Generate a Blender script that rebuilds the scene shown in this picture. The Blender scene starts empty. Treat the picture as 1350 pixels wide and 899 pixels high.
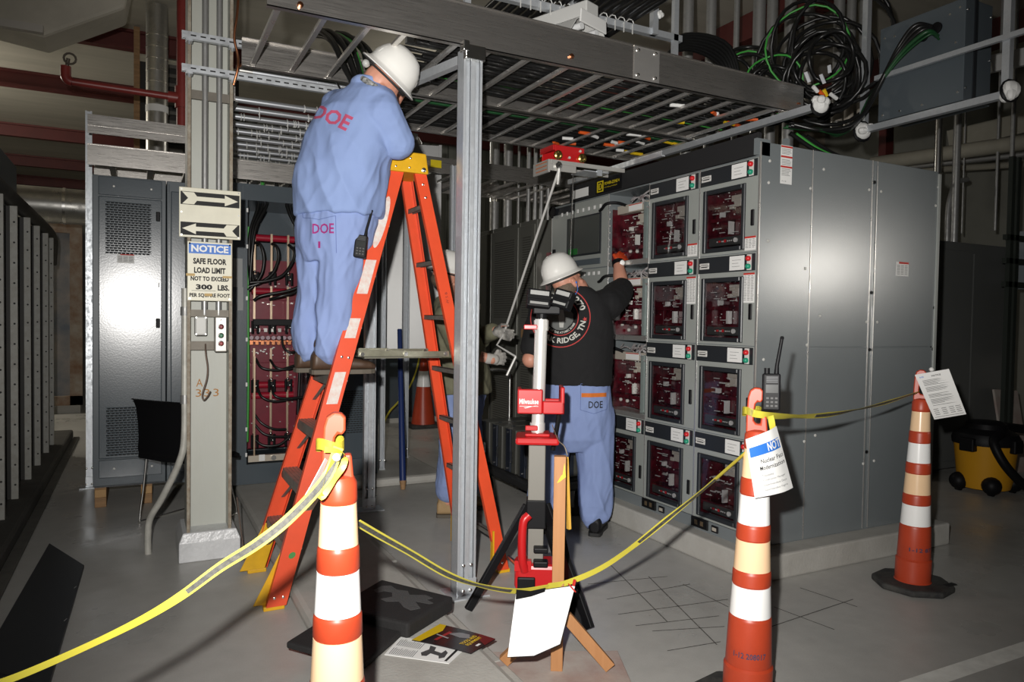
import bpy, math, random
from mathutils import Matrix, Vector, noise
from mathutils.bvhtree import BVHTree

SC = bpy.context.scene
COL = SC.collection
random.seed(7)
PI = math.pi

# ---------------------------------------------------------------- camera, light, exposure
cam_data = bpy.data.cameras.new('camera')
cam_data.sensor_width = 36.0
cam_data.lens = 955.0 / 1350.0 * 36.0
cam_data.clip_start = 0.05
cam = bpy.data.objects.new('camera', cam_data)
COL.objects.link(cam)
CR = ((0.88944283, -0.00020659, -0.45704640), (-0.45679056, 0.03305569, -0.88895990), (0.01529164, 0.99945349, 0.02930678))
cam.matrix_world = Matrix([[*CR[0], 0.0], [*CR[1], 0.0], [*CR[2], 1.4], [0, 0, 0, 1]])
SC.camera = cam

world = bpy.data.worlds.new('world'); SC.world = world
world.use_nodes = True
world.node_tree.nodes['Background'].inputs[0].default_value = (0.62, 0.66, 0.72, 1)
world.node_tree.nodes['Background'].inputs[1].default_value = 0.016

def lamp(name, kind, loc, power, target, color=(1, 1, 1), size=0.1, spot=None):
    l = bpy.data.lights.new(name, kind); l.energy = power; l.color = color
    if kind == 'SPOT':
        l.spot_size = spot; l.spot_blend = 1.0; l.shadow_soft_size = size
    elif kind == 'POINT':
        l.shadow_soft_size = size
    else:
        l.shape = 'DISK'; l.size = size
    o = bpy.data.objects.new(name, l); COL.objects.link(o); o.location = loc
    o.rotation_euler = (Vector(target) - Vector(loc)).to_track_quat('-Z', 'Y').to_euler()
    return o
# the photographer's flash, a hand's width above and left of the lens
lamp('camera_flash', 'SPOT', (-0.10, 0.06, 1.57), 770, (2.1, 4.0, 1.5), (1.0, 0.97, 0.93), 0.025, math.radians(97))
# a work lamp far along the hall, off to the right behind the photographer
lamp('hall_lamp', 'SPOT', (8.6, -1.5, 2.22), 200, (3.44, 2.95, 1.72), (1.0, 0.95, 0.87), 0.22, math.radians(24))

# a tube light burning in the next bay on the left, behind the stud screen
lamp('bay_lamp', 'POINT', (-3.6, 11.5, 3.9), 210, (0, 0, 0), (1.0, 0.94, 0.82), 0.3)
lamp('aisle_fill', 'POINT', (3.6, 8.6, 3.7), 32, (0, 0, 0), (1.0, 0.95, 0.85), 0.3)  # added fill, no fixture seen there: lifts the rear aisle the flash leaves dark

SC.view_settings.view_transform = 'Standard'
SC.view_settings.look = 'None'
SC.view_settings.exposure = 0.0
SC.view_settings.gamma = 1.0
SC.view_settings.use_curve_mapping = False

# ---------------------------------------------------------------- materials
MATS = {}
def mat(name, col, rough=0.5, metal=0.0, var=0.0, scale=8.0, bump=0.0, bscale=60.0, col2=None, stretch=None, rvar=0.0, emit=None, spec=0.5, detail=6.0, coat=0.0):
    """procedural Principled material: noise mixes col with col2 by var, bump gives fine relief"""
    if name in MATS: return MATS[name]
    m = bpy.data.materials.new(name); m.use_nodes = True
    nt = m.node_tree; n = nt.nodes; L = nt.links
    p = n['Principled BSDF']
    p.inputs['Base Color'].default_value = (*col, 1)
    p.inputs['Roughness'].default_value = rough
    p.inputs['Metallic'].default_value = metal
    p.inputs['Specular IOR Level'].default_value = spec
    p.inputs['Coat Weight'].default_value = coat
    tc = n.new('ShaderNodeTexCoord'); mp = n.new('ShaderNodeMapping')
    L.new(tc.outputs['Object'], mp.inputs[0])
    if stretch: mp.inputs['Scale'].default_value = stretch
    if var or rvar:
        t = n.new('ShaderNodeTexNoise'); t.inputs['Scale'].default_value = scale; t.inputs['Detail'].default_value = detail
        t.inputs['Roughness'].default_value = 0.62
        L.new(mp.outputs[0], t.inputs['Vector'])
        r = n.new('ShaderNodeMapRange'); r.inputs['From Min'].default_value = 0.35; r.inputs['From Max'].default_value = 0.68
        L.new(t.outputs['Fac'], r.inputs['Value'])
    if var:
        mx = n.new('ShaderNodeMix'); mx.data_type = 'RGBA'
        c2 = col2 or tuple(c * 0.45 for c in col)
        mx.inputs['A'].default_value = (*col, 1); mx.inputs['B'].default_value = (*[a + (b - a) * var for a, b in zip(col, c2)], 1)
        L.new(r.outputs[0], mx.inputs['Factor']); L.new(mx.outputs['Result'], p.inputs['Base Color'])
    if rvar:
        r2 = n.new('ShaderNodeMapRange'); r2.inputs['To Min'].default_value = max(0.03, rough - rvar); r2.inputs['To Max'].default_value = min(1, rough + rvar)
        L.new(r.outputs[0], r2.inputs['Value']); L.new(r2.outputs[0], p.inputs['Roughness'])
    if bump:
        t2 = n.new('ShaderNodeTexNoise'); t2.inputs['Scale'].default_value = bscale; t2.inputs['Detail'].default_value = 4
        L.new(mp.outputs[0], t2.inputs['Vector'])
        b = n.new('ShaderNodeBump'); b.inputs['Strength'].default_value = bump; b.inputs['Distance'].default_value = 0.01
        L.new(t2.outputs['Fac'], b.inputs['Height']); L.new(b.outputs[0], p.inputs['Normal'])
    if emit:
        p.inputs['Emission Color'].default_value = (*col, 1); p.inputs['Emission Strength'].default_value = emit
    MATS[name] = m
    return m

def glass_mat(name, tint, gloss):
    m = bpy.data.materials.new(name); m.use_nodes = True
    nt = m.node_tree; n = nt.nodes; L = nt.links; n.clear()
    out = n.new('ShaderNodeOutputMaterial'); mix = n.new('ShaderNodeMixShader'); mix.inputs[0].default_value = gloss
    t = n.new('ShaderNodeBsdfTransparent'); t.inputs[0].default_value = (*tint, 1)
    g = n.new('ShaderNodeBsdfGlossy'); g.inputs['Roughness'].default_value = 0.05
    L.new(t.outputs[0], mix.inputs[1]); L.new(g.outputs[0], mix.inputs[2]); L.new(mix.outputs[0], out.inputs[0])
    MATS[name] = m
    return m

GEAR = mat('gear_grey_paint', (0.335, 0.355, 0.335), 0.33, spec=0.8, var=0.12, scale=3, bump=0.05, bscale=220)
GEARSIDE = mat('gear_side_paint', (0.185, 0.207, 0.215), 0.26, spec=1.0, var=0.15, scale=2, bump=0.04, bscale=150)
GEARDK = mat('gear_dark_bar', (0.020, 0.023, 0.027), 0.4)
SLATE = mat('slate_cabinet_paint', (0.078, 0.098, 0.114), 0.23, spec=0.8, var=0.12, scale=2.5, bump=0.025, bscale=90)
SLATE2 = mat('slate_cabinet_edge', (0.085, 0.103, 0.117), 0.4)
BLACK = mat('black_plastic', (0.007, 0.007, 0.008), 0.5, spec=0.2)
BLACKM = mat('black_matte', (0.012, 0.012, 0.013), 0.8)
CABLE = mat('black_cable', (0.010, 0.010, 0.010), 0.33)
GREENC = mat('green_cable', (0.06, 0.36, 0.06), 0.4)
DKGREENC = mat('dark_green_cable', (0.012, 0.07, 0.022), 0.4)
WHITE = mat('white_paint', (0.80, 0.80, 0.78), 0.4)
PAPER = mat('white_paper', (0.82, 0.82, 0.80), 0.55)
HATW = mat('white_hat_plastic', (0.80, 0.79, 0.75), 0.28)
INK = mat('black_ink', (0.012, 0.012, 0.012), 0.7)
GREYINK = mat('grey_ink', (0.17, 0.17, 0.17), 0.7)
REDINK = mat('red_ink', (0.55, 0.03, 0.02), 0.6)
ORINK = mat('orange_ink', (0.62, 0.16, 0.02), 0.6)
BLUEINK = mat('blue_ink', (0.03, 0.17, 0.60), 0.5)
ALU = mat('brushed_aluminium', (0.54, 0.515, 0.485), 0.32, 0.9, var=0.3, scale=5, stretch=(1, 30, 30), rvar=0.08, bump=0.06, bscale=40)
ALUR = mat('rung_aluminium', (0.70, 0.68, 0.65), 0.33, 0.78, var=0.25, scale=8, rvar=0.08)
GALV = mat('galvanized_steel', (0.70, 0.735, 0.77), 0.42, 0.6, var=0.25, scale=30, rvar=0.12, bump=0.05, bscale=40)
STEEL = mat('bright_steel', (0.75, 0.74, 0.71), 0.25, 1.0)
STAINLESS = mat('stainless_sheet', (0.36, 0.36, 0.355), 0.5, 0.8, var=0.15, scale=2)
CONDUIT = mat('grey_conduit', (0.42, 0.42, 0.41), 0.45, 0.6, var=0.4, scale=20, rvar=0.1)
COPPER = mat('copper', (0.65, 0.26, 0.13), 0.3, 1.0)
BRASS = mat('brass', (0.75, 0.55, 0.16), 0.22, 1.0)
FIBRE = mat('orange_fibreglass', (0.72, 0.075, 0.022), 0.42, var=0.18, scale=9)
YELLOW = mat('yellow_plastic', (0.72, 0.40, 0.012), 0.4, var=0.3, scale=14)
CONE = mat('cone_orange', (0.49, 0.058, 0.021), 0.40, var=0.18, scale=10)
CONEDK = mat('cone_dark_orange', (0.52, 0.045, 0.020), 0.42, var=0.2, scale=10)
BANDW = mat('reflective_white', (0.97, 0.97, 0.95), 0.25)
BANDO = mat('reflective_orange', (0.95, 0.66, 0.40), 0.25)
RUBBER = mat('black_rubber', (0.022, 0.022, 0.023), 0.8, var=0.8, scale=14, col2=(0.07, 0.068, 0.06), bump=0.2)
TAPE = mat('yellow_tape', (0.60, 0.53, 0.06), 0.38)
CREAM = mat('cream_column_paint', (0.47, 0.485, 0.445), 0.5, var=0.3, scale=3.0, col2=(0.38, 0.35, 0.28), bump=0.06, stretch=(1, 1, 0.25))
RUST = mat('brown_edge_paint', (0.22, 0.17, 0.12), 0.7, var=0.7, scale=30, col2=(0.42, 0.40, 0.33))
SIGN = mat('cream_sign', (0.78, 0.75, 0.60), 0.42, var=0.2, scale=9)
REDPIPE = mat('red_pipe_paint', (0.26, 0.036, 0.030), 0.4, var=0.4, scale=12)
REDBEAM = mat('dark_red_beam', (0.11, 0.018, 0.015), 0.6, var=0.4, scale=5)
MAROON = mat('maroon_board', (0.20, 0.022, 0.038), 0.28, var=0.35, scale=10)
MAROON2 = mat('maroon_breaker', (0.105, 0.007, 0.014), 0.25, var=1.0, scale=13, col2=(0.012, 0.004, 0.006))
REDBAR = mat('red_bus_sleeve', (0.33, 0.012, 0.03), 0.32)
RED = mat('tool_red', (0.52, 0.012, 0.014), 0.35)
BEIGE = mat('beige_metal', (0.44, 0.40, 0.34), 0.45)
WOOD = mat('raw_pine', (0.40, 0.19, 0.075), 0.6, var=0.5, scale=4, col2=(0.30, 0.125, 0.04), stretch=(9, 9, 0.7), bump=0.08)
WOODD = mat('old_block_wood', (0.36, 0.21, 0.10), 0.75, var=0.6, scale=7, stretch=(1, 1, 6), bump=0.1)
PLY = mat('worn_plywood', (0.46, 0.42, 0.38), 0.7, var=0.8, scale=5, col2=(0.34, 0.22, 0.19), bump=0.1)
CONC = mat('pad_concrete', (0.47, 0.46, 0.425), 0.75, var=0.5, scale=4, col2=(0.30, 0.28, 0.25), bump=0.2, bscale=70)
SKIN = mat('skin', (0.60, 0.29, 0.20), 0.48, var=0.25, scale=20, col2=(0.52, 0.19, 0.125))
HAIR = mat('grey_brown_hair', (0.16, 0.115, 0.08), 0.7, var=0.6, scale=60, bump=0.4, bscale=140)
SCRUB = mat('blue_work_cloth', (0.235, 0.32, 0.56), 0.85, var=0.18, scale=5, col2=(0.15, 0.21, 0.44), bump=0.12, bscale=26)
SCRUBP = mat('blue_trouser_cloth', (0.235, 0.31, 0.55), 0.85, var=0.18, scale=5, col2=(0.15, 0.205, 0.44), bump=0.12, bscale=22)
OLIVE = mat('olive_jacket_cloth', (0.17, 0.165, 0.105), 0.85, var=0.3, scale=7, bump=0.12, bscale=30)
TEE = mat('black_tee_cloth', (0.0075, 0.0075, 0.0085), 0.88, bump=0.1, bscale=30)
BOOT = mat('brown_leather', (0.075, 0.042, 0.025), 0.5, var=0.5, scale=14)
TAN = mat('tan_suede', (0.36, 0.24, 0.12), 0.8)
GLOVEW = mat('white_glove_knit', (0.52, 0.50, 0.46), 0.8, var=0.4, scale=25)
GLOVEO = mat('orange_glove', (0.75, 0.08, 0.02), 0.5, var=0.2, scale=20)
TUBE = mat('satin_silver_tube', (0.84, 0.83, 0.80), 0.34, 0.45)
ZINC = mat('zinc_bolt', (0.75, 0.74, 0.70), 0.35, 0.3)
GREYTOOL = mat('warm_grey_tool', (0.21, 0.20, 0.175), 0.5)
LENS = mat('lamp_lens', (0.34, 0.34, 0.33), 0.3, bump=0.3, bscale=220)
DUCT = mat('duct_canvas', (0.60, 0.56, 0.47), 0.75, var=0.4, scale=1.6, bump=0.1)
CEIL = mat('ceiling_deck', (0.46, 0.43, 0.36), 0.85, var=0.35, scale=1.2, stretch=(0.3, 3, 1))
WALL = mat('wall_siding', (0.22, 0.22, 0.19), 0.8, var=0.3, scale=2)
SILVER = mat('silver_jacket', (0.52, 0.51, 0.48), 0.36, 0.9, var=0.5, scale=9, rvar=0.1)
VACY = mat('vacuum_yellow', (0.62, 0.30, 0.015), 0.4)
GLASS = glass_mat('clear_window_plastic', (0.86, 0.86, 0.87), 0.045)
GLASS2 = glass_mat('clear_lens', (0.9, 0.9, 0.92), 0.08)

def floor_mat():
    m = bpy.data.materials.new('sealed_concrete_floor'); m.use_nodes = True
    nt = m.node_tree; n = nt.nodes; L = nt.links; p = n['Principled BSDF']
    tc = n.new('ShaderNodeTexCoord')
    def noi(s, d, r=0.6):
        t = n.new('ShaderNodeTexNoise'); t.inputs['Scale'].default_value = s; t.inputs['Detail'].default_value = d; t.inputs['Roughness'].default_value = r
        L.new(tc.outputs['Object'], t.inputs['Vector']); return t
    a, b, c = noi(1.1, 5), noi(9, 8), noi(160, 3)
    cr = n.new('ShaderNodeValToRGB'); e = cr.color_ramp.elements
    e[0].position = 0.30; e[0].color = (0.36, 0.355, 0.335, 1); e[1].position = 0.72; e[1].color = (0.53, 0.52, 0.49, 1)
    mx = n.new('ShaderNodeMix'); mx.data_type = 'FLOAT'; mx.inputs['Factor'].default_value = 0.45
    L.new(a.outputs['Fac'], mx.inputs['A']); L.new(b.outputs['Fac'], mx.inputs['B'])
    mx2 = n.new('ShaderNodeMix'); mx2.data_type = 'FLOAT'; mx2.inputs['Factor'].default_value = 0.25
    L.new(mx.outputs['Result'], mx2.inputs['A']); L.new(c.outputs['Fac'], mx2.inputs['B'])
    L.new(mx2.outputs['Result'], cr.inputs[0]); L.new(cr.outputs[0], p.inputs['Base Color'])
    r = n.new('ShaderNodeMapRange'); r.inputs['From Min'].default_value = 0.35; r.inputs['From Max'].default_value = 0.65
    r.inputs['To Min'].default_value = 0.22; r.inputs['To Max'].default_value = 0.6
    L.new(a.outputs['Fac'], r.inputs['Value']); L.new(r.outputs[0], p.inputs['Roughness'])
    bp = n.new('ShaderNodeBump'); bp.inputs['Strength'].default_value = 0.16; bp.inputs['Distance'].default_value = 0.01
    L.new(b.outputs['Fac'], bp.inputs['Height']); L.new(bp.outputs[0], p.inputs['Normal'])
    return m
FLOOR = floor_mat()

# ---------------------------------------------------------------- mesh builder
def fr(o, x, y):
    x = Vector(x).normalized(); y = Vector(y).normalized(); z = x.cross(y)
    return Matrix([[x[i], y[i], z[i], o[i]] for i in range(3)] + [[0, 0, 0, 1]])
def facing(o):          # a board facing the photographer's side: u right, v up, w out (towards -Y)
    return fr(o, (1, 0, 0), (0, 0, 1))
def facing_x(o):        # a front facing -X: u towards -Y, v up, w out
    return fr(o, (0, -1, 0), (0, 0, 1))
WM = {}
class B:
    def __init__(s, M=None): s.v = []; s.f = []; s.M = M
    def add(s, vs, fs, M=None):
        k = len(s.v)
        for v in vs:
            v = Vector(v)
            if M: v = M @ v
            if s.M: v = s.M @ v
            s.v.append(v)
        s.f += [tuple(i + k for i in f) for f in fs]
        return s
    def box(s, x0, x1, y0, y1, z0, z1, M=None):
        vs = [(x, y, z) for z in (z0, z1) for y in (y0, y1) for x in (x0, x1)]
        return s.add(vs, [(0, 2, 3, 1), (4, 5, 7, 6), (0, 1, 5, 4), (2, 6, 7, 3), (0, 4, 6, 2), (1, 3, 7, 5)], M)
    def bar(s, p, q, w, h, up=(0, 0, 1)):
        p = Vector(p); q = Vector(q); d = q - p; L = d.length; d.normalize(); up = Vector(up)
        a = d.cross(up)
        if a.length < 1e-4: a = d.cross(Vector((1, 0, 0)))
        a.normalize(); b = a.cross(d)
        M = Matrix([[a[i], b[i], d[i], p[i]] for i in range(3)] + [[0, 0, 0, 1]])
        # det check keeps normals outward
        if M.to_3x3().determinant() < 0: M = Matrix([[-a[i], b[i], d[i], p[i]] for i in range(3)] + [[0, 0, 0, 1]])
        return s.box(-w / 2, w / 2, -h / 2, h / 2, 0, L, M)
    def tube(s, pts, r, n=8, closed=False, flat=None):
        pts = [Vector(p) for p in pts]; m = len(pts); rad = r if isinstance(r, (list, tuple)) else [r] * m
        vs = []; fs = []; prev = None
        for i, p in enumerate(pts):
            a = pts[(i - 1) % m] if (closed or i > 0) else p
            c = pts[(i + 1) % m] if (closed or i < m - 1) else p
            t = (c - a)
            if t.length < 1e-7: t = Vector((0, 0, 1))
            t.normalize()
            if prev is None:
                x = t.cross(Vector((0, 0, 1)))
                if x.length < 0.05: x = t.cross(Vector((0, 1, 0)))
            else:
                x = prev - t * prev.dot(t)
                if x.length < 1e-5: x = t.cross(Vector((0, 0, 1)))
            x.normalize(); prev = x; y = t.cross(x)
            for k in range(n):
                an = 2 * PI * k / n
                vs.append(p + (x * math.cos(an) + y * math.sin(an)) * rad[i])
        segs = m if closed else m - 1
        for i in range(segs):
            j = (i + 1) % m
            for k in range(n):
                k2 = (k + 1) % n
                fs.append((i * n + k, i * n + k2, j * n + k2, j * n + k))
        if not closed:
            fs.append(tuple(reversed(range(n)))); fs.append(tuple((m - 1) * n + k for k in range(n)))
        return s.add(vs, fs)
    def cyl(s, p, q, r, n=14, r2=None): return s.tube([p, q], [r, r if r2 is None else r2], n)
    def lathe(s, prof, n=24, M=None, sx=1, sy=1):
        vs = []; fs = []
        for r, z in prof:
            for k in range(n):
                a = 2 * PI * k / n; vs.append((r * math.cos(a) * sx, r * math.sin(a) * sy, z))
        for i in range(len(prof) - 1):
            for k in range(n):
                k2 = (k + 1) % n; fs.append((i * n + k, i * n + k2, (i + 1) * n + k2, (i + 1) * n + k))
        fs.append(tuple(reversed(range(n)))); fs.append(tuple((len(prof) - 1) * n + k for k in range(n)))
        return s.add(vs, fs, M)
    def prism(s, poly, z0, z1, M=None):
        n = len(poly)
        area = sum(poly[i][0] * poly[(i + 1) % n][1] - poly[(i + 1) % n][0] * poly[i][1] for i in range(n))
        if area < 0: poly = poly[::-1]
        vs = [(x, y, z0) for x, y in poly] + [(x, y, z1) for x, y in poly]
        fs = [tuple(reversed(range(n))), tuple(range(n, 2 * n))] + [(i, (i + 1) % n, n + (i + 1) % n, n + i) for i in range(n)]
        return s.add(vs, fs, M)
    def ball(s, c, rx, ry=None, rz=None, R=None, n=14, m=9):
        ry = ry or rx; rz = rz or rx; vs = []; fs = []
        for i in range(m + 1):
            th = PI * i / m
            for k in range(n):
                a = 2 * PI * k / n; v = Vector((rx * math.sin(th) * math.cos(a), ry * math.sin(th) * math.sin(a), -rz * math.cos(th)))
                vs.append((R @ v if R else v) + Vector(c))
        for i in range(m):
            for k in range(n):
                k2 = (k + 1) % n
                if i == 0: fs.append((k, (i + 1) * n + k2, (i + 1) * n + k))
                elif i == m - 1: fs.append((i * n + k, i * n + k2, (i + 1) * n + k))
                else: fs.append((i * n + k, i * n + k2, (i + 1) * n + k2, (i + 1) * n + k))
        return s.add(vs, fs)
    def sheet(s, grid, th=0.0):          # grid of points -> sheet with a real thickness
        R = len(grid); C = len(grid[0]); P0 = [[Vector(p) for p in r] for r in grid]
        nrm = (P0[-1][0] - P0[0][0]).cross(P0[0][-1] - P0[0][0]).normalized()
        vs = [p + nrm * th / 2 for r in P0 for p in r] + [p - nrm * th / 2 for r in P0 for p in r]; K = R * C; fs = []
        for i in range(R - 1):
            for j in range(C - 1):
                a = i * C + j; q = (a, a + C, a + C + 1, a + 1); fs.append(q); fs.append(tuple(K + x for x in reversed(q)))
        ring = [j for j in range(C)] + [i * C + C - 1 for i in range(1, R)] + [(R - 1) * C + j for j in range(C - 2, -1, -1)] + [i * C for i in range(R - 2, 0, -1)]
        for i in range(len(ring)):
            a, b = ring[i], ring[(i + 1) % len(ring)]; fs.append((a, b, K + b, K + a))
        return s.add(vs, fs)
    def text(s, body, x, y, w, h, M=None, bold=0.0, z=0.0, lift=0.0004, sub=0):
        """lettering fitted into a w x h box centred on x, y in the local plane"""
        vs, fs = glyphs(body, bold)
        xs = [v[0] for v in vs]; ys = [v[1] for v in vs]; x0, x1, y0, y1 = min(xs), max(xs), min(ys), max(ys)
        sx = w / max(1e-6, x1 - x0); sy = h / max(1e-6, y1 - y0)
        return s.add([((v[0] - (x0 + x1) / 2) * sx + x, (v[1] - (y0 + y1) / 2) * sy + y, z + lift) for v in vs], fs, M)
    TINY = {'bolt', 'rivet', 'screw', 'fasteners', 'tin_fittings', 'white_buttons', 'red_buttons', 'note_print', 'plate_print', 'bolt_plug', 'wire_clip', 'keypad', 'speaker_slots', 'hinge', 'nut', 'copper_bolt', 'clip', 'tape_scrap', 'black_grip', 'side_fin', 'seam', 'cable_gland', 'label_stripe', 'clasp', 'edge_notch', 'red_pin', 'red_latch', 'outlet_insert', 'lens_rib', 'orange_stripe', 'chalk_number', 'lettering', 'emblem', 'bracket', 'clamp', 'hat_ridge'}
    def build(s, name, m, parent=None, smooth=None, bevel=0, kind=None, label=None, seg=2):
        me = bpy.data.meshes.new(name)
        if parent is not None: Wi = WM[parent.name].inverted(); vs = [Wi @ v for v in s.v]; o0 = Vector((0, 0, 0))
        else:
            xs = [v.x for v in s.v]; ys = [v.y for v in s.v]; zs = [v.z for v in s.v]
            o0 = Vector(((min(xs) + max(xs)) / 2, (min(ys) + max(ys)) / 2, min(zs))); vs = [v - o0 for v in s.v]
        me.from_pydata([tuple(v) for v in vs], [], s.f); me.materials.append(m); me.update()
        if smooth: me.shade_smooth(); me.set_sharp_from_angle(angle=math.radians(smooth))
        o = bpy.data.objects.new(name, me); COL.objects.link(o); o.location = o0
        if parent is not None: o.parent = parent; WM[o.name] = WM[parent.name]
        else: WM[o.name] = Matrix.Translation(o0)
        if bevel:
            bv = o.modifiers.new('bevel', 'BEVEL'); bv.width = bevel; bv.segments = seg; bv.limit_method = 'ANGLE'; bv.angle_limit = math.radians(40)
        if kind is None and parent is not None and name in B.TINY: kind = 'stuff'
        if kind: o['kind'] = kind
        if label: o['label'] = label
        return o
GL = {}
def glyphs(body, bold):
    if (body, bold) in GL: return GL[body, bold]
    cu = bpy.data.curves.new('lettering', 'FONT'); cu.body = body; cu.size = 1; cu.offset = bold; cu.resolution_u = 2; cu.fill_mode = 'FRONT'
    ob = bpy.data.objects.new('lettering', cu); me = bpy.data.meshes.new_from_object(ob)
    r = ([tuple(v.co) for v in me.vertices], [tuple(p.vertices) for p in me.polygons])
    bpy.data.meshes.remove(me); bpy.data.objects.remove(ob); bpy.data.curves.remove(cu)
    GL[body, bold] = r
    return r

def thing(name, label, cat, loc, group=None, rot=0.0):
    o = bpy.data.objects.new(name, None); COL.objects.link(o); o.empty_display_size = 0.1
    o.location = loc; o.rotation_euler = (0, 0, rot); WM[o.name] = Matrix.Translation(loc) @ Matrix.Rotation(rot, 4, 'Z')
    o['label'] = label; o['category'] = cat
    if group: o['group'] = group
    return o
def tag(o, label, cat, group=None, kind=None):
    o['label'] = label; o['category'] = cat
    if group: o['group'] = group
    if kind: o['kind'] = kind
    return o
def struct(o): o['kind'] = 'structure'; return o
def kids(o): return [c for c in COL.objects if c.parent is o]
def dup(o, loc, rot=None, label=None, group=None, parent=None, kidmap=None):
    c = o.copy(); COL.objects.link(c)
    if parent is None:
        c.location = loc
        if rot is not None: c.rotation_euler = (0, 0, rot)
        WM[c.name] = Matrix.Translation(loc) @ Matrix.Rotation(c.rotation_euler[2], 4, 'Z')
        if label: c['label'] = label
        if group: c['group'] = group
    else: c.parent = parent; WM[c.name] = WM[parent.name]
    for k in (kidmap[o.name] if kidmap else kids(o)): dup(k, None, None, None, None, c, kidmap)
    return c
def share(o, M, parent):       # another copy of a small part, sharing its mesh
    c = o.copy(); COL.objects.link(c); c.parent = parent; WM[c.name] = WM[parent.name]; c.matrix_local = M
    return c
def arc(c, r, a0, a1, n, x=(1, 0, 0), y=(0, 0, 1)):
    c = Vector(c); x = Vector(x); y = Vector(y)
    return [c + (x * math.cos(a0 + (a1 - a0) * i / n) + y * math.sin(a0 + (a1 - a0) * i / n)) * r for i in range(n + 1)]
def curve(pts, n=6):           # Catmull-Rom through points
    p = [Vector(q) for q in pts]; p = [p[0] * 2 - p[1]] + p + [p[-1] * 2 - p[-2]]; out = []
    for i in range(1, len(p) - 2):
        for k in range(n):
            t = k / n; a, b, c, d = p[i - 1:i + 3]
            out.append(0.5 * ((2 * b) + (c - a) * t + (2 * a - 5 * b + 4 * c - d) * t * t + (3 * b - a - 3 * c + d) * t ** 3))
    return out + [p[-2]]

# ================================================================ THE SETTING
floor = struct(B().box(-5, 10, -3, 22, -0.1, 0).build('floor', FLOOR))
def strip(p, q, w, m, parent=floor, name='floor_marking', z=0.0008):
    p = Vector(p); q = Vector(q); d = (q - p).normalized(); s = Vector((-d.y, d.x, 0)) * w / 2
    b = B(); b.add([p - s + Vector((0, 0, z)), q - s + Vector((0, 0, z)), q + s + Vector((0, 0, z)), p + s + Vector((0, 0, z))], [(0, 1, 2, 3)])
    o = b.build(name, m, parent); return o
LINEP = mat('worn_white_floor_line', (0.85, 0.85, 0.80), 0.7, var=0.4, scale=12, col2=(0.45, 0.44, 0.40))
strip((2.594, 1.751, 0.000), (3.858, 1.741, 0.000), 0.085, LINEP, name='painted_line')
MARK = mat('black_floor_marks', (0.035, 0.033, 0.03), 0.8, var=0.8, scale=60, col2=(0.2, 0.19, 0.17))
for p, q in [((2.093, 2.983, 0.000), (2.622, 2.969, 0.000)), ((2.034, 2.803, 0.000), (2.654, 2.722, 0.000)), ((2.031, 2.662, 0.000), (2.463, 2.583, 0.000)),
             ((2.065, 2.583, 0.000), (2.400, 2.480, 0.000)), ((2.535, 2.380, 0.000), (3.241, 2.449, 0.000)), ((2.000, 2.398, 0.000), (2.270, 2.367, 0.000)),
             ((2.121, 3.200, 0.000), (2.585, 3.112, 0.000)), ((2.406, 3.397, 0.000), (2.193, 2.633, 0.000)), ((2.489, 3.156, 0.000), (2.234, 2.351, 0.000)),
             ((2.790, 2.551, 0.000), (2.838, 2.238, 0.000)), ((2.585, 2.986, 0.000), (2.583, 2.648, 0.000)), ((3.120, 2.678, 0.000), (3.172, 2.373, 0.000))]:
    strip(p, q, 0.006, MARK, name='scored_line')

# concrete pads
struct(B().prism([(2.93, 2.81), (4.63, 2.81), (4.63, 6.2), (2.93, 6.2)], 0, 0.14).build('trim_1', CONC, bevel=0.012))
b = B(); b.prism([(0.655, 1.2), (1.24, 1.2), (1.24, 5.75), (2.35, 5.75), (2.35, 7.2), (0.655, 7.2)], 0, 0.075)
struct(b.build('trim_2', CONC, bevel=0.03))
b = B()
for y0, y1 in ((1.2, 2.55), (2.58, 3.9), (3.93, 4.4)):
    b.box(1.235, 1.31, y0, y1, 0, 0.02)
struct(b.build('trim_3', CONC, bevel=0.01))

# walls, ceiling
struct(B().box(-5, 10, 21, 21.2, 0, 5.2).build('wall_back', WALL))
struct(B().box(9.6, 9.8, -3, 21, 0, 5.2).build('wall_right', WALL))
struct(B().box(-5.2, -5, -3, 21, 0, 5.2).build('wall_left', WALL))
ceil = struct(B().box(-5, 10, -3, 21, 4.62, 4.75).build('ceiling', CEIL))
for i, y in enumerate((9.43, 11.72, 15.0, 17.9, 20.5)):
    b = B(); b.box(-5, 10, y - 0.06, y + 0.06, 4.40, 4.43); b.box(-5, 10, y - 0.012, y + 0.012, 4.43, 4.60); b.box(-5, 10, y - 0.06, y + 0.06, 4.59, 4.62)
    b.build('beam', REDBEAM, ceil)
for x, y0, y1 in ((5.6, 4.5, 9), (7.9, 3, 9)):
    b = B(); b.box(x - 0.08, x + 0.08, y0, y1, 4.3, 4.33); b.box(x - 0.015, x + 0.015, y0, y1, 4.33, 4.6); b.build('beam', REDBEAM, ceil)
# ribbed siding behind the equipment
b = B()
for k in range(44): b.box(0.5 + k * 0.16, 0.58 + k * 0.16, 11.9, 11.97, 0, 4.5)
b.box(0.4, 7.6, 11.97, 12.1, 0, 4.6)
struct(b.build('wall_rear', mat('ribbed_siding', (0.17, 0.175, 0.15), 0.7, var=0.3, scale=3)))

# low kerb under the stud screen on the left
struct(B().box(-1.1, -0.66, 1.5, 9.4, 0, 0.10).build('trim_4', mat('dirty_kerb', (0.085, 0.08, 0.07), 0.8, var=0.5, scale=5, bump=0.2), bevel=0.02))
struct(B().box(-0.66, -0.60, 1.5, 9.4, 0, 0.018).build('trim_5', mat('kerb_edge', (0.13, 0.125, 0.11), 0.8, var=0.5, scale=8, bump=0.2), bevel=0.006))

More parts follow.
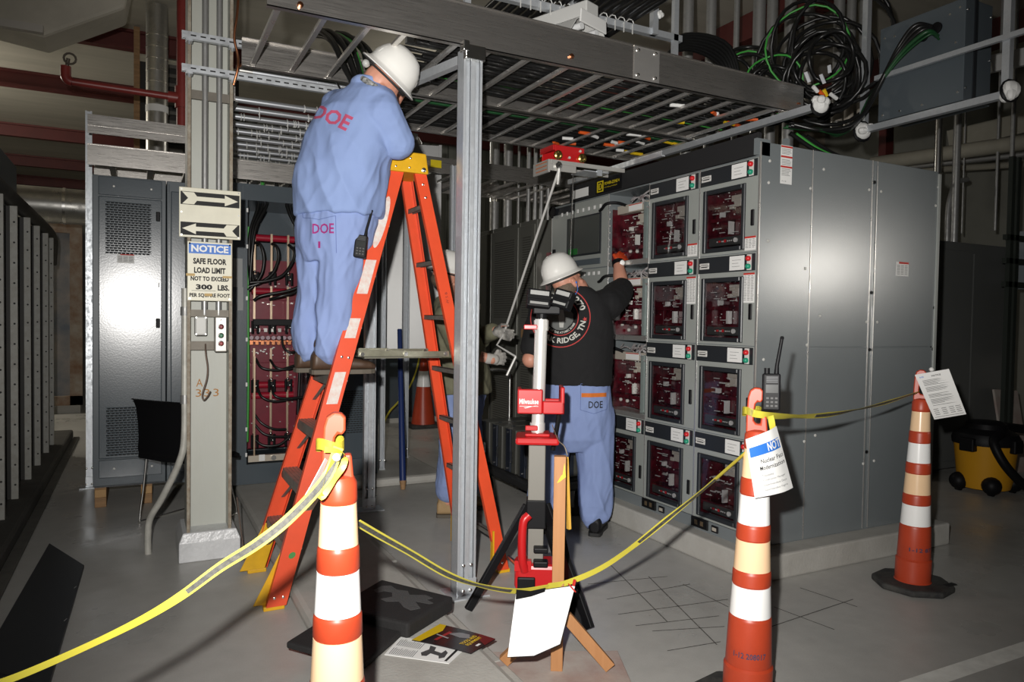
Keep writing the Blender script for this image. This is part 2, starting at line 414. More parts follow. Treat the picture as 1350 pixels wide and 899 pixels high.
# stud screen: dark sheets between white-edged studs
DARKSHEET = mat('dark_screen_sheet', (0.030, 0.028, 0.025), 0.6, var=0.5, scale=5)
STUD = mat('stud_edge_paint', (0.40, 0.40, 0.37), 0.55, var=0.5, scale=24, col2=(0.26, 0.24, 0.2))
scr = thing('stud_screen', 'long dark metal screen with pale perforated vertical studs along the left edge', 'partition', (-0.80, 6.5, 0.10))
YS = [4.35, 4.9, 5.45, 6.03, 6.70, 7.29, 7.92, 8.38]
b = B(); b.box(-0.96, -0.94, 4.0, 8.5, 0.10, 2.12); b.build('back_sheet', DARKSHEET, scr)
for y in YS:
    b = B(); b.box(-0.794, -0.752, y - 0.004, y + 0.002, 0.10, 2.13); b.box(-0.756, -0.752, y, y + 0.03, 0.10, 2.13); st = b.build('stud', STUD, scr); B().box(-0.94, -0.761, y + 0.002, y + 0.008, 0.10, 2.13).build('stud_web', DARKSHEET, scr)
    h = B()
    for k in range(14): h.cyl((-0.770, y - 0.0035, 0.2 + k * 0.14), (-0.770, y - 0.0055, 0.2 + k * 0.14), 0.007, 8)
    h.build('bolt_hole', INK, st, kind='stuff')
b = B(); b.tube(curve([(-0.80, 3.9, 2.19), (-0.80, 6, 2.19), (-0.80, 8.3, 2.19), (-0.80, 8.75, 2.12), (-0.82, 8.85, 1.9)], 6), 0.055, 10); b.build('top_pipe', mat('dirty_dark_pipe', (0.055, 0.05, 0.042), 0.6, var=0.6, scale=8), scr, smooth=40)

# grey boxes above the screen
gb = thing('wall_cabinet', 'grey metal cabinet corner high above the stud screen at the far left', 'cabinet', (-1.05, 6.0, 2.25))
B().box(-1.4, -0.95, 5.2, 6.35, 2.25, 2.62).build('body', SLATE2, gb, bevel=0.01)
B().box(-1.2, -0.95, 6.55, 7.6, 2.25, 2.66).build('flange', SLATE2, gb, bevel=0.01)

rb = thing('rusty_cabinet', 'old grey cabinet with worn rusty front in the far left aisle', 'cabinet', (-0.95, 12.4, 0))
b = B(); b.box(-1.35, -0.74, 11.75, 13.2, 0.12, 2.60); b.build('body', mat('worn_blue_grey', (0.10, 0.12, 0.15), 0.5, var=0.7, scale=2.2, col2=(0.34, 0.29, 0.24)), rb, bevel=0.015)
RUSTY = mat('rusty_trim', (0.33, 0.29, 0.24), 0.7, var=0.9, scale=5, col2=(0.18, 0.08, 0.03))
b = B(); b.box(-1.38, -0.71, 11.70, 11.75, 2.50, 2.66); b.box(-0.86, -0.71, 11.70, 11.75, 0.12, 2.5); b.box(-1.38, -0.71, 11.70, 11.75, 0.12, 0.25); b.build('frame', RUSTY, rb)
B().box(-1.35, -0.74, 11.78, 13.2, 0, 0.12).build('plinth', CONC, rb)

d = B(); d.tube([(-3.2, 9.6, 2.60), (0.6, 9.6, 2.60)], 0.20, 24)
dt = tag(d.build('pipe_duct', SILVER, smooth=40), 'fat silver pipe running level behind the galvanized post at left', 'pipe')
for x in (-1.5, -0.75, 0.0): B().tube([(x - 0.015, 9.6, 2.60), (x + 0.015, 9.6, 2.60)], 0.206, 24).build('band', STEEL, dt, smooth=40)

# canvas covered duct at the top left corner
b = B(); b.prism([(-2.6, 3.86), ((-0.693, 7.000, 3.625)[0], (-0.693, 7.000, 3.625)[2]), ((-0.110, 7.000, 3.976)[0], (-0.110, 7.000, 3.976)[2]), (0.0, 4.6), (-2.6, 4.6)], 0, 0.45, fr((0, 7.45, 0), (1, 0, 0), (0, 0, 1)))
du = tag(b.build('air_duct', DUCT, bevel=0.03), 'large pale air duct hanging in the top left corner', 'duct')
B().box(-2.6, (-0.683, 6.900, 3.701)[0], 6.88, 6.94, (-0.683, 6.900, 3.617)[2], (-0.683, 6.900, 3.677)[2]).build('hanger_bar', mat('pale_hanger', (0.50, 0.47, 0.42), 0.6), du)

# upright insulated pipe with steel bands
b = B(); b.tube([(0.16, 8.5, 2.7), (0.16, 8.5, 4.6)], 0.105, 20)
sp = tag(b.build('insulated_pipe', SILVER, smooth=40), 'upright silver jacketed pipe behind the red pipe', 'pipe')
for z in (3.0, 3.3, 3.66, 3.80, 3.92, 4.04, 4.16, 4.28): B().tube([(0.16, 8.5, z), (0.16, 8.5, z + 0.012)], 0.108, 20).build('band', STEEL, sp, smooth=40)
B().tube([(0.16, 8.5, 3.50), (0.16, 8.5, 3.57)], 0.109, 20).build('white_wrap', PAPER, sp, smooth=40)

# red sprinkler pipe
rp = thing('red_pipe', 'red sprinkler pipe with an elbow and a valve, left of the column', 'pipe', (0.0, 6.5, 3.05))
b = B(); b.tube([(-0.46, 6.5, 3.16), (0.285, 6.5, 3.15)], 0.028, 12); b.tube([(0.305, 6.5, 2.85), (0.305, 6.5, 4.6)], 0.042, 12); b.build('pipe', REDPIPE, rp, smooth=40)
b = B(); b.tube(arc((-0.46, 6.5, 3.20), 0.04, -PI / 2, -PI, 5), 0.036, 12); b.tube([(-0.50, 6.5, 3.19), (-0.50, 6.5, 3.27)], 0.036, 12)
b.build('elbow', REDPIPE, rp, smooth=40)
b = B(); b.tube([(0.20, 6.5, 3.15), (0.31, 6.5, 3.15)], 0.045, 12); b.tube([(0.305, 6.5, 3.07), (0.305, 6.5, 3.24)], 0.055, 12); b.build('tee', REDPIPE, rp, smooth=40)
b = B(); b.tube(arc((-0.47, 6.46, 3.32), 0.04, 0, 2 * PI, 12)[:-1], 0.008, 6, closed=True); b.cyl((-0.49, 6.48, 3.27), (-0.48, 6.46, 3.32), 0.014); b.build('valve', mat('dull_valve', (0.12, 0.10, 0.08), 0.5, 0.6), rp, smooth=40)

# dark louvred shaft behind the column
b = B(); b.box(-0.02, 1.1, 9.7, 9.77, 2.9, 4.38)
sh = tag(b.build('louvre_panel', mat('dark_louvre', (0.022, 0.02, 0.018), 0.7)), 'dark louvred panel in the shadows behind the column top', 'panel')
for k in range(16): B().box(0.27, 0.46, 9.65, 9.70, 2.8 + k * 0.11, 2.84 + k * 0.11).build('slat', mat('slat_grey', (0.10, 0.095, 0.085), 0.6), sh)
tag(B().box(-0.06, 0.0, 9.2, 9.32, 2.9, 4.6).build('wood_stud', WOODD), 'upright brown wooden stud beside the silver jacketed pipe', 'post')

# ---------------------------------------------------------------- steel column with its signs
COLUMN = thing('steel_column', 'cream painted steel column with open flanges standing on a concrete foot', 'column', (0.355, 4.6, 0))
b = B(); b.box(0.238, 0.252, 4.46, 4.72, 0.16, 4.6); b.box(0.458, 0.472, 4.46, 4.72, 0.16, 4.6); b.box(0.252, 0.458, 4.585, 4.60, 0.16, 4.6)
b.build('beam', CREAM, COLUMN, bevel=0.003)
b = B(); b.box(0.236, 0.254, 4.452, 4.462, 0.16, 4.6); b.box(0.456, 0.474, 4.452, 4.462, 0.16, 4.6); b.build('flange_edge', RUST, COLUMN, bevel=0.002)
WRAP = mat('shiny_white_coating', (0.66, 0.67, 0.68), 0.3, var=0.2, scale=10, bump=0.4, bscale=40)
b = B(); z0, z1 = 0.0, 0.165
vs = []
for z, k in ((0, 0), (0.11, 0), (0.165, 0.022)):
    vs += [(0.195 + k, 4.43 + k * 0.6, z), (0.522 - k, 4.43 + k * 0.6, z), (0.522 - k, 4.80 - k, z), (0.195 + k, 4.80 - k, z)]
fs = [(3, 2, 1, 0), (8, 9, 10, 11)]
for l in (0, 4):
    for k in range(4): fs.append((l + k, l + (k + 1) % 4, l + 4 + (k + 1) % 4, l + 4 + k))
B().add(vs, fs).build('concrete_foot', WRAP, COLUMN, bevel=0.006)
CHALK = mat('orange_chalk', (0.42, 0.20, 0.06), 0.9)
b = B(); M = facing((0.355, 4.583, 0)); b.text('A', -0.045, 1.005, 0.035, 0.045, M); b.text('3', -0.05, 0.945, 0.03, 0.045, M); b.text('3', -0.005, 0.945, 0.03, 0.045, M); b.text('3', 0.045, 0.945, 0.03, 0.045, M)
b.build('chalk_number', CHALK, COLUMN)
for x, r in ((0.330, 0.017), (0.405, 0.016)):
    b = B(); b.tube([(x, 4.505, 1.40), (x, 4.505, 4.6)], r, 10)
    tag(b.build('conduit', CONDUIT, smooth=40), 'thin grey conduit running up inside the cream column, %s' % ('the left of two' if x < 0.35 else 'the right of two'), 'pipe', 'conduits on the column')
b = B(); b.box(0.252, 0.458, 4.50, 4.512, 2.62, 2.67); b.box(0.252, 0.458, 4.49, 4.51, 1.39, 1.43); b.box(0.252, 0.458, 4.49, 4.51, 1.20, 1.25); b.build('bracket', mat('dull_bracket', (0.20, 0.18, 0.15), 0.6, 0.4, var=0.5), COLUMN)

# arrow sign
def sign_board(name, label, x0, x1, z0, z1, y):
    t = thing(name, label, 'sign', ((x0 + x1) / 2, y, z0))
    B().box(x0, x1, y - 0.004, y + 0.004, z0, z1).build('board', SIGN, t, bevel=0.003)
    b = B()
    for x in (x0 + 0.012, x1 - 0.012):
        for z in (z0 + 0.012, z1 - 0.012, (z0 + z1) / 2 if name == 'arrow_sign' else z1 - 0.012): b.cyl((x, y - 0.004, z), (x, y - 0.007, z), 0.005, 8)
    b.build('screw', STEEL, t)
    return t
y = 4.425
t = sign_board('arrow_sign', 'cream sign with a right arrow above a left arrow on the column', 0.193, 0.514, 1.832, 2.108, y)
for zc, sgn in ((2.048, 1), (1.880, -1)):
    M = facing((0.3535, y - 0.0045, zc)) @ Matrix.Diagonal((sgn, 1, 1, 1))
    B().box(0.2, 0.507, y - 0.0055, y - 0.003, zc - 0.036, zc + 0.036).build('black_panel', INK, t)
    pts = [(-0.145, 0.033), (-0.085, 0.033), (-0.07, 0.012), (0.075, 0.012), (0.075, 0.030), (0.145, 0.0), (0.075, -0.030), (0.075, -0.012), (-0.07, -0.012), (-0.085, -0.033), (-0.145, -0.033), (-0.115, 0)]
    if sgn < 0: pts = [(-a, c) for a, c in pts]; M = facing((0.3535, y - 0.0045, zc))
    B().prism(pts, 0.0012, 0.0022, M).build('arrow', SIGN, t)
y = 4.44
t = sign_board('notice_sign', 'cream floor load notice sign with a blue heading, under the arrow sign', 0.236, 0.470, 1.480, 1.812, y)
B().box(0.243, 0.463, y - 0.0055, y - 0.003, 1.745, 1.802).build('heading_panel', BLUEINK, t)
M = facing((0.353, y - 0.0042, 0))
B().text('NOTICE', 0, 1.7735, 0.195, 0.040, M, 0.035, lift=0.0018).build('heading', WHITE, t)
b = B()
for s, zc, w, h, bo in (('SAFE FLOOR', 1.703, 0.175, 0.034, 0.02), ('LOAD LIMIT', 1.652, 0.165, 0.034, 0.02), ('NOT TO EXCEED', 1.605, 0.200, 0.026, 0.02), ('LBS.', 1.556, 0.062, 0.032, 0.02), ('PER SQUARE FOOT', 1.510, 0.212, 0.026, 0.015)):
    b.text(s, 0.072 if s == 'LBS.' else 0, zc, w, h, M, bo + 0.025)
b.text('300', -0.030, 1.558, 0.086, 0.030, M, 0.05); b.box(-0.095, 0.03, 1.536, 1.538, 0, 0.0006, M)
b.build('lettering', INK, t)
TAPEO = mat('old_masking_tape', (0.55, 0.38, 0.16), 0.7)
b = B(); b.box(0.230, 0.275, y - 0.006, y - 0.004, 1.618, 1.632); b.box(0.42, 0.470, y - 0.006, y - 0.004, 1.612, 1.624); b.box(0.325, 0.365, y - 0.006, y - 0.004, 1.507, 1.522); b.build('tape_scrap', TAPEO, t)

# control box and push button station
t = thing('junction_box', 'blank pale grey junction box on the column under the notice sign', 'box', (0.31, 4.45, 1.29))
B().box(0.275, 0.338, 4.425, 4.485, 1.285, 1.392).build('body', mat('pale_box_paint', (0.50, 0.50, 0.47), 0.4), t, bevel=0.008)
b = B()
for x in (0.282, 0.331):
    for z in (1.292, 1.385): b.cyl((x, 4.425, z), (x, 4.422, z), 0.004, 8)
b.build('screw', STEEL, t)
t = thing('button_station', 'steel push button station with three round buttons on the column', 'switch', (0.41, 4.45, 1.19))
B().box(0.378, 0.443, 4.415, 4.485, 1.192, 1.392).build('body', mat('button_plate', (0.42, 0.40, 0.37), 0.35, 0.6), t, bevel=0.006)
for z, m in ((1.335, mat('dark_red_button', (0.22, 0.015, 0.02), 0.35)), (1.285, mat('green_button', (0.03, 0.17, 0.08), 0.35)), (1.240, mat('red_button', (0.32, 0.03, 0.03), 0.35))):
    k = B().lathe([(0.016, 0), (0.016, 0.006), (0.012, 0.008)], 14, facing((0.41, 4.415, z))).build('ring', STEEL, t, smooth=30)
    B().lathe([(0.011, 0), (0.011, 0.013), (0.006, 0.016)], 14, facing((0.41, 4.413, z))).build('button', m, k, smooth=30)
B().text('?', 0.41, 1.372, 0.008, 0.013, facing((0, 4.4148, 0))).build('lettering', INK, t)
b = B(); b.tube(curve([(0.335, 4.49, 1.235), (0.335, 4.47, 1.18), (0.345, 4.47, 1.10), (0.340, 4.47, 1.03), (0.318, 4.47, 0.95), (0.325, 4.47, 0.915), (0.345, 4.465, 0.935), (0.360, 4.46, 0.965)], 6), 0.0045, 6)
tag(b.build('wire_hook', mat('rusty_wire', (0.13, 0.09, 0.07), 0.6, 0.5), smooth=40), 'bent rusty wire hook hanging on the column below the buttons', 'hook')

# pipe that bends away from the column to the floor
b = B(); b.tube(curve([(0.228, 4.50, 1.55), (0.228, 4.50, 1.0), (0.226, 4.50, 0.70), (0.20, 4.51, 0.56), (0.12, 4.58, 0.36), (0.055, 4.66, 0.22), (0.043, 4.69, 0.12), (0.043, 4.696, 0.0)], 6), 0.019, 12)
t = tag(b.build('floor_conduit', mat('grey_painted_pipe', (0.52, 0.51, 0.46), 0.4, 0.1, var=0.5, scale=14), smooth=40), 'grey painted conduit kinked from the column down to the floor', 'pipe')
for z in (1.395, 0.895): B().tube([(0.228, 4.50, z), (0.228, 4.50, z + 0.05)], 0.024, 12).build('coupling', CONDUIT, t, smooth=40)

# ================================================================ SWITCHGEAR (front faces -X, end faces the camera)
FX = 3.03; GZ0, GZ1 = 0.14, 2.325
ROWS = [(1.800, 2.318), (1.275, 1.795), (0.745, 1.270), (0.215, 0.740)]
LABELP = mat('printed_label', (0.66, 0.65, 0.62), 0.5)
LAMPR = mat('red_lamp_lens', (0.62, 0.02, 0.025), 0.3); LAMPG = mat('green_lamp_lens', (0.02, 0.30, 0.18), 0.3)

def breaker(M, u0, u1, z0, z1, parent, seed, deep=0.12):
    """the draw-out breaker seen behind a window: maroon moulding, grey cross rail, tin straps, control strip"""
    R = random.Random(seed)
    w = u1 - u0; h = z1 - z0
    b = B(M); b.box(max(0.008, u0 - 0.03), u1 + 0.08, z0 - 0.02, z1 + 0.02, -deep - 0.02, -deep)
    b.box(max(0.007, u0 - 0.03), max(0.009, u0 - 0.026), z0 - 0.02, z1 + 0.02, -deep, -0.018)
    for k in range(4):
        a = u0 + w * (0.08 + 0.24 * k); b.box(a, a + w * 0.15, z0 + h * 0.25, z0 + h * R.uniform(0.55, 0.8), -deep, -deep + R.uniform(0.02, 0.06))
    b.box(u0, u1, z0 + h * 0.50, z0 + h * 0.56, -deep, -deep + 0.075); b.box(u0, u1, z0 + h * 0.17, z0 + h * 0.24, -deep, -deep + 0.10)
    br = b.build('breaker', MAROON2, parent)
    b = B(M); b.box(u0 + w * 0.45, u1, z0 + h * 0.82, z0 + h * 0.92, -deep, -deep + 0.05); b.box(u0 + w * 0.55, u0 + w * 0.72, z0 + h * 0.72, z0 + h * 0.86, -deep, -deep + 0.06)
    b.box(u0 + w * 0.40, u0 + w * 0.5, z0 + h * 0.70, z0 + h * 0.77, -deep, -deep + 0.05)
    b.build('cross_rail', BEIGE, br, bevel=0.002, seg=1)
    b = B(M)
    b.box(u0 + w * 0.50, u0 + w * 0.54, z0 + h * 0.27, z0 + h * 0.48, -deep + 0.05, -deep + 0.085)
    for k in range(34):
        a = u0 + w * R.uniform(0.03, 0.95); c = z0 + h * R.uniform(0.27, 0.97); s = R.uniform(0.002, 0.0055)
        b.ball((a, c, -deep + 0.07 if c > z0 + h * 0.25 else -deep + 0.02), s, s, s, n=6, m=4)
    for k in range(9):
        c = z0 + h * R.uniform(0.28, 0.9); a = u0 + w * R.uniform(0.05, 0.6); b.box(a, a + w * 0.13, c, c + 0.004, -deep + 0.07, -deep + 0.08)
    b.box(u0 + w * 0.22, u0 + w * 0.28, z0 + h * 0.58, z0 + h * 0.66, -deep + 0.04, -deep + 0.07)
    b.build('tin_fittings', ZINC, br, smooth=40)
    return br

CTRL = mat('control_strip', (0.045, 0.045, 0.043), 0.45)
def gear_door(sec, M, w, row, idx, seed, tall=True, window=True, handle=True, label=None):
    """one compartment door: plate with a window opening, name bar, lamps, handle"""
    z0, z1 = row; zt = z1 - 0.105
    u0, u1 = 0.006, w - 0.006
    if tall: uw0, uw1, zw0, zw1 = 0.035 * w / 0.47, 0.375 * w / 0.47, z0 + 0.015, zt - 0.025
    b = B(M); t = 0.016
    b.box(u0, u1, zt, z1, -t, 0)
    b.box(u0, uw0, z0, zt, -t, 0); b.box(uw1, u1, z0, zt, -t, 0); b.box(uw0, uw1, z0, zw0, -t, 0); b.box(uw0, uw1, zw1, zt, -t, 0)
    d = b.build('door', GEAR, sec)
    f = 0.026
    b = B(M); b.box(uw0, uw0 + f, zw0, zw1, -0.006, 0.012); b.box(uw1 - f, uw1, zw0, zw1, -0.006, 0.012); b.box(uw0 + f, uw1 - f, zw1 - f, zw1, -0.006, 0.012); b.box(uw0 + f, uw1 - f, zw0, zw0 + f, -0.006, 0.012)
    b.build('window_frame', GEARDK, d, bevel=0.004, seg=1)
    B(M).box(uw0 + f, uw1 - f, zw0 + f, zw1 - f, -0.003, -0.001).build('window_pane', GLASS, d)
    # control strip with push buttons, low in the window
    b = B(M); b.box(uw0 + f + 0.008, uw1 - f - 0.008, zw0 + f + 0.012, zw0 + f + 0.062, -0.045, -0.012); b.build('control_strip', CTRL, d, bevel=0.003, seg=1)
    c = (uw0 + uw1) / 2; zz = zw0 + f + 0.037
    b = B(M); b.box(c - 0.005, c + 0.009, zz - 0.007, zz + 0.009, -0.012, -0.008); b.box(c - 0.05, c - 0.035, zz - 0.004, zz + 0.006, -0.012, -0.008); b.build('red_buttons', LAMPR, d)
    b = B(M)
    for k in (-0.065, -0.025, -0.014, 0.02, 0.034, 0.05): b.box(c + k, c + k + 0.006, zz - 0.004, zz + 0.003, -0.012, -0.009)
    b.cyl((c + 0.088, zz, -0.012), (c + 0.088, zz, -0.004), 0.014, 12)
    b.build('white_buttons', LABELP, d)
    br = breaker(M, uw0 + 0.01, uw1 - 0.01, zw0 + 0.01, zw1 - 0.01, sec, seed)
    # name bar
    B(M).box(u0, u1 - 0.006, zt + 0.004, z1 - 0.006, 0, 0.005).build('name_bar', GEARDK, d)
    n = B(M).box(0.016, 0.098, zt + 0.030, zt + 0.066, 0.005, 0.008).build('name_plate', LABELP, d, bevel=0.002, seg=1)
    b = B(M); b.box(0.03, 0.085, zt + 0.054, zt + 0.057, 0.008, 0.0085); b.box(0.03, 0.085, zt + 0.040, zt + 0.046, 0.008, 0.0085); b.cyl((0.022, zt + 0.048, 0.008), (0.022, zt + 0.048, 0.0095), 0.003, 8); b.cyl((0.092, zt + 0.048, 0.008), (0.092, zt + 0.048, 0.0095), 0.003, 8); b.build('plate_print', INK, d)
    a = 0.265 * w / 0.47
    B(M).box(a, a + 0.115, zt + 0.012, z1 - 0.012, 0.005, 0.006).build('paper_note', PAPER, d)
    b = B(M)
    for k, ln in enumerate((0.07, 0.05, 0.06)): b.box(a + 0.02, a + 0.02 + ln, zt + 0.068 - k * 0.018, zt + 0.070 - k * 0.018, 0.006, 0.0065)
    b.build('note_print', GREYINK, d)
    ul = 0.418 * w / 0.47
    B(M).box(ul - 0.016, ul + 0.016, zt + 0.008, z1 - 0.010, 0.005, 0.009).build('lamp_plate', LABELP, d)
    for q, m in ((0.072, LAMPR), (0.028, LAMPG)):
        B(M).lathe([(0.015, 0), (0.015, 0.012), (0.011, 0.019), (0.004, 0.022)], 14, Matrix.Translation((ul, zt + q, 0.008))).build('red_lamp' if m is LAMPR else 'green_lamp', m, d, smooth=40)
    if handle:
        uh = 0.432 * w / 0.47; zh = z1 - 0.33 if label != 'low' else z1 - 0.36
        h = B(M).box(uh - 0.013, uh + 0.013, zh - 0.045, zh + 0.045, 0, 0.010).build('handle', BLACK, d, bevel=0.004, seg=1)
    if label == 'row1':
        lab = (0.375 * w / 0.47, w - 0.012, z0 + 0.008, z0 + 0.086)
    elif label == 'row2':
        lab = (0.372 * w / 0.47, 0.372 * w / 0.47 + 0.084, zt - 0.175, zt - 0.008)
    else: lab = None
    if lab:
        B(M).box(*lab, 0, 0.001).build('warning_label', PAPER, d)
        B(M).box(lab[0], lab[1], lab[3] - 0.010, lab[3], 0.001, 0.0014).build('label_stripe', REDINK, d)
        b = B(M); n = int((lab[3] - lab[2] - 0.02) / 0.009)
        for k in range(n):
            for c0, c1 in ((0.06, 0.32), (0.37, 0.63), (0.68, 0.94)):
                b.box(lab[0] + (lab[1] - lab[0]) * c0, lab[0] + (lab[1] - lab[0]) * (c1 - random.random() * 0.08), lab[3] - 0.018 - k * 0.009, lab[3] - 0.015 - k * 0.009, 0.001, 0.0013)
        b.build('label_print', GREYINK, d, kind='stuff')
    return d

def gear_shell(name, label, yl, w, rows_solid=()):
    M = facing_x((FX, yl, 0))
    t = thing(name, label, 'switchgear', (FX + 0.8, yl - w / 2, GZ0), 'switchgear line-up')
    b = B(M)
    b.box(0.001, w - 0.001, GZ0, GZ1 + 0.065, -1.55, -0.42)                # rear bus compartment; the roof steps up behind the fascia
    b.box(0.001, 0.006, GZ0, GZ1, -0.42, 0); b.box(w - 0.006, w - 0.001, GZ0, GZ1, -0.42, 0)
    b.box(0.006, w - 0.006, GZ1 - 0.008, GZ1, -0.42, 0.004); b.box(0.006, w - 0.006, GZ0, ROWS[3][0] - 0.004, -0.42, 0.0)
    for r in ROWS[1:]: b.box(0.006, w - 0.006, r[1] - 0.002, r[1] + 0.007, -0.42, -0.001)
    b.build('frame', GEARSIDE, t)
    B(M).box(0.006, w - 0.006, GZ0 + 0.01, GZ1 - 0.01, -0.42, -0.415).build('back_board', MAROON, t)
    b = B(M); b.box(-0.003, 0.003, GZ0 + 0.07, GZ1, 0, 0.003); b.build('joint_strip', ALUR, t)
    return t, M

# end section, nearest the camera
S4, M4 = gear_shell('switchgear_section', 'end section of the grey switchgear, four windowed doors and the broad plain side', 3.42, 0.47)
for i, r in enumerate(ROWS): gear_door(S4, M4, 0.47, r, i, 40 + i, label=('row1', 'row2', None, 'low')[i])
S3, M3 = gear_shell('switchgear_section', 'second switchgear section from the front corner, four windowed doors', 3.912, 0.487)
for i, r in enumerate(ROWS): gear_door(S3, M3, 0.487, r, i, 60 + i, label=('row1', 'row2', None, 'low')[i])
# outlets in the plinth
for S, M in ((S4, M4), (S3, M3)):
    b = B(M); b.box(-0.005 + 0.0, 0.14, 0.155, 0.215, 0.001, 0.014); o = b.build('power_outlet', BLACK, S, bevel=0.003, seg=1)
    b = B(M); b.box(0.03, 0.055, 0.172, 0.20, 0.014, 0.0155); b.box(0.08, 0.105, 0.172, 0.20, 0.014, 0.0155); b.build('outlet_insert', mat('outlet_brown', (0.10, 0.07, 0.04), 0.5), o)
    b = B(M); b.box(0.17, 0.225, 0.160, 0.20, 0.001, 0.012); b.build('counter', BLACK, S, bevel=0.003, seg=1)
    B(M).box(0.18, 0.215, 0.170, 0.19, 0.012, 0.0125).build('counter_glass', BEIGE, S)
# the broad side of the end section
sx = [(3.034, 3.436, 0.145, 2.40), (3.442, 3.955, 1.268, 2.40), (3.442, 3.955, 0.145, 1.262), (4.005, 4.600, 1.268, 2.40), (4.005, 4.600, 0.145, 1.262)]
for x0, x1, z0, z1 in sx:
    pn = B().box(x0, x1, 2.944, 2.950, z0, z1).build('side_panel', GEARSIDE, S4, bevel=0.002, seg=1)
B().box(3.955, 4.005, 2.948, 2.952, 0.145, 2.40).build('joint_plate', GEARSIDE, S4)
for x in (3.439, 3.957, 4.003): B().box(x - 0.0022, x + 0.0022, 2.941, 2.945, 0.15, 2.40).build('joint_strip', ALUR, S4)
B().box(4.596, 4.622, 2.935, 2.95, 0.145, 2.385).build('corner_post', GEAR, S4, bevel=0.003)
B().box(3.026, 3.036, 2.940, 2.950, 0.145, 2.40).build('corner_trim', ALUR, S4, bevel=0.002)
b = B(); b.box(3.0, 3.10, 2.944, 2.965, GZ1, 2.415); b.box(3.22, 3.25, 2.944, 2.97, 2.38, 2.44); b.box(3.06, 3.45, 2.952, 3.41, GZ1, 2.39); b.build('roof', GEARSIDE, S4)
b = B()
for x, z in ((3.10, 2.30), (3.10, 1.86), (3.095, 2.18), (3.425, 2.18), (3.40, 1.72), (3.53, 2.30), (3.53, 1.45), (3.43, 1.28), (3.93, 2.22), (4.04, 2.22), (3.94, 1.42), (4.04, 1.42), (4.58, 2.18), (4.60, 2.30), (4.585, 0.72), (3.09, 1.20), (3.43, 0.72), (3.52, 0.75), (3.95, 0.55), (4.05, 0.56)):
    b.lathe([(0.009, 0), (0.009, 0.003), (0.005, 0.006)], 8, facing((x, 2.944, z)))
b.build('bolt', ZINC, S4, smooth=40)
b = B()
for x, z in ((3.98, 2.27), (3.98, 1.60), (3.98, 1.25), (3.98, 0.62), (4.60, 1.52), (4.60, 1.25)): b.lathe([(0.011, 0), (0.011, 0.004)], 10, facing((x, 2.946, z)))
b.build('bolt_plug', BLACK, S4)
# paper labels on the broad side
lt = B().box(3.183, 3.272, 2.9425, 2.944, 2.185, 2.400).build('warning_label', PAPER, S4)
b = B()
for z in (2.392, 2.336, 2.280): b.box(3.183, 3.272, 2.9418, 2.9425, z - 0.005, z + 0.005)
b.build('label_stripe', REDINK, lt)
b = B()
for k in range(18):
    z = 2.378 - k * 0.0085
    if abs(z - 2.336) > 0.009 and abs(z - 2.28) > 0.009: b.box(3.19, 3.265 - random.random() * 0.02, 2.9418, 2.9425, z - 0.0012, z + 0.0012)
b.text('A S B', 3.21, 2.20, 0.035, 0.008, facing((0, 2.9425, 0)))
b.build('label_print', GREYINK, lt, kind='stuff')
lt = B().box(4.205, 4.325, 2.9425, 2.944, 1.712, 1.800).build('warning_label', PAPER, S4)
B().box(4.23, 4.325, 2.9418, 2.9425, 1.788, 1.80).build('label_stripe', REDINK, lt)
b = B()
for k in range(7):
    for c in (4.213, 4.25, 4.287): b.box(c, c + 0.028, 2.9418, 2.9425, 1.776 - k * 0.009, 1.779 - k * 0.009)
b.build('label_print', GREYINK, lt, kind='stuff')

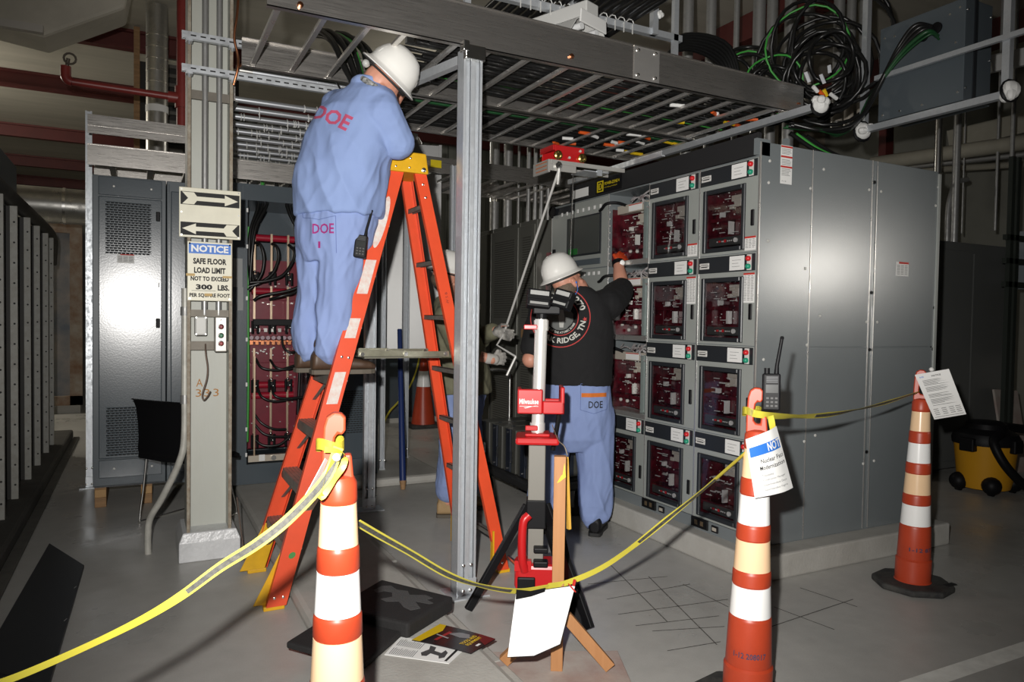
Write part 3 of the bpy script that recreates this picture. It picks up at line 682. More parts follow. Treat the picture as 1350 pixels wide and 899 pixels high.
# third section from the corner: three compartments standing open
SO, MO = gear_shell('switchgear_section', 'switchgear section with open compartments that the man in black reaches into', 4.385, 0.472)
gear_door(SO, MO, 0.472, ROWS[3], 3, 77, label='low')
for i, (z0, z1) in enumerate(ROWS[:3]):
    br = breaker(MO, 0.05, 0.385, z0 + 0.05, z1 - 0.13, SO, 90 + i, deep=0.16)
    b = B(MO); b.box(0.385, 0.45, z0 + 0.03, z1 - 0.10, -0.2, -0.05); b.box(0.385, 0.39, z0 + 0.03, z1 - 0.10, -0.05, -0.02); b.build('side_plate', mat('side_plate_grey', (0.24, 0.28, 0.27), 0.4, 0.3, var=0.3), SO)
    b = B(MO); b.box(0.02, 0.39, z1 - 0.145, z1 - 0.085, -0.12, -0.06); cr = b.build('cross_bar', BEIGE, SO, bevel=0.003)
    b = B(MO); b.box(0.16, 0.31, z1 - 0.138, z1 - 0.092, -0.06, -0.058); b.box(0.335, 0.36, z1 - 0.13, z1 - 0.10, -0.06, -0.058); b.build('paper_label', PAPER, cr)
    B(MO).box(0.16, 0.31, z1 - 0.098, z1 - 0.092, -0.058, -0.0575).build('label_stripe', REDINK, cr)
    b = B(MO); b.box(0.008, 0.464, z0 - 0.003, z0 + 0.028, -0.14, 0.002); b.build('sill_rail', ALUR, SO)
    b = B(MO); R = random.Random(i)
    for k in range(6):
        a = R.uniform(0.06, 0.3); b.tube(curve([(a, z1 - 0.03, -0.1), (a + 0.03, z1 - 0.06 - R.random() * 0.03, -0.05), (a + 0.09, z1 - 0.05, -0.06), (a + 0.14, z1 - 0.09, -0.1)], 5), 0.004, 6)
    b.tube(curve([(0.40, z1 - 0.02, -0.06), (0.36, z1 - 0.06, -0.03), (0.37, z1 - 0.12, -0.04), (0.43, z1 - 0.15, -0.05)], 6), 0.006, 6)
    b.build('wiring', mat('mixed_wire', (0.14, 0.10, 0.10), 0.4, var=1.0, scale=30, col2=(0.5, 0.5, 0.5)), SO, smooth=50, kind='stuff')
    b = B(MO)
    for q in range(9): b.lathe([(0.006, 0), (0.006, 0.006)], 6, Matrix.Translation((0.012, z0 + 0.04 + q * 0.05, -0.004)))
    for q in range(5): b.lathe([(0.012, 0), (0.012, 0.012), (0.006, 0.016)], 8, Matrix.Translation((0.06 + q * 0.08, z0 + 0.065 + R.uniform(0, 0.05), -0.10)))
    b.build('fasteners', ZINC, SO, smooth=40)
    b = B(MO); b.tube(curve([(-0.10, z1 - 0.105, 0.012), (-0.05, z1 - 0.10, 0.03), (0.01, z1 - 0.07, 0.03), (0.06, z1 - 0.065, -0.03), (0.12, z1 - 0.09, -0.07)], 5), 0.011, 8); b.build('hinge_wire', BLACK, SO, smooth=50)

# instrument section with the screen
SI, MI = gear_shell('switchgear_section', 'instrument section of the switchgear with a dark square screen on its door', 5.20, 0.812)
b = B(MI); b.box(0.006, 0.806, 1.80, 2.318, -0.016, 0); d = b.build('door', GEAR, SI, bevel=0.004)
b = B(MI); b.box(0.245, 0.725, 1.90, 2.205, 0, 0.007); b.build('screen_bezel', GEARDK, d, bevel=0.003)
B(MI).box(0.265, 0.705, 1.915, 2.19, 0.007, 0.009).build('screen', mat('grey_screen', (0.07, 0.075, 0.07), 0.2), d)
B(MI).box(0.28, 0.41, 1.915, 1.962, 0.009, 0.0105).build('green_sticker', mat('green_sticker', (0.02, 0.16, 0.03), 0.5), d)
B(MI).box(0.0, 0.35, 2.255, 2.312, 0.001, 0.006).build('name_bar', GEARDK, d)
B(MI).box(0.30, 0.72, 1.825, 1.870, 0, 0.008).build('drawer_slot', SLATE2, d, bevel=0.003)
b = B(MI)
for k in range(8): b.box(0.16 + k * 0.078, 0.18 + k * 0.078, 2.235, 2.262, 0.006, 0.011)
for k in range(6): b.box(0.36 + k * 0.066, 0.38 + k * 0.066, 1.745, 1.77, 0.001, 0.006)
b.build('wire_clip', WHITE, d)
b = B(MI); b.tube([(0.05, 2.285, 0.012), (0.05, 2.285, 0.03)], 0.035, 14); b.tube(arc((0.05, 2.285, 0.03), 0.045, 0, 5, 10, (1, 0, 0), (0, 1, 0)), 0.007, 6); b.build('cable_gland', BLACK, d, smooth=40)
b = B(MI); b.box(0.035, 0.065, 1.90, 1.98, 0, 0.014); b.box(0.04, 0.06, 1.865, 1.9, 0, 0.02); b.build('latch', BLACK, d)
b = B(MI); b.tube([(0.055, 1.93, 0.015), (0.055, 1.93, 0.035)], 0.012, 10); b.build('key_lock', STEEL, d)
for i, (z0, z1) in enumerate(ROWS[1:]):
    d = B(MI).box(0.006, 0.806, z0, z1, -0.016, 0).build('door', GEAR, SI, bevel=0.004)
    B(MI).box(0.74, 0.77, z0 + 0.2, z0 + 0.29, 0, 0.01).build('handle', BLACK, d, bevel=0.004)


# black fascia over the doors with the maker's plate
fa = thing('fascia_panel', 'long black fascia above the switchgear doors with a yellow square emblem', 'panel', (3.04, 4.0, 2.325))
MF = facing_x((3.028, 4.93, 0))
B(MF).box(0.0, 1.965, 2.332, 2.455, -0.03, 0).build('panel', BLACKM, fa, bevel=0.002)
B(MF).box(0.06, 0.27, 2.352, 2.418, 0, 0.003).build('paper_card', PAPER, fa)
B(MF).box(0.375, 0.70, 2.340, 2.445, 0, 0.004).build('name_plate', BLACK, fa)
LOGO = mat('yellow_emblem', (0.72, 0.56, 0.01), 0.5)
b = B(MF)
for a in ((0.395, 0.405, 2.352, 2.432), (0.465, 0.475, 2.352, 2.432), (0.405, 0.465, 2.424, 2.432), (0.405, 0.465, 2.352, 2.360)): b.box(*a, 0.004, 0.006)
for a in ((0.416, 0.426, 2.369, 2.415), (0.426, 0.444, 2.408, 2.415), (0.426, 0.444, 2.369, 2.376)): b.box(*a, 0.004, 0.006)
b.prism([(0.444, 2.369), (0.454, 2.380), (0.454, 2.404), (0.444, 2.415), (0.444, 2.408), (0.447, 2.402), (0.447, 2.382), (0.444, 2.376)], 0.004, 0.006)
b.text('POWER-ZONE 4', 0.583, 2.404, 0.185, 0.022, None, 0.02, z=0.0045); b.text('Low Voltage Switchgear', 0.57, 2.376, 0.16, 0.012, None, 0.0, z=0.0045)
b.build('emblem', LOGO, fa)

# ================================================================ SLATE CABINETS along the left
def louvre(x0, x1, z0, z1, y, parent, rows, cols):
    b = B(); h = (z1 - z0) / rows
    for r in range(rows):
        off = (r % 2) * 0.5
        for c in range(cols):
            a = x0 + (x1 - x0) * (c + off * 0.6) / (cols + 0.3); e = a + (x1 - x0) / (cols + 0.3) * 0.80
            z = z0 + r * h
            b.box(a, e, y - 0.0015, y + 0.004, z, z + h * 0.42)
    b.build('louvre_slots', mat('slot_black', (0.006, 0.006, 0.006), 0.8), parent, kind='stuff')
    b = B()
    for r in range(rows):
        z = z0 + r * h + h * 0.42
        b.add([(x0, y, z + h * 0.3), (x1, y, z + h * 0.3), (x1, y - 0.004, z), (x0, y - 0.004, z)], [(0, 3, 2, 1)])
    b.build('louvre_lips', SLATE, parent, kind='stuff')
YF = 5.95
ca = thing('slate_cabinet', 'tall slate grey cabinet with two louvred vents standing on wooden blocks', 'cabinet', (0.0, 6.3, 0.156))
b = B(); b.box(-0.30, 0.172, YF + 0.006, 6.62, 0.156, 2.385); b.build('body', SLATE2, ca, bevel=0.004)
dr = B().box(-0.262, 0.145, YF - 0.014, YF + 0.006, 0.355, 2.235).build('door', SLATE, ca, bevel=0.006)
B().box(-0.262, 0.145, YF - 0.010, YF + 0.006, 2.245, 2.375).build('top_panel', SLATE, ca, bevel=0.004)
B().box(-0.262, 0.145, YF - 0.010, YF + 0.006, 0.215, 0.345).build('kick_panel', SLATE, ca, bevel=0.004)
louvre(-0.218, 0.076, 1.83, 2.205, YF - 0.014, dr, 22, 11); louvre(-0.215, 0.080, 0.375, 0.73, YF - 0.014, dr, 20, 11)
B().box(-0.145, -0.035, YF - 0.0155, YF - 0.014, 1.765, 1.83).build('warning_label', PAPER, dr)
B().box(-0.125, -0.035, YF - 0.0162, YF - 0.0155, 1.822, 1.83).build('label_stripe', REDINK, dr)
b = B()
for k in range(6):
    for c in (-0.14, -0.105, -0.07): b.box(c, c + 0.028, YF - 0.016, YF - 0.0155, 1.812 - k * 0.007, 1.8145 - k * 0.007)
b.build('label_print', GREYINK, dr, kind='stuff')
for z in (2.12, 1.34): B().box(0.105, 0.133, YF - 0.026, YF - 0.014, z - 0.04, z + 0.03).build('handle', BLACK, dr, bevel=0.005)
B().box(0.122, 0.127, YF - 0.017, YF - 0.014, 1.60, 1.63).build('key_slot', BLACK, dr)
b = B()
for x, z in ((-0.165, 2.31), (0.075, 2.31), (-0.165, 0.28), (0.08, 0.28)): b.lathe([(0.008, 0), (0.008, 0.003), (0.004, 0.005)], 8, facing((x, YF - 0.010, z)))
b.build('bolt', ZINC, ca)
b = B(); b.box(-0.29, 0.30, 5.96, 6.6, 0.145, 0.156); b.build('base_rail', GEARDK, ca)
cb = thing('slate_cabinet', 'narrow slate cabinet half hidden behind the cream column', 'cabinet', (0.38, 6.3, 0.13))
b = B(); b.box(0.178, 0.60, YF + 0.006, 6.62, 0.135, 2.385); b.build('body', SLATE2, cb, bevel=0.004)
B().box(0.205, 0.59, YF - 0.012, YF + 0.006, 0.22, 2.31).build('door', SLATE, cb, bevel=0.006)
for x in (0.193,): B().box(x - 0.004, x + 0.004, YF - 0.004, YF + 0.006, 0.2, 2.36).build('edge_strip', SLATE, cb)
def blocks(x, tall, lab):
    t = thing('wood_block', lab, 'block', (x, 6.0, 0))
    B().box(x - 0.037, x + 0.037, 5.965, 6.55, 0, 0.072).build('lower_block', WOODD, t, bevel=0.004)
    B().box(x - 0.037, x + 0.037, 5.96, 6.55, 0.073, 0.130).build('upper_block', mat('fresh_block', (0.50, 0.30, 0.13), 0.7, var=0.4, scale=9), t, bevel=0.004)
    B().box(x - 0.037, x + 0.037, 5.962, 6.55, 0.131, 0.1445).build('shim', WOODD, t)
blocks(-0.252, 1, 'stacked wooden blocks under the left corner of the slate cabinet')
blocks(0.045, 1, 'stacked wooden blocks under the right side of the slate cabinet')

# open cabinet full of copper bars and cables
cc = thing('open_cabinet', 'slate cabinet standing open, showing maroon boards, bus bars and thick cables', 'cabinet', (0.95, 6.3, 0.08))
b = B(); b.box(0.610, 0.742, YF, 6.62, 0.08, 2.42); b.box(1.20, 1.26, YF, 6.62, 0.08, 2.42); b.box(0.742, 1.20, YF, 6.62, 2.295, 2.42); b.box(0.742, 1.20, YF, 6.62, 0.08, 0.235); b.box(0.742, 1.20, 6.58, 6.62, 0.235, 2.295); b.build('body', SLATE, cc)
b = B()
for k in range(3): b.box(0.625 + k * 0.04, 0.628 + k * 0.04, YF - 0.003, YF, 2.30, 2.40)
b.build('seam', SLATE2, cc)
b = B(); b.box(0.640, 0.706, YF - 0.002, YF, 1.62, 1.84); b.build('grey_label', mat('grey_label', (0.30, 0.31, 0.31), 0.6), cc)
b = B(); b.box(0.672, 0.712, YF - 0.0021, YF - 0.0005, 1.44, 1.62); b.build('grey_label', mat('grey_label', (0.3, 0.31, 0.31), 0.6), cc)
b = B()
for z in (2.2, 1.92, 1.52, 1.2, 0.85, 0.5, 0.3): b.box(0.732, 0.745, YF - 0.012, YF, z, z + 0.03)
b.build('hinge', WHITE, cc)
b = B(); b.box(0.744, 1.198, 6.28, 6.30, 0.30, 1.86); b.build('back_board', MAROON, cc)
b = B(); b.box(0.78, 1.16, 6.18, 6.20, 1.28, 1.53); b.box(0.78, 1.16, 6.18, 6.20, 0.32, 1.02); b.build('front_board', MAROON, cc, bevel=0.004)
for z in (2.03, 1.60, 0.84, 0.755): 
    b = B(); b.tube([(0.80, 6.15, z), (1.13, 6.15, z)], 0.028, 12); b.build('red_sleeve', REDBAR, cc, smooth=40)
for r, (z0, z1) in enumerate(((1.72, 2.0), (1.33, 1.58), (0.86, 1.08), (0.42, 0.74))):
    for x in (0.815, 0.945, 1.075):
        s = B().box(x - 0.008, x + 0.008, 6.10, 6.115, z0, z1 + 0.06).build('bus_strap', mat('tinned_copper', (0.55, 0.42, 0.30), 0.3, 0.9), cc)
        b = B(); b.box(x - 0.022, x + 0.022, 6.06, 6.11, z0 - 0.03, z0 + 0.01); b.tube([(x - 0.02, 6.05, z0 + 0.03), (x - 0.02, 6.05, z0 - 0.07)], 0.010, 8); b.tube([(x + 0.02, 6.05, z0 + 0.03), (x + 0.02, 6.05, z0 - 0.07)], 0.010, 8); b.build('terminal_lug', BLACK, s)
        b = B(); b.ball((x, 6.09, z0 + 0.03), 0.012, n=8, m=6); b.ball((x + 0.01, 6.05, z0 - 0.02), 0.009, n=8, m=6); b.build('nut', STEEL, s, smooth=50)
R = random.Random(5); b = B(); bb = B()
for k in range(9):
    x = 0.79 + k * 0.042
    b.cyl((x, 6.10, 1.225), (x, 6.06, 1.225), 0.016, 10); bb.box(x - 0.012, x + 0.012, 6.07, 6.12, 1.17, 1.20)
b.build('capacitor_row', mat('pinkish_capacitor', (0.42, 0.30, 0.34), 0.35), cc, smooth=40); bb.box(0.775, 1.18, 6.09, 6.12, 1.195, 1.203); bb.build('copper_rail', COPPER, cc)
b = B()
for k in range(7): b.box(0.79 + k * 0.055, 0.815 + k * 0.055, 6.165, 6.18, 1.27, 1.30)
for k in range(60):
    z = R.choice((1.68, 1.64, 1.10, 1.14, 1.06, 0.68, 0.92, 1.5, 0.5)) + R.uniform(-0.03, 0.03); x = R.uniform(0.79, 1.16); b.box(x, x + R.uniform(0.006, 0.02), 6.16, 6.18, z, z + R.uniform(0.004, 0.014))
b.build('board_fittings', STEEL, cc, kind='stuff')
b = B(); b.box(0.80, 1.10, 6.04, 6.08, 1.345 - 0.02, 1.385 - 0.01); b.build('fuse_block', BLACK, cc, bevel=0.004)
b = B(); b.box(0.80, 0.812, 6.0, 6.02, 0.28, 1.08); b.box(0.80, 1.05, 6.0, 6.02, 0.275, 0.285); b.build('brace', mat('tinned_copper', (0.55, 0.42, 0.30), 0.3, 0.9), cc)
b = B(); b.box(0.76, 1.19, 5.99, 6.03, 0.245, 0.295); g = b.build('ground_bar', mat('dull_tin', (0.45, 0.40, 0.33), 0.5, 0.6), cc)
B().box(0.84, 0.885, 5.985, 5.99, 0.25, 0.30).build('grounding_pad', PAPER, g); B().tube([(0.95, 5.99, 0.272), (0.95, 5.97, 0.272)], 0.02, 12).build('bolt', STEEL, g)
cabs = [[(0.86, 6.1, 2.42), (0.83, 6.06, 2.25), (0.77, 6.02, 2.05), (0.765, 6.02, 1.80), (0.78, 6.04, 1.62)],
        [(0.90, 6.1, 2.42), (0.86, 6.06, 2.25), (0.79, 6.0, 2.08), (0.775, 6.0, 1.82), (0.80, 6.03, 1.66)],
        [(0.94, 6.1, 2.42), (0.89, 6.04, 2.26), (0.81, 5.99, 2.1), (0.78, 5.98, 1.9), (0.77, 6.0, 1.7)],
        [(1.06, 6.1, 2.42), (1.10, 6.05, 2.2), (1.17, 6.02, 2.0), (1.18, 6.02, 1.7), (1.17, 6.04, 1.2), (1.15, 6.05, 0.6)],
        [(1.02, 6.1, 2.42), (1.07, 6.02, 2.22), (1.15, 5.99, 2.02), (1.165, 5.99, 1.7), (1.12, 6.0, 1.60), (0.98, 6.02, 1.55)],
        [(1.10, 6.1, 2.42), (1.13, 6.02, 2.25), (1.18, 5.98, 2.05), (1.185, 5.98, 1.72), (1.10, 5.98, 1.62), (0.86, 6.0, 1.56), (0.80, 6.02, 1.52)],
        [(0.82, 6.08, 1.98), (0.85, 6.03, 1.96), (0.875, 6.02, 1.86), (0.86, 6.02, 1.74), (0.80, 6.02, 1.64), (0.76, 6.03, 1.60)],
        [(0.945, 6.08, 1.98), (0.975, 6.03, 1.95), (0.985, 6.02, 1.86), (0.94, 6.01, 1.74), (0.84, 6.01, 1.66), (0.76, 6.02, 1.63)],
        [(1.075, 6.08, 1.98), (1.11, 6.03, 1.93), (1.10, 6.02, 1.85), (1.02, 6.0, 1.73), (0.90, 6.0, 1.68), (0.77, 6.01, 1.66)],
        [(1.18, 6.0, 1.68), (1.12, 5.98, 1.60), (1.0, 5.98, 1.56), (0.92, 6.02, 1.53)],
        [(1.02, 6.05, 1.24), (1.03, 6.02, 1.15), (1.08, 6.0, 1.11), (1.17, 6.02, 1.13)],
        [(0.82, 6.05, 1.06), (0.86, 6.0, 0.99), (0.98, 5.99, 0.97), (1.10, 6.0, 1.0), (1.18, 6.02, 1.02)],
        [(0.93, 6.05, 1.05), (0.97, 6.0, 0.99), (1.06, 5.99, 0.975), (1.17, 6.01, 1.0)],
        [(0.83, 6.05, 0.84), (0.86, 6.0, 0.76), (0.95, 5.99, 0.72), (1.08, 6.0, 0.73), (1.18, 6.02, 0.74)],
        [(0.945, 6.05, 0.84), (0.955, 6.0, 0.77), (1.03, 5.99, 0.74), (1.18, 6.0, 0.745)],
        [(0.81, 6.03, 0.62), (0.86, 6.0, 0.55), (0.95, 5.99, 0.50), (1.05, 6.0, 0.49)],
        [(0.81, 6.03, 0.54), (0.87, 6.0, 0.47), (0.95, 5.99, 0.44), (1.05, 6.0, 0.43)],
        [(0.81, 6.03, 0.42), (0.88, 6.0, 0.37), (0.99, 5.99, 0.37), (1.07, 6.0, 0.42)],
        [(0.76, 6.05, 2.1), (0.765, 6.05, 1.9), (0.76, 6.05, 1.5), (0.765, 6.05, 0.9), (0.76, 6.05, 0.4)]]
for k, c in enumerate(cabs):
    B().tube(curve(c, 6), 0.013 if k < 10 else 0.010, 8).build('cable', GREENC if k == 18 else CABLE, cc, smooth=60)
cd = thing('slate_cabinet', 'slate cabinet with a low louvred vent behind the step ladder', 'cabinet', (1.54, 6.3, 0.08))
b = B(); b.box(1.268, 1.80, YF + 0.006, 6.62, 0.08, 2.42); b.build('body', SLATE2, cd, bevel=0.004)
dr = B().box(1.29, 1.78, YF - 0.012, YF + 0.006, 0.22, 2.36).build('door', SLATE, cd, bevel=0.006)
louvre(1.475, 1.74, 0.44, 0.80, YF - 0.012, dr, 20, 10)
for z in (1.25, 0.46): B().box(1.742, 1.77, YF - 0.026, YF - 0.012, z, z + 0.09).build('handle', BLACK, dr, bevel=0.005)

# ================================================================ OVERHEAD LADDER TRAYS
def rail_bm(b, x0, x1, y, s, zb=2.738, zt0=2.955, zt1=2.905):
    """C channel along X: web at y, flanges turned towards +s"""
    for (za0, za1, zb0, zb1, ya, yb) in ((zb, zt0, zb, zt1, y, y + 0.004 * s), (zb, zb + 0.004, zb, zb + 0.004, y, y + 0.034 * s), (zt0 - 0.004, zt0, zt1 - 0.004, zt1, y - 0.010 * s, y + 0.03 * s)):
        vs = [(x0, ya, za0), (x1, ya, zb0), (x1, yb, zb0), (x0, yb, za0), (x0, ya, za1), (x1, ya, zb1), (x1, yb, zb1), (x0, yb, za1)]
        fs = [(0, 3, 2, 1), (4, 5, 6, 7), (0, 1, 5, 4), (1, 2, 6, 5), (2, 3, 7, 6), (3, 0, 4, 7)]
        if s < 0: fs = [tuple(reversed(f)) for f in fs]
        b.add(vs, fs)
TRA = thing('cable_tray', 'wide aluminium ladder tray crossing the top of the picture, carried by the near post', 'cable tray', (2.1, 3.7, 2.738))
b = B(); rail_bm(b, 0.487, 3.755, 3.30, 1); b.build('side_rail', ALU, TRA)
b = B(); rail_bm(b, 0.487, 3.755, 4.18, -1, zt0=2.89, zt1=2.89); b.build('side_rail', ALU, TRA)
RX = [0.539, 0.743, 0.945, 1.120, 1.385, 1.567, 1.793, 2.027, 2.25, 2.391, 2.564, 2.733, 2.885, 3.05, 3.22, 3.39, 3.56, 3.70]
for x in RX:
    b = B(); b.box(x - 0.014, x + 0.014, 3.306, 4.174, 2.744, 2.764); b.build('rung', ALUR, TRA, bevel=0.003, seg=1)
b = B(); b.box(2.425, 2.60, 3.2955, 3.2995, 2.742, 2.925); o = b.build('splice_plate', ALUR, TRA)
b = B()
for x in (2.45, 2.57):
    for z in (2.765, 2.90): b.lathe([(0.011, 0), (0.011, 0.006), (0.006, 0.012)], 8, facing((x, 3.2955, z)))
b.build('bolt', STEEL, o, smooth=40)
b = B(); b.lathe([(0.014, 0), (0.014, 0.01), (0.008, 0.014)], 8, facing((0.625, 3.299, 2.765))); b.lathe([(0.014, 0), (0.014, 0.01), (0.008, 0.014)], 8, facing((2.02, 3.299, 2.790))); b.box(3.70, 3.72, 3.29, 3.30, 2.79, 2.80); b.build('copper_bolt', COPPER, TRA, smooth=40)
TRB = thing('cable_tray', 'second aluminium ladder tray just behind the wide front one', 'cable tray', (2.5, 4.6, 2.738))
b = B(); rail_bm(b, 1.25, 3.80, 4.20, 1, zt0=2.885, zt1=2.885); b.build('side_rail', ALU, TRB)
b = B(); rail_bm(b, 1.25, 3.80, 4.98, -1, zt0=2.885, zt1=2.885); b.build('side_rail', ALU, TRB)
for k in range(13):
    x = 1.40 + 0.188 * k; b = B(); b.box(x - 0.013, x + 0.013, 4.206, 4.974, 2.744, 2.762); b.build('rung', ALUR, TRB, bevel=0.003, seg=1)
# tray running away to the left rear
TRC = thing('cable_tray', 'ladder tray running away to the rear beside the column, round rungs with white ties', 'cable tray', (0.98, 5.6, 2.69))
for x in (0.50, 1.50):
    b = B(); b.box(x - 0.004, x + 0.004, 4.62, 7.4, 2.67, 2.80); b.box(x - 0.02, x + 0.02, 4.62, 7.4, 2.67, 2.674); b.build('side_rail', ALU, TRC)
TIE = mat('white_cable_tie', (0.62, 0.62, 0.60), 0.45)
for k in range(11):
    y = 4.68 + 0.2 * k
    r = B().tube([(0.50, y, 2.70), (1.50, y, 2.70)], 0.018, 10).build('rung', mat('pale_conduit', (0.50, 0.52, 0.55), 0.35, 0.7), TRC, smooth=40)
    b = B(); R = random.Random(k)
    for q in range(4 if k < 2 else 14):
        x = 0.56 + R.random() * 0.85; b.tube(arc((x, y, 2.70), 0.023, 0, 2 * PI, 7, (0, 1, 0), (0, 0, 1))[:-1], 0.003, 4, closed=True); b.box(x - 0.002, x + 0.002, y - 0.026, y - 0.022, 2.69 - R.random() * 0.05, 2.70)
    b.build('cable_ties', TIE, r, kind='stuff')
# struts clamped to the column
for z, x1, lab in ((2.765, 1.30, 'slotted strut clamped across the column, the lower of two'), (2.945, 0.66, 'slotted strut clamped across the column, the upper of two')):
    t = thing('strut_channel', lab, 'strut', (0.7, 4.44, z - 0.02))
    b = B(); b.box(0.205, x1, 4.424, 4.428, z - 0.02, z + 0.02); b.box(0.205, x1, 4.428, 4.452, z - 0.02, z - 0.017); b.box(0.205, x1, 4.428, 4.452, z + 0.017, z + 0.02); b.build('channel', GALV, t)
    b = B()
    for k in range(int((x1 - 0.25) / 0.05)): b.box(0.25 + k * 0.05, 0.278 + k * 0.05, 4.423, 4.4245, z - 0.004, z + 0.004)
    b.build('slot', INK, t, kind='stuff')
    b = B()
    for x in (0.243, 0.467): b.box(x - 0.018, x + 0.018, 4.42, 4.47, z - 0.032, z - 0.021); b.cyl((x, 4.43, z - 0.05), (x, 4.43, z - 0.02), 0.006, 8)
    b.build('clamp', GALV, t)
for z, x0, x1, lab in ((2.835, 0.52, 1.25, 'grey pipe lying just above the lower strut beside the column'), (3.0, 0.50, 1.0, 'short grey pipe above the upper strut beside the column')):
    o = B().tube([(x0, 4.55, z), (x1, 4.55, z)], 0.022, 12).build('pipe', mat('pale_conduit', (0.5, 0.52, 0.55), 0.35, 0.7), smooth=40); tag(o, lab, 'pipe')
    B().tube([(x0 - 0.02, 4.55, z), (x0 + 0.07, 4.55, z)], 0.027, 12).build('coupling', STEEL, o, smooth=40)
b = B(); b.tube(curve([(0.50, 4.36, 3.4), (0.485, 4.36, 3.1), (0.47, 4.37, 2.96), (0.49, 4.38, 2.86), (0.49, 4.38, 2.79), (0.47, 4.40, 2.70)], 6), 0.007, 8); b.tube(curve([(0.495, 4.38, 2.80), (0.54, 4.33, 2.83), (0.60, 4.25, 2.84)], 6), 0.007, 8)
tag(b.build('ground_wire', COPPER, smooth=50), 'bare copper ground wire dropping beside the column top', 'wire')
b = B(); b.tube(curve([(0.55, 5.4, 2.735), (0.9, 5.38, 2.72), (1.45, 5.3, 2.715)], 6), 0.006, 6)
tag(b.build('ground_wire', COPPER, smooth=50), 'long thin copper wire lying across the tray behind the man on the ladder', 'wire')

# tray over the slate cabinets
TRD = thing('cable_tray', 'aluminium tray above the slate cabinets with a bright broad lower rail', 'cable tray', (1.5, 6.3, 2.47))
b = B(); b.box(-0.335, 1.95, 6.08, 6.084, 2.700, 2.835); b.box(-0.335, 1.95, 6.07, 6.09, 2.700, 2.704); b.box(-0.335, 1.95, 6.075, 6.08, 2.755, 2.77); b.build('upper_rail', ALU, TRD)
b = B(); b.box(-0.335, 1.24, 6.06, 6.064, 2.470, 2.620); b.box(-0.335, 1.24, 6.05, 6.08, 2.470, 2.474); b.box(-0.335, 1.24, 6.05, 6.08, 2.616, 2.62); b.build('lower_rail', ALU, TRD)
b = B(); b.box(-0.335, 1.24, 6.90, 6.904, 2.470, 2.62); b.build('lower_rail', ALU, TRD)
for k in range(6): B().box(-0.20 + k * 0.25, -0.16 + k * 0.25, 6.064, 6.90, 2.475, 2.495).build('rung', ALUR, TRD)
TRE = thing('cable_tray', 'dull aluminium tray crossing behind the red trolley', 'cable tray', (3.0, 6.3, 2.68))
b = B(); b.box(1.98, 4.4, 6.08, 6.084, 2.690, 2.835); b.box(1.98, 4.4, 6.05, 6.084, 2.690, 2.694); b.build('side_rail', ALU, TRE)
b = B(); b.box(1.98, 4.4, 7.0, 7.004, 2.690, 2.835); b.build('side_rail', ALU, TRE)
for k in range(11): B().box(2.1 + k * 0.21, 2.13 + k * 0.21, 6.084, 7.0, 2.695, 2.715).build('rung', ALUR, TRE)
B().box(2.28, 2.38, 6.05, 6.06, 2.735, 2.80).build('yellow_tag', mat('yellow_tag', (0.75, 0.58, 0.01), 0.5), TRE)
ORD = ['first', 'second', 'third', 'fourth', 'fifth', 'sixth', 'seventh', 'eighth', 'ninth', 'tenth', 'eleventh', 'twelfth', 'thirteenth', 'fourteenth', 'fifteenth', 'sixteenth', 'seventeenth', 'eighteenth', 'nineteenth', 'twentieth', 'twenty-first', 'twenty-second']
# tray higher up, running to the rear
TRF = thing('cable_tray', 'high strut rack of black cables above the front tray rail', 'cable tray', (2.3, 4.0, 3.2))
for y in (3.72, 4.6, 5.6, 6.6):
    r = B().box(1.55, 3.1, y - 0.02, y + 0.02, 3.20, 3.24).build('strut', GALV, TRF)
    b = B()
    for k in range(13): 
        x = 1.92 + k * 0.065; b.tube(arc((x, y, 3.245), 0.028, 0, 2 * PI, 7, (1, 0, 0.2), (0, 0, 1))[:-1], 0.004, 4, closed=True); b.box(x - 0.003, x + 0.003, y - 0.03, y - 0.025, 3.17, 3.23)
    b.build('cable_ties', TIE, r, kind='stuff')
for x in (1.60, 2.28, 3.05): B().box(x - 0.018, x + 0.018, 3.70, 3.73, 2.93, 4.6).build('hanger', GALV, TRF)
for k in range(15):
    x = 1.86 + k * 0.062
    o = B().tube(curve([(x, 3.35 + 0.02 * (k % 3), 3.29), (x, 4.6, 3.262), (x + 0.01, 6.8, 3.262)], 5), 0.019, 8).build('power_cable', CABLE, smooth=60)
    tag(o, '%s black cable from the left in the high rack' % ORD[k], 'cable', 'cables in the high rack')

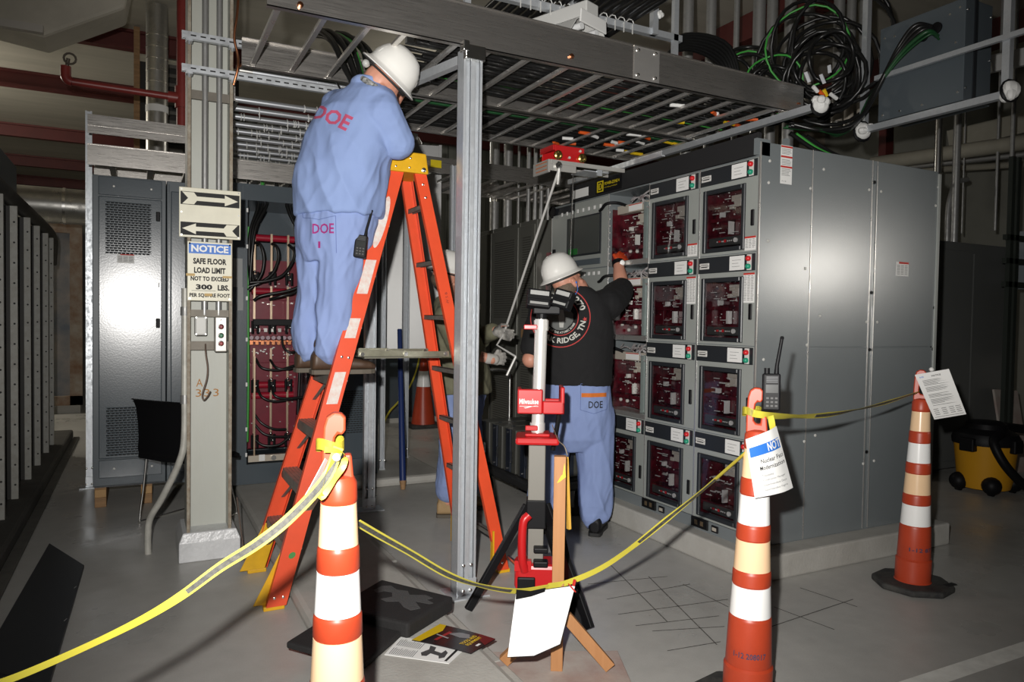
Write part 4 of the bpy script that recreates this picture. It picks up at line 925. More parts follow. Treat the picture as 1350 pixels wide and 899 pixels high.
# cables in the two trays
R = random.Random(11)
for k in range(22):
    y = 3.36 + k * 0.036; g = k in (3, 9, 17); z = 2.785 + (0.0 if k % 3 else 0.022)
    x0 = 1.25 + R.uniform(-0.1, 0.25) if not g else 1.45 + R.random() * 0.2
    pts = [(x0, y, z + 0.02)] + [(x0 + (3.68 - x0) * t, y + R.uniform(-0.014, 0.014), z + R.uniform(0, 0.008)) for t in (0.25, 0.5, 0.75)] + [(3.70, y, z)]
    o = B().tube(curve(pts, 4), 0.0125 if not g else 0.011, 8).build('power_cable', GREENC if g else CABLE, smooth=60)
    tag(o, '%s cable from the near rail in the front ladder tray, %s' % (ORD[k], 'bright green' if g else 'black'), 'cable', 'green cables in the front tray' if g else 'black cables in the front tray')
for k in range(18):
    y = 4.26 + k * 0.038; g = k in (4, 12); z = 2.785 + (0.0 if k % 3 else 0.02)
    x0 = 1.35 + R.uniform(0, 0.3)
    pts = [(x0, y, z)] + [(x0 + (3.72 - x0) * t, y + R.uniform(-0.014, 0.014), z + R.uniform(0, 0.008)) for t in (0.25, 0.5, 0.75)] + [(3.72, y, z)]
    o = B().tube(curve(pts, 4), 0.013, 8).build('power_cable', DKGREENC if g else CABLE, smooth=60)
    tag(o, '%s cable from the near rail in the second ladder tray, %s' % (ORD[k], 'dark green' if g else 'black'), 'cable', 'green cables in the second tray' if g else 'black cables in the second tray')
# coloured phase tape on the cable ends near the switchgear
PHO = mat('orange_phase_tape', (0.75, 0.11, 0.015), 0.45); PHY = mat('yellow_phase_tape', (0.75, 0.50, 0.01), 0.45)
for k in range(26):
    y = R.choice([3.40, 3.55, 3.66, 3.80, 3.95, 4.30, 4.40, 4.52, 4.62, 4.75, 4.85]) + R.uniform(-0.02, 0.02); x = R.uniform(2.75, 3.65); y2 = R.uniform(-0.05, 0.05)
    m, n = R.choice(((PHO, 'orange'), (PHO, 'orange'), (PHY, 'yellow'), (PAPER, 'white')))
    o = B().tube([(x, y, 2.775), (x + R.uniform(0.05, 0.11), y + y2, 2.772)], 0.013, 8).build('cable_end', m, smooth=60)
    tag(o, 'short %s taped cable end among the trays over the switchgear' % n, 'cable end', '%s taped cable ends' % n)
# bundle that dips to the man on the ladder
PTS = [((0.969, 4.700, 3.186), (1.161, 4.700, 3.194)), ((0.960, 4.400, 3.073), (1.160, 4.400, 3.075)), ((0.954, 4.120, 2.918), (1.166, 4.120, 2.914)), ((0.989, 4.000, 2.754), (1.159, 4.000, 2.758)), ((1.039, 3.930, 2.620), (1.123, 3.930, 2.616))]
for k in range(13):
    g = k in (7, 10); f = k / 12; pts = [Vector(p) * (1 - f) + Vector(q) * f + Vector((0, 0.03 * (k % 3 - 1), 0.016 * (k % 2))) for p, q in PTS]
    if k in (8, 9, 11): pts = pts[:4]
    o = B().tube(curve(pts, 6), 0.0135 if not g else 0.011, 8).build('power_cable', GREENC if g else CABLE, smooth=60)
    tag(o, '%s %s cable from the left in the bundle drooping behind the man on the ladder' % (ORD[k], 'green' if g else 'black'), 'cable', 'drooping cables')
    if k in (8, 9, 11): B().tube([pts[-1], pts[-1] + (pts[-1] - pts[-2]).normalized() * 0.012], 0.0095, 8).build('copper_end', COPPER, o, smooth=40)
for k in range(9):
    x = 0.30 + k * 0.11; g = k in (0, 5, 8)
    pts = [(x - 0.25, 6.5, 2.66), (x - 0.05, 6.42, 2.67), (x + 0.05, 6.38, 2.58), (x + 0.06, 6.36, 2.40)]
    o = B().tube(curve(pts, 6), 0.016, 8).build('power_cable', GREENC if g else CABLE, smooth=60)
    tag(o, '%s cable dropping from the tray into the slate cabinets' % ('green' if g else 'black'), 'cable', '%s cables over the slate cabinets' % ('green' if g else 'black'))
o = B().tube(curve([(0.95, 4.3, 2.93), (1.0, 4.2, 2.75), (1.05, 4.1, 2.6), (1.10, 4.05, 2.45)], 5), 0.005, 6).build('drop_cord', CABLE, smooth=60); tag(o, 'thin black cord hanging beside the cable bundle', 'cord')

# ---------------------------------------------------------------- posts that carry the trays
def post(x, y, z1, lab, w=0.083, dp=0.083, ribs=2, z0=0.0, grp=None):
    t = thing('strut_post', lab, 'post', (x, y, z0), grp)
    n = ribs; b = B(); s = w / n
    for k in range(n):
        a = x - w / 2 + k * s
        b.box(a, a + 0.003, y - dp / 2, y + dp / 2, z0, z1); b.box(a + s - 0.003, a + s, y - dp / 2, y + dp / 2, z0, z1); b.box(a, a + s, y + dp / 2 - 0.003, y + dp / 2, z0, z1)
        b.box(a + 0.003, a + 0.011, y - dp / 2, y - dp / 2 + 0.003, z0, z1); b.box(a + s - 0.011, a + s - 0.003, y - dp / 2, y - dp / 2 + 0.003, z0, z1)
        b.box(a + 0.009, a + s - 0.009, y - dp / 2 + 0.022, y - dp / 2 + 0.026, z0, z1)
    b.build('channel', GALV, t)
    b = B(); b.box(x - w / 2 - 0.045, x + w / 2 + 0.06, y - dp / 2 - 0.05, y + dp / 2 + 0.05, z0, z0 + 0.008); b.box(x - w / 2 - 0.004, x + w / 2 + 0.004, y - dp / 2 - 0.004, y - dp / 2, z0 + 0.008, z0 + 0.09); b.build('base_plate', GALV, t, bevel=0.002)
    b = B()
    for dx, z in ((-0.02, 0.03), (0.02, 0.03), (-0.02, 0.16), (0.022, 0.16)): b.lathe([(0.009, 0), (0.009, 0.006), (0.005, 0.009)], 8, facing((x + dx, y - dp / 2 - 0.004, z0 + z)))
    b.build('bolt', STEEL, t, smooth=40)
    return t
tp = post(1.468, 3.36, 2.735, 'near galvanized double strut post holding up the tray in front of the step ladder', 0.100, 0.083)
b = B(); b.box(1.415, 1.522, 3.29, 3.325, 2.675, 2.745); b.box(1.39, 1.42, 3.26, 3.31, 2.70, 2.75); b.build('top_bracket', STEEL, tp, bevel=0.004)
b = B(); b.bar((1.44, 3.42, 2.70), (1.12, 4.62, 2.69), 0.04, 0.045); b.build('cross_strut', GALV, tp)
post(1.482, 5.13, 2.70, 'galvanized strut post standing in front of the louvred slate cabinet', 0.083, 0.042)
post(1.878, 6.11, 2.69, 'slim galvanized post right of the louvred slate cabinet', 0.042, 0.042, 1)
post(2.235, 6.55, 2.69, 'galvanized post behind the blue leaning bar', 0.060, 0.042, 1)
post(2.205, 5.30, 2.60, 'galvanized strut post rising behind the olive jacket man', 0.083, 0.042)
post(-0.36, 6.70, 3.0, 'galvanized post at the left edge of the slate cabinets', 0.046, 0.042, 1)

# strut under the right end of the trays with a taped end
def taped_end(c, parent, r=0.05, seed=1):
    R = random.Random(seed); c = Vector(c)
    b = B(); b.ball(c, r, r * 0.9, r, n=10, m=7)
    for k in range(5): b.ball(c + Vector((R.uniform(-1, 1), R.uniform(-1, 1), R.uniform(-1, 1))) * r * 0.6, r * R.uniform(0.4, 0.7), r * 0.5, r * R.uniform(0.4, 0.7), n=8, m=5)
    o = b.build('white_wrap', PAPER, parent, smooth=30)
    b = B(); b.tube(arc(c, r * 1.03, 0, 2 * PI, 12, (0.8, -0.3, 0.2), (0, 0.2, 1))[:-1], r * 0.22, 6, closed=True); b.build('black_tape', BLACK, parent, smooth=40)
t = thing('strut_channel', 'long strut under the right end of the trays, its near end wrapped in white', 'strut', (3.62, 4.1, 2.69))
b = B(); b.box(3.60, 3.642, 3.10, 5.45, 2.688, 2.730); b.build('channel', GALV, t)
b = B()
for y in (3.34, 3.40, 3.9, 4.0, 4.14, 4.22, 4.9): b.box(3.592, 3.65, y - 0.012, y + 0.012, 2.73, 2.742)
b.build('clip', STEEL, t); taped_end((3.622, 3.06, 2.71), t, 0.055, 3)
t = thing('strut_drop', 'short hanging strut end wrapped in black and white tape at top centre', 'strut', (2.87, 3.7, 3.10))
B().box(2.85, 2.89, 3.68, 3.72, 3.20, 4.6).build('channel', GALV, t); taped_end((2.897, 3.700, 3.329), t, 0.030, 5)
B().bar((2.490, 3.750, 3.355), (2.905, 3.750, 3.405), 0.02, 0.02).build('side_arm', GALV, t)

# shop light on top of the tray
ang = math.radians(20.6)
F = fr((2.261, 3.470, 3.062), (math.cos(ang), math.sin(ang), 0), (-math.sin(ang), math.cos(ang), 0)) @ Matrix.Diagonal((1.25, 1.0, 1.25, 1))
t = thing('shop_light', 'white fluorescent strip light with sloping reflector wings above the tray', 'light fixture', tuple(F.translation))
FW = mat('white_enamel', (0.62, 0.62, 0.60), 0.35)
b = B(F); b.box(-0.045, 0.045, 0.0, 1.25, 0.03, 0.10); b.build('ballast_channel', FW, t, bevel=0.006)
for s in (-1, 1):
    b = B(F); b.sheet([[(0.04 * s, y, 0.035), (0.10 * s, y, 0.0), (0.155 * s, y, -0.075)] for y in (0.015, 1.24)], 0.004); b.build('reflector_wing', FW, t)
for y in (0.0, 1.24):
    b = B(F); b.prism([(-0.10, -0.015), (0.10, -0.015), (0.095, 0.045), (-0.095, 0.045)], 0, 0.012, Matrix.Translation((0, y, 0)) @ Matrix.Rotation(PI / 2, 4, 'X')); b.build('end_cap', WHITE, t, bevel=0.005)
for s in (-1, 1):
    b = B(F); b.tube([(0.055 * s, 0.02, -0.015), (0.055 * s, 1.22, -0.015)], 0.016, 12); b.build('lamp_tube', mat('unlit_tube', (0.75, 0.76, 0.76), 0.25), t, smooth=40)

# ---------------------------------------------------------------- conduits, coils and the box, upper right
for i, (px, r, z0, lab) in enumerate(((905, 0.042, 2.42, 'leftmost'), (935, 0.042, 2.42, 'second from the left'), (970, 0.024, 2.9, 'thin third'))):
    p = ((3.910, 4.600, 3.138), (4.148, 4.600, 3.173), (4.425, 4.600, 3.840))[i]
    o = B().tube([(p[0], 4.6, z0), (p[0], 4.6, 4.6)], r, 14).build('riser_conduit', CONDUIT, smooth=40); tag(o, 'upright grey conduit over the switchgear, %s of the group' % lab, 'pipe', 'riser conduits')
for i, (p, r, z0, lab) in enumerate((((4.475, 4.400, 3.659), 0.050, 2.95, 'with its open end near the cable coils'), ((4.830, 4.600, 3.983), 0.045, 2.6, 'fifth from the left'), ((5.048, 4.600, 4.026), 0.05, 2.6, 'sixth from the left'),
                                  ((5.401, 4.700, 4.267), 0.045, 3.4, 'partly hidden by the top of the coils'), ((5.296, 4.300, 3.906), 0.045, 3.08, 'ending inside the big coil'), ((5.574, 4.400, 3.994), 0.04, 3.15, 'second to last on the right'), ((5.622, 4.300, 3.969), 0.045, 3.15, 'last on the right'))):
    o = B().tube([(p[0], p[1], z0), (p[0], p[1], 4.6)], r, 14).build('riser_conduit', CONDUIT, smooth=40); tag(o, 'upright grey conduit over the switchgear, %s' % lab, 'pipe', 'riser conduits')
    B().tube([(p[0], p[1], z0), (p[0], p[1], z0 + 0.05)], r * 1.13, 14).build('bushing', STEEL, o, smooth=40)
    B().tube([(p[0], p[1], z0 + 0.05), (p[0], p[1], z0 + 0.2)], r * 1.03, 14).build('paint_band', BEIGE, o, smooth=40)
V = Vector((0.68, 0.73, 0)).normalized(); HX = Vector((V.y, -V.x, 0)); HZ = Vector((0, 0, 1))
R = random.Random(21)
def coil(c, n, r, lab, green):
    c = Vector(c)
    for k in range(n):
        rr = r * R.uniform(0.55, 1.0); off = V * R.uniform(-0.12, 0.12) + HX * R.uniform(-0.10, 0.10) * r / 0.3 + HZ * R.uniform(-0.10, 0.08) * r / 0.3; sq = R.uniform(0.85, 1.45)
        pts = [c + off + HX * math.cos(2 * PI * q / 22) * rr + HZ * (math.sin(2 * PI * q / 22) * rr * sq) + V * (0.03 * math.sin(q * 0.9 + k)) for q in range(22)]
        g = k in green
        o = B().tube(pts, 0.007 if g else 0.0135, 7, closed=True).build('cable_coil', GREENC if g else CABLE, smooth=60)
        tag(o, '%s loop of cable in the %s' % ('thin green' if g else 'black', lab), 'cable', '%s loops in the %s' % ('green' if g else 'black', lab))
coil((4.220, 3.550, 3.241), 11, 0.36, 'big coil hung over the switchgear corner', (7,))
coil((4.104, 3.450, 3.104), 5, 0.25, 'inner coil over the switchgear corner', ())
coil((3.894, 3.750, 3.078), 5, 0.20, 'small coil behind the front tray rail', (2,))
coil((3.839, 3.950, 3.206), 4, 0.20, 'leftmost coil behind the front tray rail', (1,))
for k in range(7):
    z = k * 0.016
    o = B().tube(curve([(2.75 + 0.05 * k, 3.75, 2.83), (2.95 + 0.03 * k, 3.80, 3.05 + z), (3.25, 3.85, 3.23 + z), (3.6, 3.9 - z, 3.20 + z), (3.75 + z, 3.9, 2.95)], 6), 0.0135, 7).build('power_cable', CABLE, smooth=60)
    tag(o, '%s cable from below in the black arch rising out of the front tray' % ORD[k], 'cable', 'arching cables')
LEAD = mat('cable_tag', (0.62, 0.64, 0.68), 0.5)
for i, (p, q) in enumerate((((3.653, 3.200, 2.955), (3.688, 3.200, 2.900)), ((3.787, 3.200, 2.963), (3.823, 3.200, 2.913)), ((3.860, 3.200, 3.032), (3.869, 3.200, 2.986)))):
    o = B().bar(p, q, 0.022, 0.006).build('cable_tag', LEAD); tag(o, 'small white printed cable tag on the big coil', 'tag', 'cable tags')
for i, (p, q, m, c) in enumerate((((3.718, 3.150, 2.835), (3.760, 3.150, 2.809), PHO, 'orange'), ((3.758, 3.150, 2.851), (3.787, 3.150, 2.814), PHY, 'yellow'), ((3.664, 3.150, 2.855), (3.705, 3.150, 2.829), PAPER, 'white'), ((3.820, 3.150, 2.833), (3.876, 3.150, 2.813), PAPER, 'white'))):
    o = B().tube([p, q], 0.012, 8).build('cable_end', m, smooth=40); tag(o, '%s taped cable end just above the white wrapped strut end' % c, 'cable end', '%s ends at the coil' % c)
for k in range(5):
    d = k * 0.022
    o = B().tube(curve([(4.35, 2.84 - d * 0.4, 3.24 - d), (4.26, 2.90 - d, 3.255 - d), (4.25, 3.0, 3.16 - d), (4.24, 3.12 + d, 2.95 - d), (4.18, 3.16 + d, 2.80 - d), (4.0, 3.15 + d, 2.66 - d * 0.5), (3.80, 3.2, 2.62), (3.68, 3.3 + d, 2.66)], 7), 0.0135 if k < 4 else 0.007, 7).build('power_cable', CABLE if k < 3 else DKGREENC, smooth=60)
    tag(o, '%s cable from the top looping out of the overhead grey box, %s' % (ORD[k], 'black' if k < 3 else 'dark green'), 'cable', 'cables from the overhead box')
for k in range(4):
    o = B().tube(curve([(3.70 + 0.05 * k, 3.35, 2.62), (3.85 + 0.05 * k, 3.3, 2.53), (3.95 + 0.05 * k, 3.22, 2.47), (3.93 + 0.08 * k, 3.10, 2.43)], 5), 0.014, 7).build('power_cable', (CABLE, GREENC, CABLE, CABLE)[k], smooth=60)
    tag(o, '%s cable end lying on the switchgear roof' % ('green' if k == 1 else 'black'), 'cable', 'cable ends on the roof')
bx = thing('overhead_box', 'large grey steel box hung high at the upper right on two struts', 'box', (4.5, 2.92, 2.74))
b = B(); b.box(4.345, 4.615, 2.647, 3.205, 2.745, 3.35); b.build('body', SLATE2, bx, bevel=0.004)
b = B(); b.box(4.43, 4.46, 2.640, 2.648, 2.745, 3.35); b.build('seam_strip', GEARDK, bx)
b = B(); b.lathe([(0.035, 0), (0.035, 0.01), (0.024, 0.014)], 16, facing_x((4.344, 2.82, 3.225))); b.lathe([(0.03, 0), (0.03, 0.01), (0.02, 0.014)], 16, facing_x((4.344, 2.90, 3.20))); b.build('cable_gland', BLACK, bx, smooth=40)
b = B()
for y, z in ((2.68, 3.30), (3.17, 3.28), (3.1, 3.27), (2.74, 3.28), (2.68, 2.80), (3.17, 2.78), (2.9, 2.78), (3.05, 2.78), (2.70, 3.1)): b.lathe([(0.007, 0), (0.007, 0.004)], 8, facing_x((4.345, y, z)))
for x, z in ((4.365, 3.28), (4.60, 3.28), (4.365, 3.05), (4.6, 3.02), (4.365, 2.82)): b.lathe([(0.006, 0), (0.006, 0.004)], 8, facing((x, 2.6465, z)))
b.build('bolt', STEEL, bx)
t = thing('strut_channel', 'strut under the overhead grey box with both ends wrapped in white and black tape', 'strut', (4.32, 2.8, 2.69))
B().box(4.30, 4.342, 2.34, 3.27, 2.685, 2.725).build('channel', GALV, t); taped_end((4.32, 3.30, 2.70), t, 0.06, 7); taped_end((4.32, 2.37, 2.72), t, 0.055, 9)
t = thing('strut_channel', 'thin strut passing in front of the overhead grey box', 'strut', (4.30, 2.7, 3.0))
B().box(4.29, 4.315, 1.8, 3.2, 3.005, 3.035).build('channel', GALV, t)
for x, y, lab in ((4.34, 2.40, 'upright strut at the right end of the overhead box'), (4.62, 2.36, 'upright strut beyond the right end of the overhead box')):
    o = B().box(x - 0.02, x + 0.02, y - 0.02, y + 0.02, 2.74, 4.6).build('hanger_strut', GALV); tag(o, lab, 'strut')
for x, y, lab in ((4.4, 3.35, 'upright strut left of the overhead box'),):
    o = B().box(x - 0.02, x + 0.02, y - 0.02, y + 0.02, 2.74, 4.6).build('hanger_strut', GALV); tag(o, lab, 'strut')
PIPEB = mat('beige_pipe_lagging', (0.33, 0.31, 0.25), 0.7, var=0.3, scale=4)
for i, (p, q, r, m, lab) in enumerate((((7.251, 5.400, 3.195), (7.644, 3.600, 3.172), 0.075, PIPEB, 'thick beige lagged pipe sloping behind the switchgear top'), ((7.925, 5.600, 3.253), (8.290, 3.900, 3.186), 0.03, CONDUIT, 'thin grey pipe just below the thick beige one'),
                                    ((8.352, 5.700, 3.281), (8.512, 4.000, 3.110), 0.035, PIPEB, 'lowest of the sloping pipes behind the switchgear'))):
    o = B().tube([p, q], r, 14).build('pipe', m, smooth=40); tag(o, lab, 'pipe')
o = B().bar((8.283, 5.200, 3.542), (8.899, 4.200, 3.730), 0.02, 0.22).build('duct_panel', PIPEB); tag(o, 'pale sloping duct side above the beige pipe at right', 'duct')
o = B().bar((6.260, 3.600, 3.573), (6.744, 3.200, 3.687), 0.05, 0.14).build('cable_trunking', FW); tag(o, 'white trunking behind the overhead box at far right', 'trunking')
for i, (p, lab) in enumerate((((7.152, 4.400, 3.268), 'thick'), ((7.440, 4.500, 3.326), 'thin'), ((7.482, 4.200, 3.267), 'slender'), ((7.358, 4.000, 3.208), 'outermost'))):
    o = B().tube([(p[0], p[1], 2.35 if i else 2.2), (p[0], p[1], 4.6)], (0.035, 0.008, 0.014, 0.02)[i], 10).build('hanger_rod', CONDUIT, smooth=40); tag(o, '%s upright rod in the dark space right of the switchgear' % lab, 'rod', 'rods right of the switchgear')
o = B().box((8.588, 8.000, 5.930)[0], (10.826, 8.000, 6.374)[0], 8.0, 8.1, 3.6, 4.6).build('wall_board', mat('tan_board', (0.40, 0.34, 0.26), 0.8, var=0.3, scale=3)); tag(o, 'tan board high behind the conduits at upper right', 'board')
o = B().box((6.564, 8.000, 5.631)[0], (7.895, 8.000, 5.902)[0], 8.3, 8.4, 3.95, 4.6).build('wall_board', MATS['tan_board']); tag(o, 'tan board high behind the leftmost conduits', 'board')
o = B().box((8.300, 6.000, 5.259)[0], (8.445, 6.000, 5.289)[0], 6.0, 6.1, 3.0, 4.62).build('red_post', REDBEAM); tag(o, 'dark red steel post behind the overhead box', 'post')

# ================================================================ MIDDLE AND REAR EQUIPMENT
DULL = mat('dull_olive_grey_paint', (0.17, 0.17, 0.15), 0.3, 0.3, var=0.25, scale=2)
for i, (y0, y1, lv, lab) in enumerate(((5.66, 5.98, True, 'first louvred grey cabinet beyond the switchgear'), (5.98, 6.56, True, 'second louvred grey cabinet beyond the switchgear'), (6.56, 7.5, False, 'plain grey cabinet farthest along the aisle'))):
    t = thing('aisle_cabinet', lab, 'cabinet', (3.5, (y0 + y1) / 2, 0.02), 'grey cabinets along the aisle')
    B().box(3.145, 3.95, y0 + 0.003, y1 - 0.003, 0.02, 2.30).build('body', DULL, t, bevel=0.004)
    d = B().box(3.13, 3.145, y0 + 0.02, y1 - 0.02, 0.10, 2.26).build('door', DULL, t, bevel=0.005)
    if lv:
        M = facing_x((3.13, y1 - 0.02, 0)); b = B(M); w = y1 - y0 - 0.04
        for r in range(34): b.box(0.06, w - 0.06, 1.42 + r * 0.022, 1.428 + r * 0.022, -0.002, 0.004); b.box(0.06, w - 0.06, 0.35 + r * 0.022, 0.358 + r * 0.022, -0.002, 0.004)
        b.build('louvre_slots', mat('louvre_dark', (0.06, 0.058, 0.05), 0.6), d, kind='stuff')
    else:
        M = facing_x((3.13, y1 - 0.02, 0))
        b = B(M); b.box(0.55, 0.60, 1.0, 1.12, 0, 0.02); b.build('handle', STEEL, d); b = B(M); b.box(0.62, 0.68, 1.50, 1.56, 0, 0.005); b.build('tag', BEIGE, d)
M = facing_x((3.128, 6.0, 0)); b = B(M); b.box(0.15, 0.20, 1.24, 1.32, 0, 0.03); o = b.build('wood_latch', WOODD); tag(o, 'small brown wooden latch on the louvred grey cabinet', 'latch')
o = B().box(3.22, 3.9, 5.25, 5.62, 0.02, 2.0).build('maroon_panel', MAROON); tag(o, 'dark maroon panel in the gap beside the instrument section', 'panel')
# conduits above the aisle cabinets
for i, (px, r) in enumerate(((652, 0.055), (670, 0.05), (690, 0.015), (698, 0.022), (708, 0.022), (716, 0.022), (725, 0.022))):
    p = ((3.553, 7.400, 2.946), (3.624, 7.200, 2.921), (3.600, 6.900, 2.871), (3.558, 6.600, 2.818), (3.583, 6.500, 2.804), (3.598, 6.400, 2.790), (3.620, 6.300, 2.776))[i]
    o = B().tube([(p[0], p[1], 2.30), (p[0], p[1], 4.6)], r, 12).build('riser_conduit', CONDUIT, smooth=40)
    tag(o, 'upright grey conduit rising from the grey aisle cabinets, %s' % ('left of the thick pair' if i == 0 else 'right of the thick pair' if i == 1 else '%s of the thin row' % ORD[i - 2]), 'pipe', 'aisle conduits' if i > 1 else None)
    if i < 2: B().tube([(p[0], p[1], 2.72), (p[0], p[1], 2.80)], r * 1.15, 12).build('coupling', STEEL, o, smooth=40)
# stainless box on legs
t = thing('stainless_cabinet', 'tall brushed stainless cabinet hung behind the step ladder', 'cabinet', (2.25, 6.8, 1.0))
SM = Matrix.Translation((2.26, 6.62, 0)) @ Matrix.Rotation(math.radians(-17), 4, 'Z') @ Matrix.Translation((-2.26, -6.62, 0))
B(SM).box(1.93, 2.575, 6.60, 7.1, 1.02, 3.05).build('body', STAINLESS, t, bevel=0.006)
b = B(SM); b.box(2.552, 2.58, 6.585, 6.60, 1.02, 3.05); b.build('door_edge', STAINLESS, t)
b = B(SM)
for z in (2.6, 2.3, 1.5): b.lathe([(0.012, 0), (0.012, 0.008)], 8, facing((2.53, 6.6, z)))
b.build('screw', STEEL, t)
t = thing('beacon', 'pale domed fixture on top of the stainless cabinet', 'light fixture', (2.3, 6.8, 3.05))
B().lathe([(0.14, 0), (0.14, 0.06), (0.11, 0.11), (0.05, 0.13)], 16, Matrix.Translation((2.32, 6.8, 3.05))).build('dome', BEIGE, t, smooth=40)
B().box(2.20, 2.36, 6.62, 6.70, 3.10, 3.16).build('bracket', WHITE, t)
# far cabinets and cone
for i, (x0, x1) in enumerate(((1.9, 2.7), (2.7, 3.5), (3.5, 4.3))):
    t = thing('rear_cabinet', 'dark grey cabinet at the far end of the aisle, %s of three' % ('left', 'middle', 'right')[i], 'cabinet', ((x0 + x1) / 2, 9.6, 0.0))
    B().box(x0 + 0.004, x1 - 0.004, 9.3, 9.9, 0.06, 2.3).build('body', SLATE, t, bevel=0.005); B().box(x0, x1, 9.28, 9.95, 0, 0.06).build('plinth', CONC, t)
    B().box(x0 + 0.05, x1 - 0.05, 9.285, 9.3, 0.15, 2.2).build('door', SLATE, t, bevel=0.004); B().box(x0 + 0.1, x0 + 0.13, 9.27, 9.285, 1.0, 1.15).build('handle', WHITE, t)
def bands(t, specs, rf):
    for z0, z1, m, n in specs: B().lathe([(rf(z0) + 0.0015, z0), (rf(z1) + 0.0015, z1)], 28, Matrix.Translation(t.location)).build(n, m, t, smooth=40)
fc = thing('traffic_cone', 'small orange traffic cone far back beneath the ladder shelf', 'cone', (3.27, 8.85, 0))
FM = Matrix.Translation((3.27, 8.85, 0))
B().box(3.05, 3.49, 8.63, 9.07, 0, 0.04).build('base', RUBBER, fc, bevel=0.01)
rf = lambda z: 0.16 - 0.13 * z / 0.95
B().lathe([(rf(0.04), 0.04), (rf(0.95), 0.95), (0.01, 0.96)], 24, FM).build('body', CONE, fc, smooth=40)
bands(fc, [(0.52, 0.72, BANDW, 'white_band')], rf)
# yellow cord hanging
o = B().tube(curve([(3.392, 9.270, 1.192), (3.318, 9.200, 0.786), (3.134, 9.000, 0.503), (2.882, 8.700, 0.347), (2.693, 8.500, 0.237), ((2.519, 8.294, 0.000)[0], (2.519, 8.294, 0.000)[1], 0.012)], 6), 0.012, 6).build('yellow_cord', TAPE, smooth=40); tag(o, 'yellow cord slanting down behind the blue bar', 'cord')
# blue bar leaning
bb_ = thing('pry_bar', 'long dark blue bar leaning behind the step ladder', 'bar', (1.93, 5.64, 0))
B().tube([(1.915, 5.64, 0.06), (2.02, 6.08, 1.30)], [0.028, 0.020], 10).build('shaft', mat('blue_paint', (0.012, 0.028, 0.12), 0.4), bb_, smooth=40)
B().tube([(1.91, 5.62, 0.0), (1.915, 5.64, 0.07)], [0.018, 0.029], 10).build('worn_tip', WOODD, bb_, smooth=40)

# battery cart
ct = thing('flat_cart', 'low black flatbed cart with a bent tube handle in the aisle', 'cart', (2.64, 4.8, 0))
B().box(2.39, 2.88, 4.29, 5.32, 0.20, 0.275).build('deck', mat('black_deck', (0.020, 0.020, 0.020), 0.5, var=0.3), ct, bevel=0.02)
for x in (2.46, 2.80):
    for y in (4.40, 5.2):
        w = B().tube([(x - 0.025, y, 0.085), (x + 0.025, y, 0.085)], 0.085, 18).build('wheel', RUBBER, ct, smooth=40)
        b = B(); b.tube([(x - 0.03, y, 0.085), (x + 0.03, y, 0.085)], 0.03, 12); b.box(x - 0.036, x - 0.030, y - 0.03, y + 0.03, 0.08, 0.20); b.box(x + 0.030, x + 0.036, y - 0.03, y + 0.03, 0.08, 0.20); b.build('caster_fork', CONDUIT, w, smooth=40)
B().tube(curve([(2.70, 5.28, 0.27), (2.70, 5.28, 0.88), (2.695, 5.28, 0.95), (2.64, 5.28, 0.99), (2.45, 5.28, 0.985), (2.40, 5.28, 0.95), (2.395, 5.28, 0.88), (2.40, 5.28, 0.27)], 5), 0.015, 10).build('handle', STEEL, ct, smooth=40)
for k in range(4):
    y = 4.40 + k * 0.225
    t = thing('battery_module', '%s black finned module standing on the low cart' % ('nearest', 'second nearest', 'third nearest', 'farthest')[k], 'module', (2.64, y + 0.09, 0.275), 'modules on the cart')
    B().box(2.42, 2.86, y, y + 0.19, 0.276, 0.60).build('case', mat('module_grey', (0.06, 0.06, 0.052), 0.45), t, bevel=0.008)
    B().box(2.405, 2.42, y + 0.06, y + 0.13, 0.285, 0.60).build('front_fin', mat('module_navy', (0.012, 0.016, 0.026), 0.4), t, bevel=0.004)
    b = B()
    for q in range(3): b.box(2.50 + q * 0.12, 2.53 + q * 0.12, y - 0.012, y, 0.29, 0.60)
    b.build('side_fin', MATS['module_navy'], t, bevel=0.003)
    b = B(); b.box(2.40, 2.405, y + 0.02, y + 0.05, 0.36, 0.44); b.cyl((2.404, y + 0.095, 0.31), (2.398, y + 0.095, 0.31), 0.008, 8); b.cyl((2.404, y + 0.095, 0.575), (2.398, y + 0.095, 0.575), 0.008, 8); b.build('clasp', STEEL, t)
o = B().box(2.60, 2.72, 4.42, 4.56, 0.602, 0.69).build('small_box', SLATE, bevel=0.006); tag(o, 'small grey box on top of the nearest module on the cart', 'box')

# lifting trolley over the switchgear
tr = thing('hoist_trolley', 'red hoist trolley with brass wheels above the instrument section', 'hoist', (2.6, 4.35, 2.38))
b = B(); b.box(2.462, 2.690, 4.200, 4.206, 2.470, 2.572); b.box(2.462, 2.690, 4.374, 4.38, 2.470, 2.572); b.box(2.462, 2.690, 4.200, 4.38, 2.566, 2.572); b.box(2.445, 2.462, 4.20, 4.38, 2.535, 2.572); b.box(2.684, 2.690, 4.206, 4.374, 2.47, 2.566); b.build('red_frame', RED, tr, bevel=0.003)
for x in (2.480, 2.668):
    for y, s_ in ((4.199, 1), (4.381, -1)):
        B().lathe([(0.012, 0), (0.031, 0.002), (0.031, 0.014), (0.024, 0.020), (0.010, 0.024)], 20, facing((x, y, 2.502)) if s_ > 0 else fr((x, y, 2.502), (-1, 0, 0), (0, 0, 1))).build('brass_wheel', BRASS, tr, smooth=30)
b = B()
for x, z in ((2.57, 2.495), (2.655, 2.548)): b.lathe([(0.009, 0), (0.009, 0.007)], 8, facing((x, 4.199, z)))
b.build('bolt', ZINC, tr)
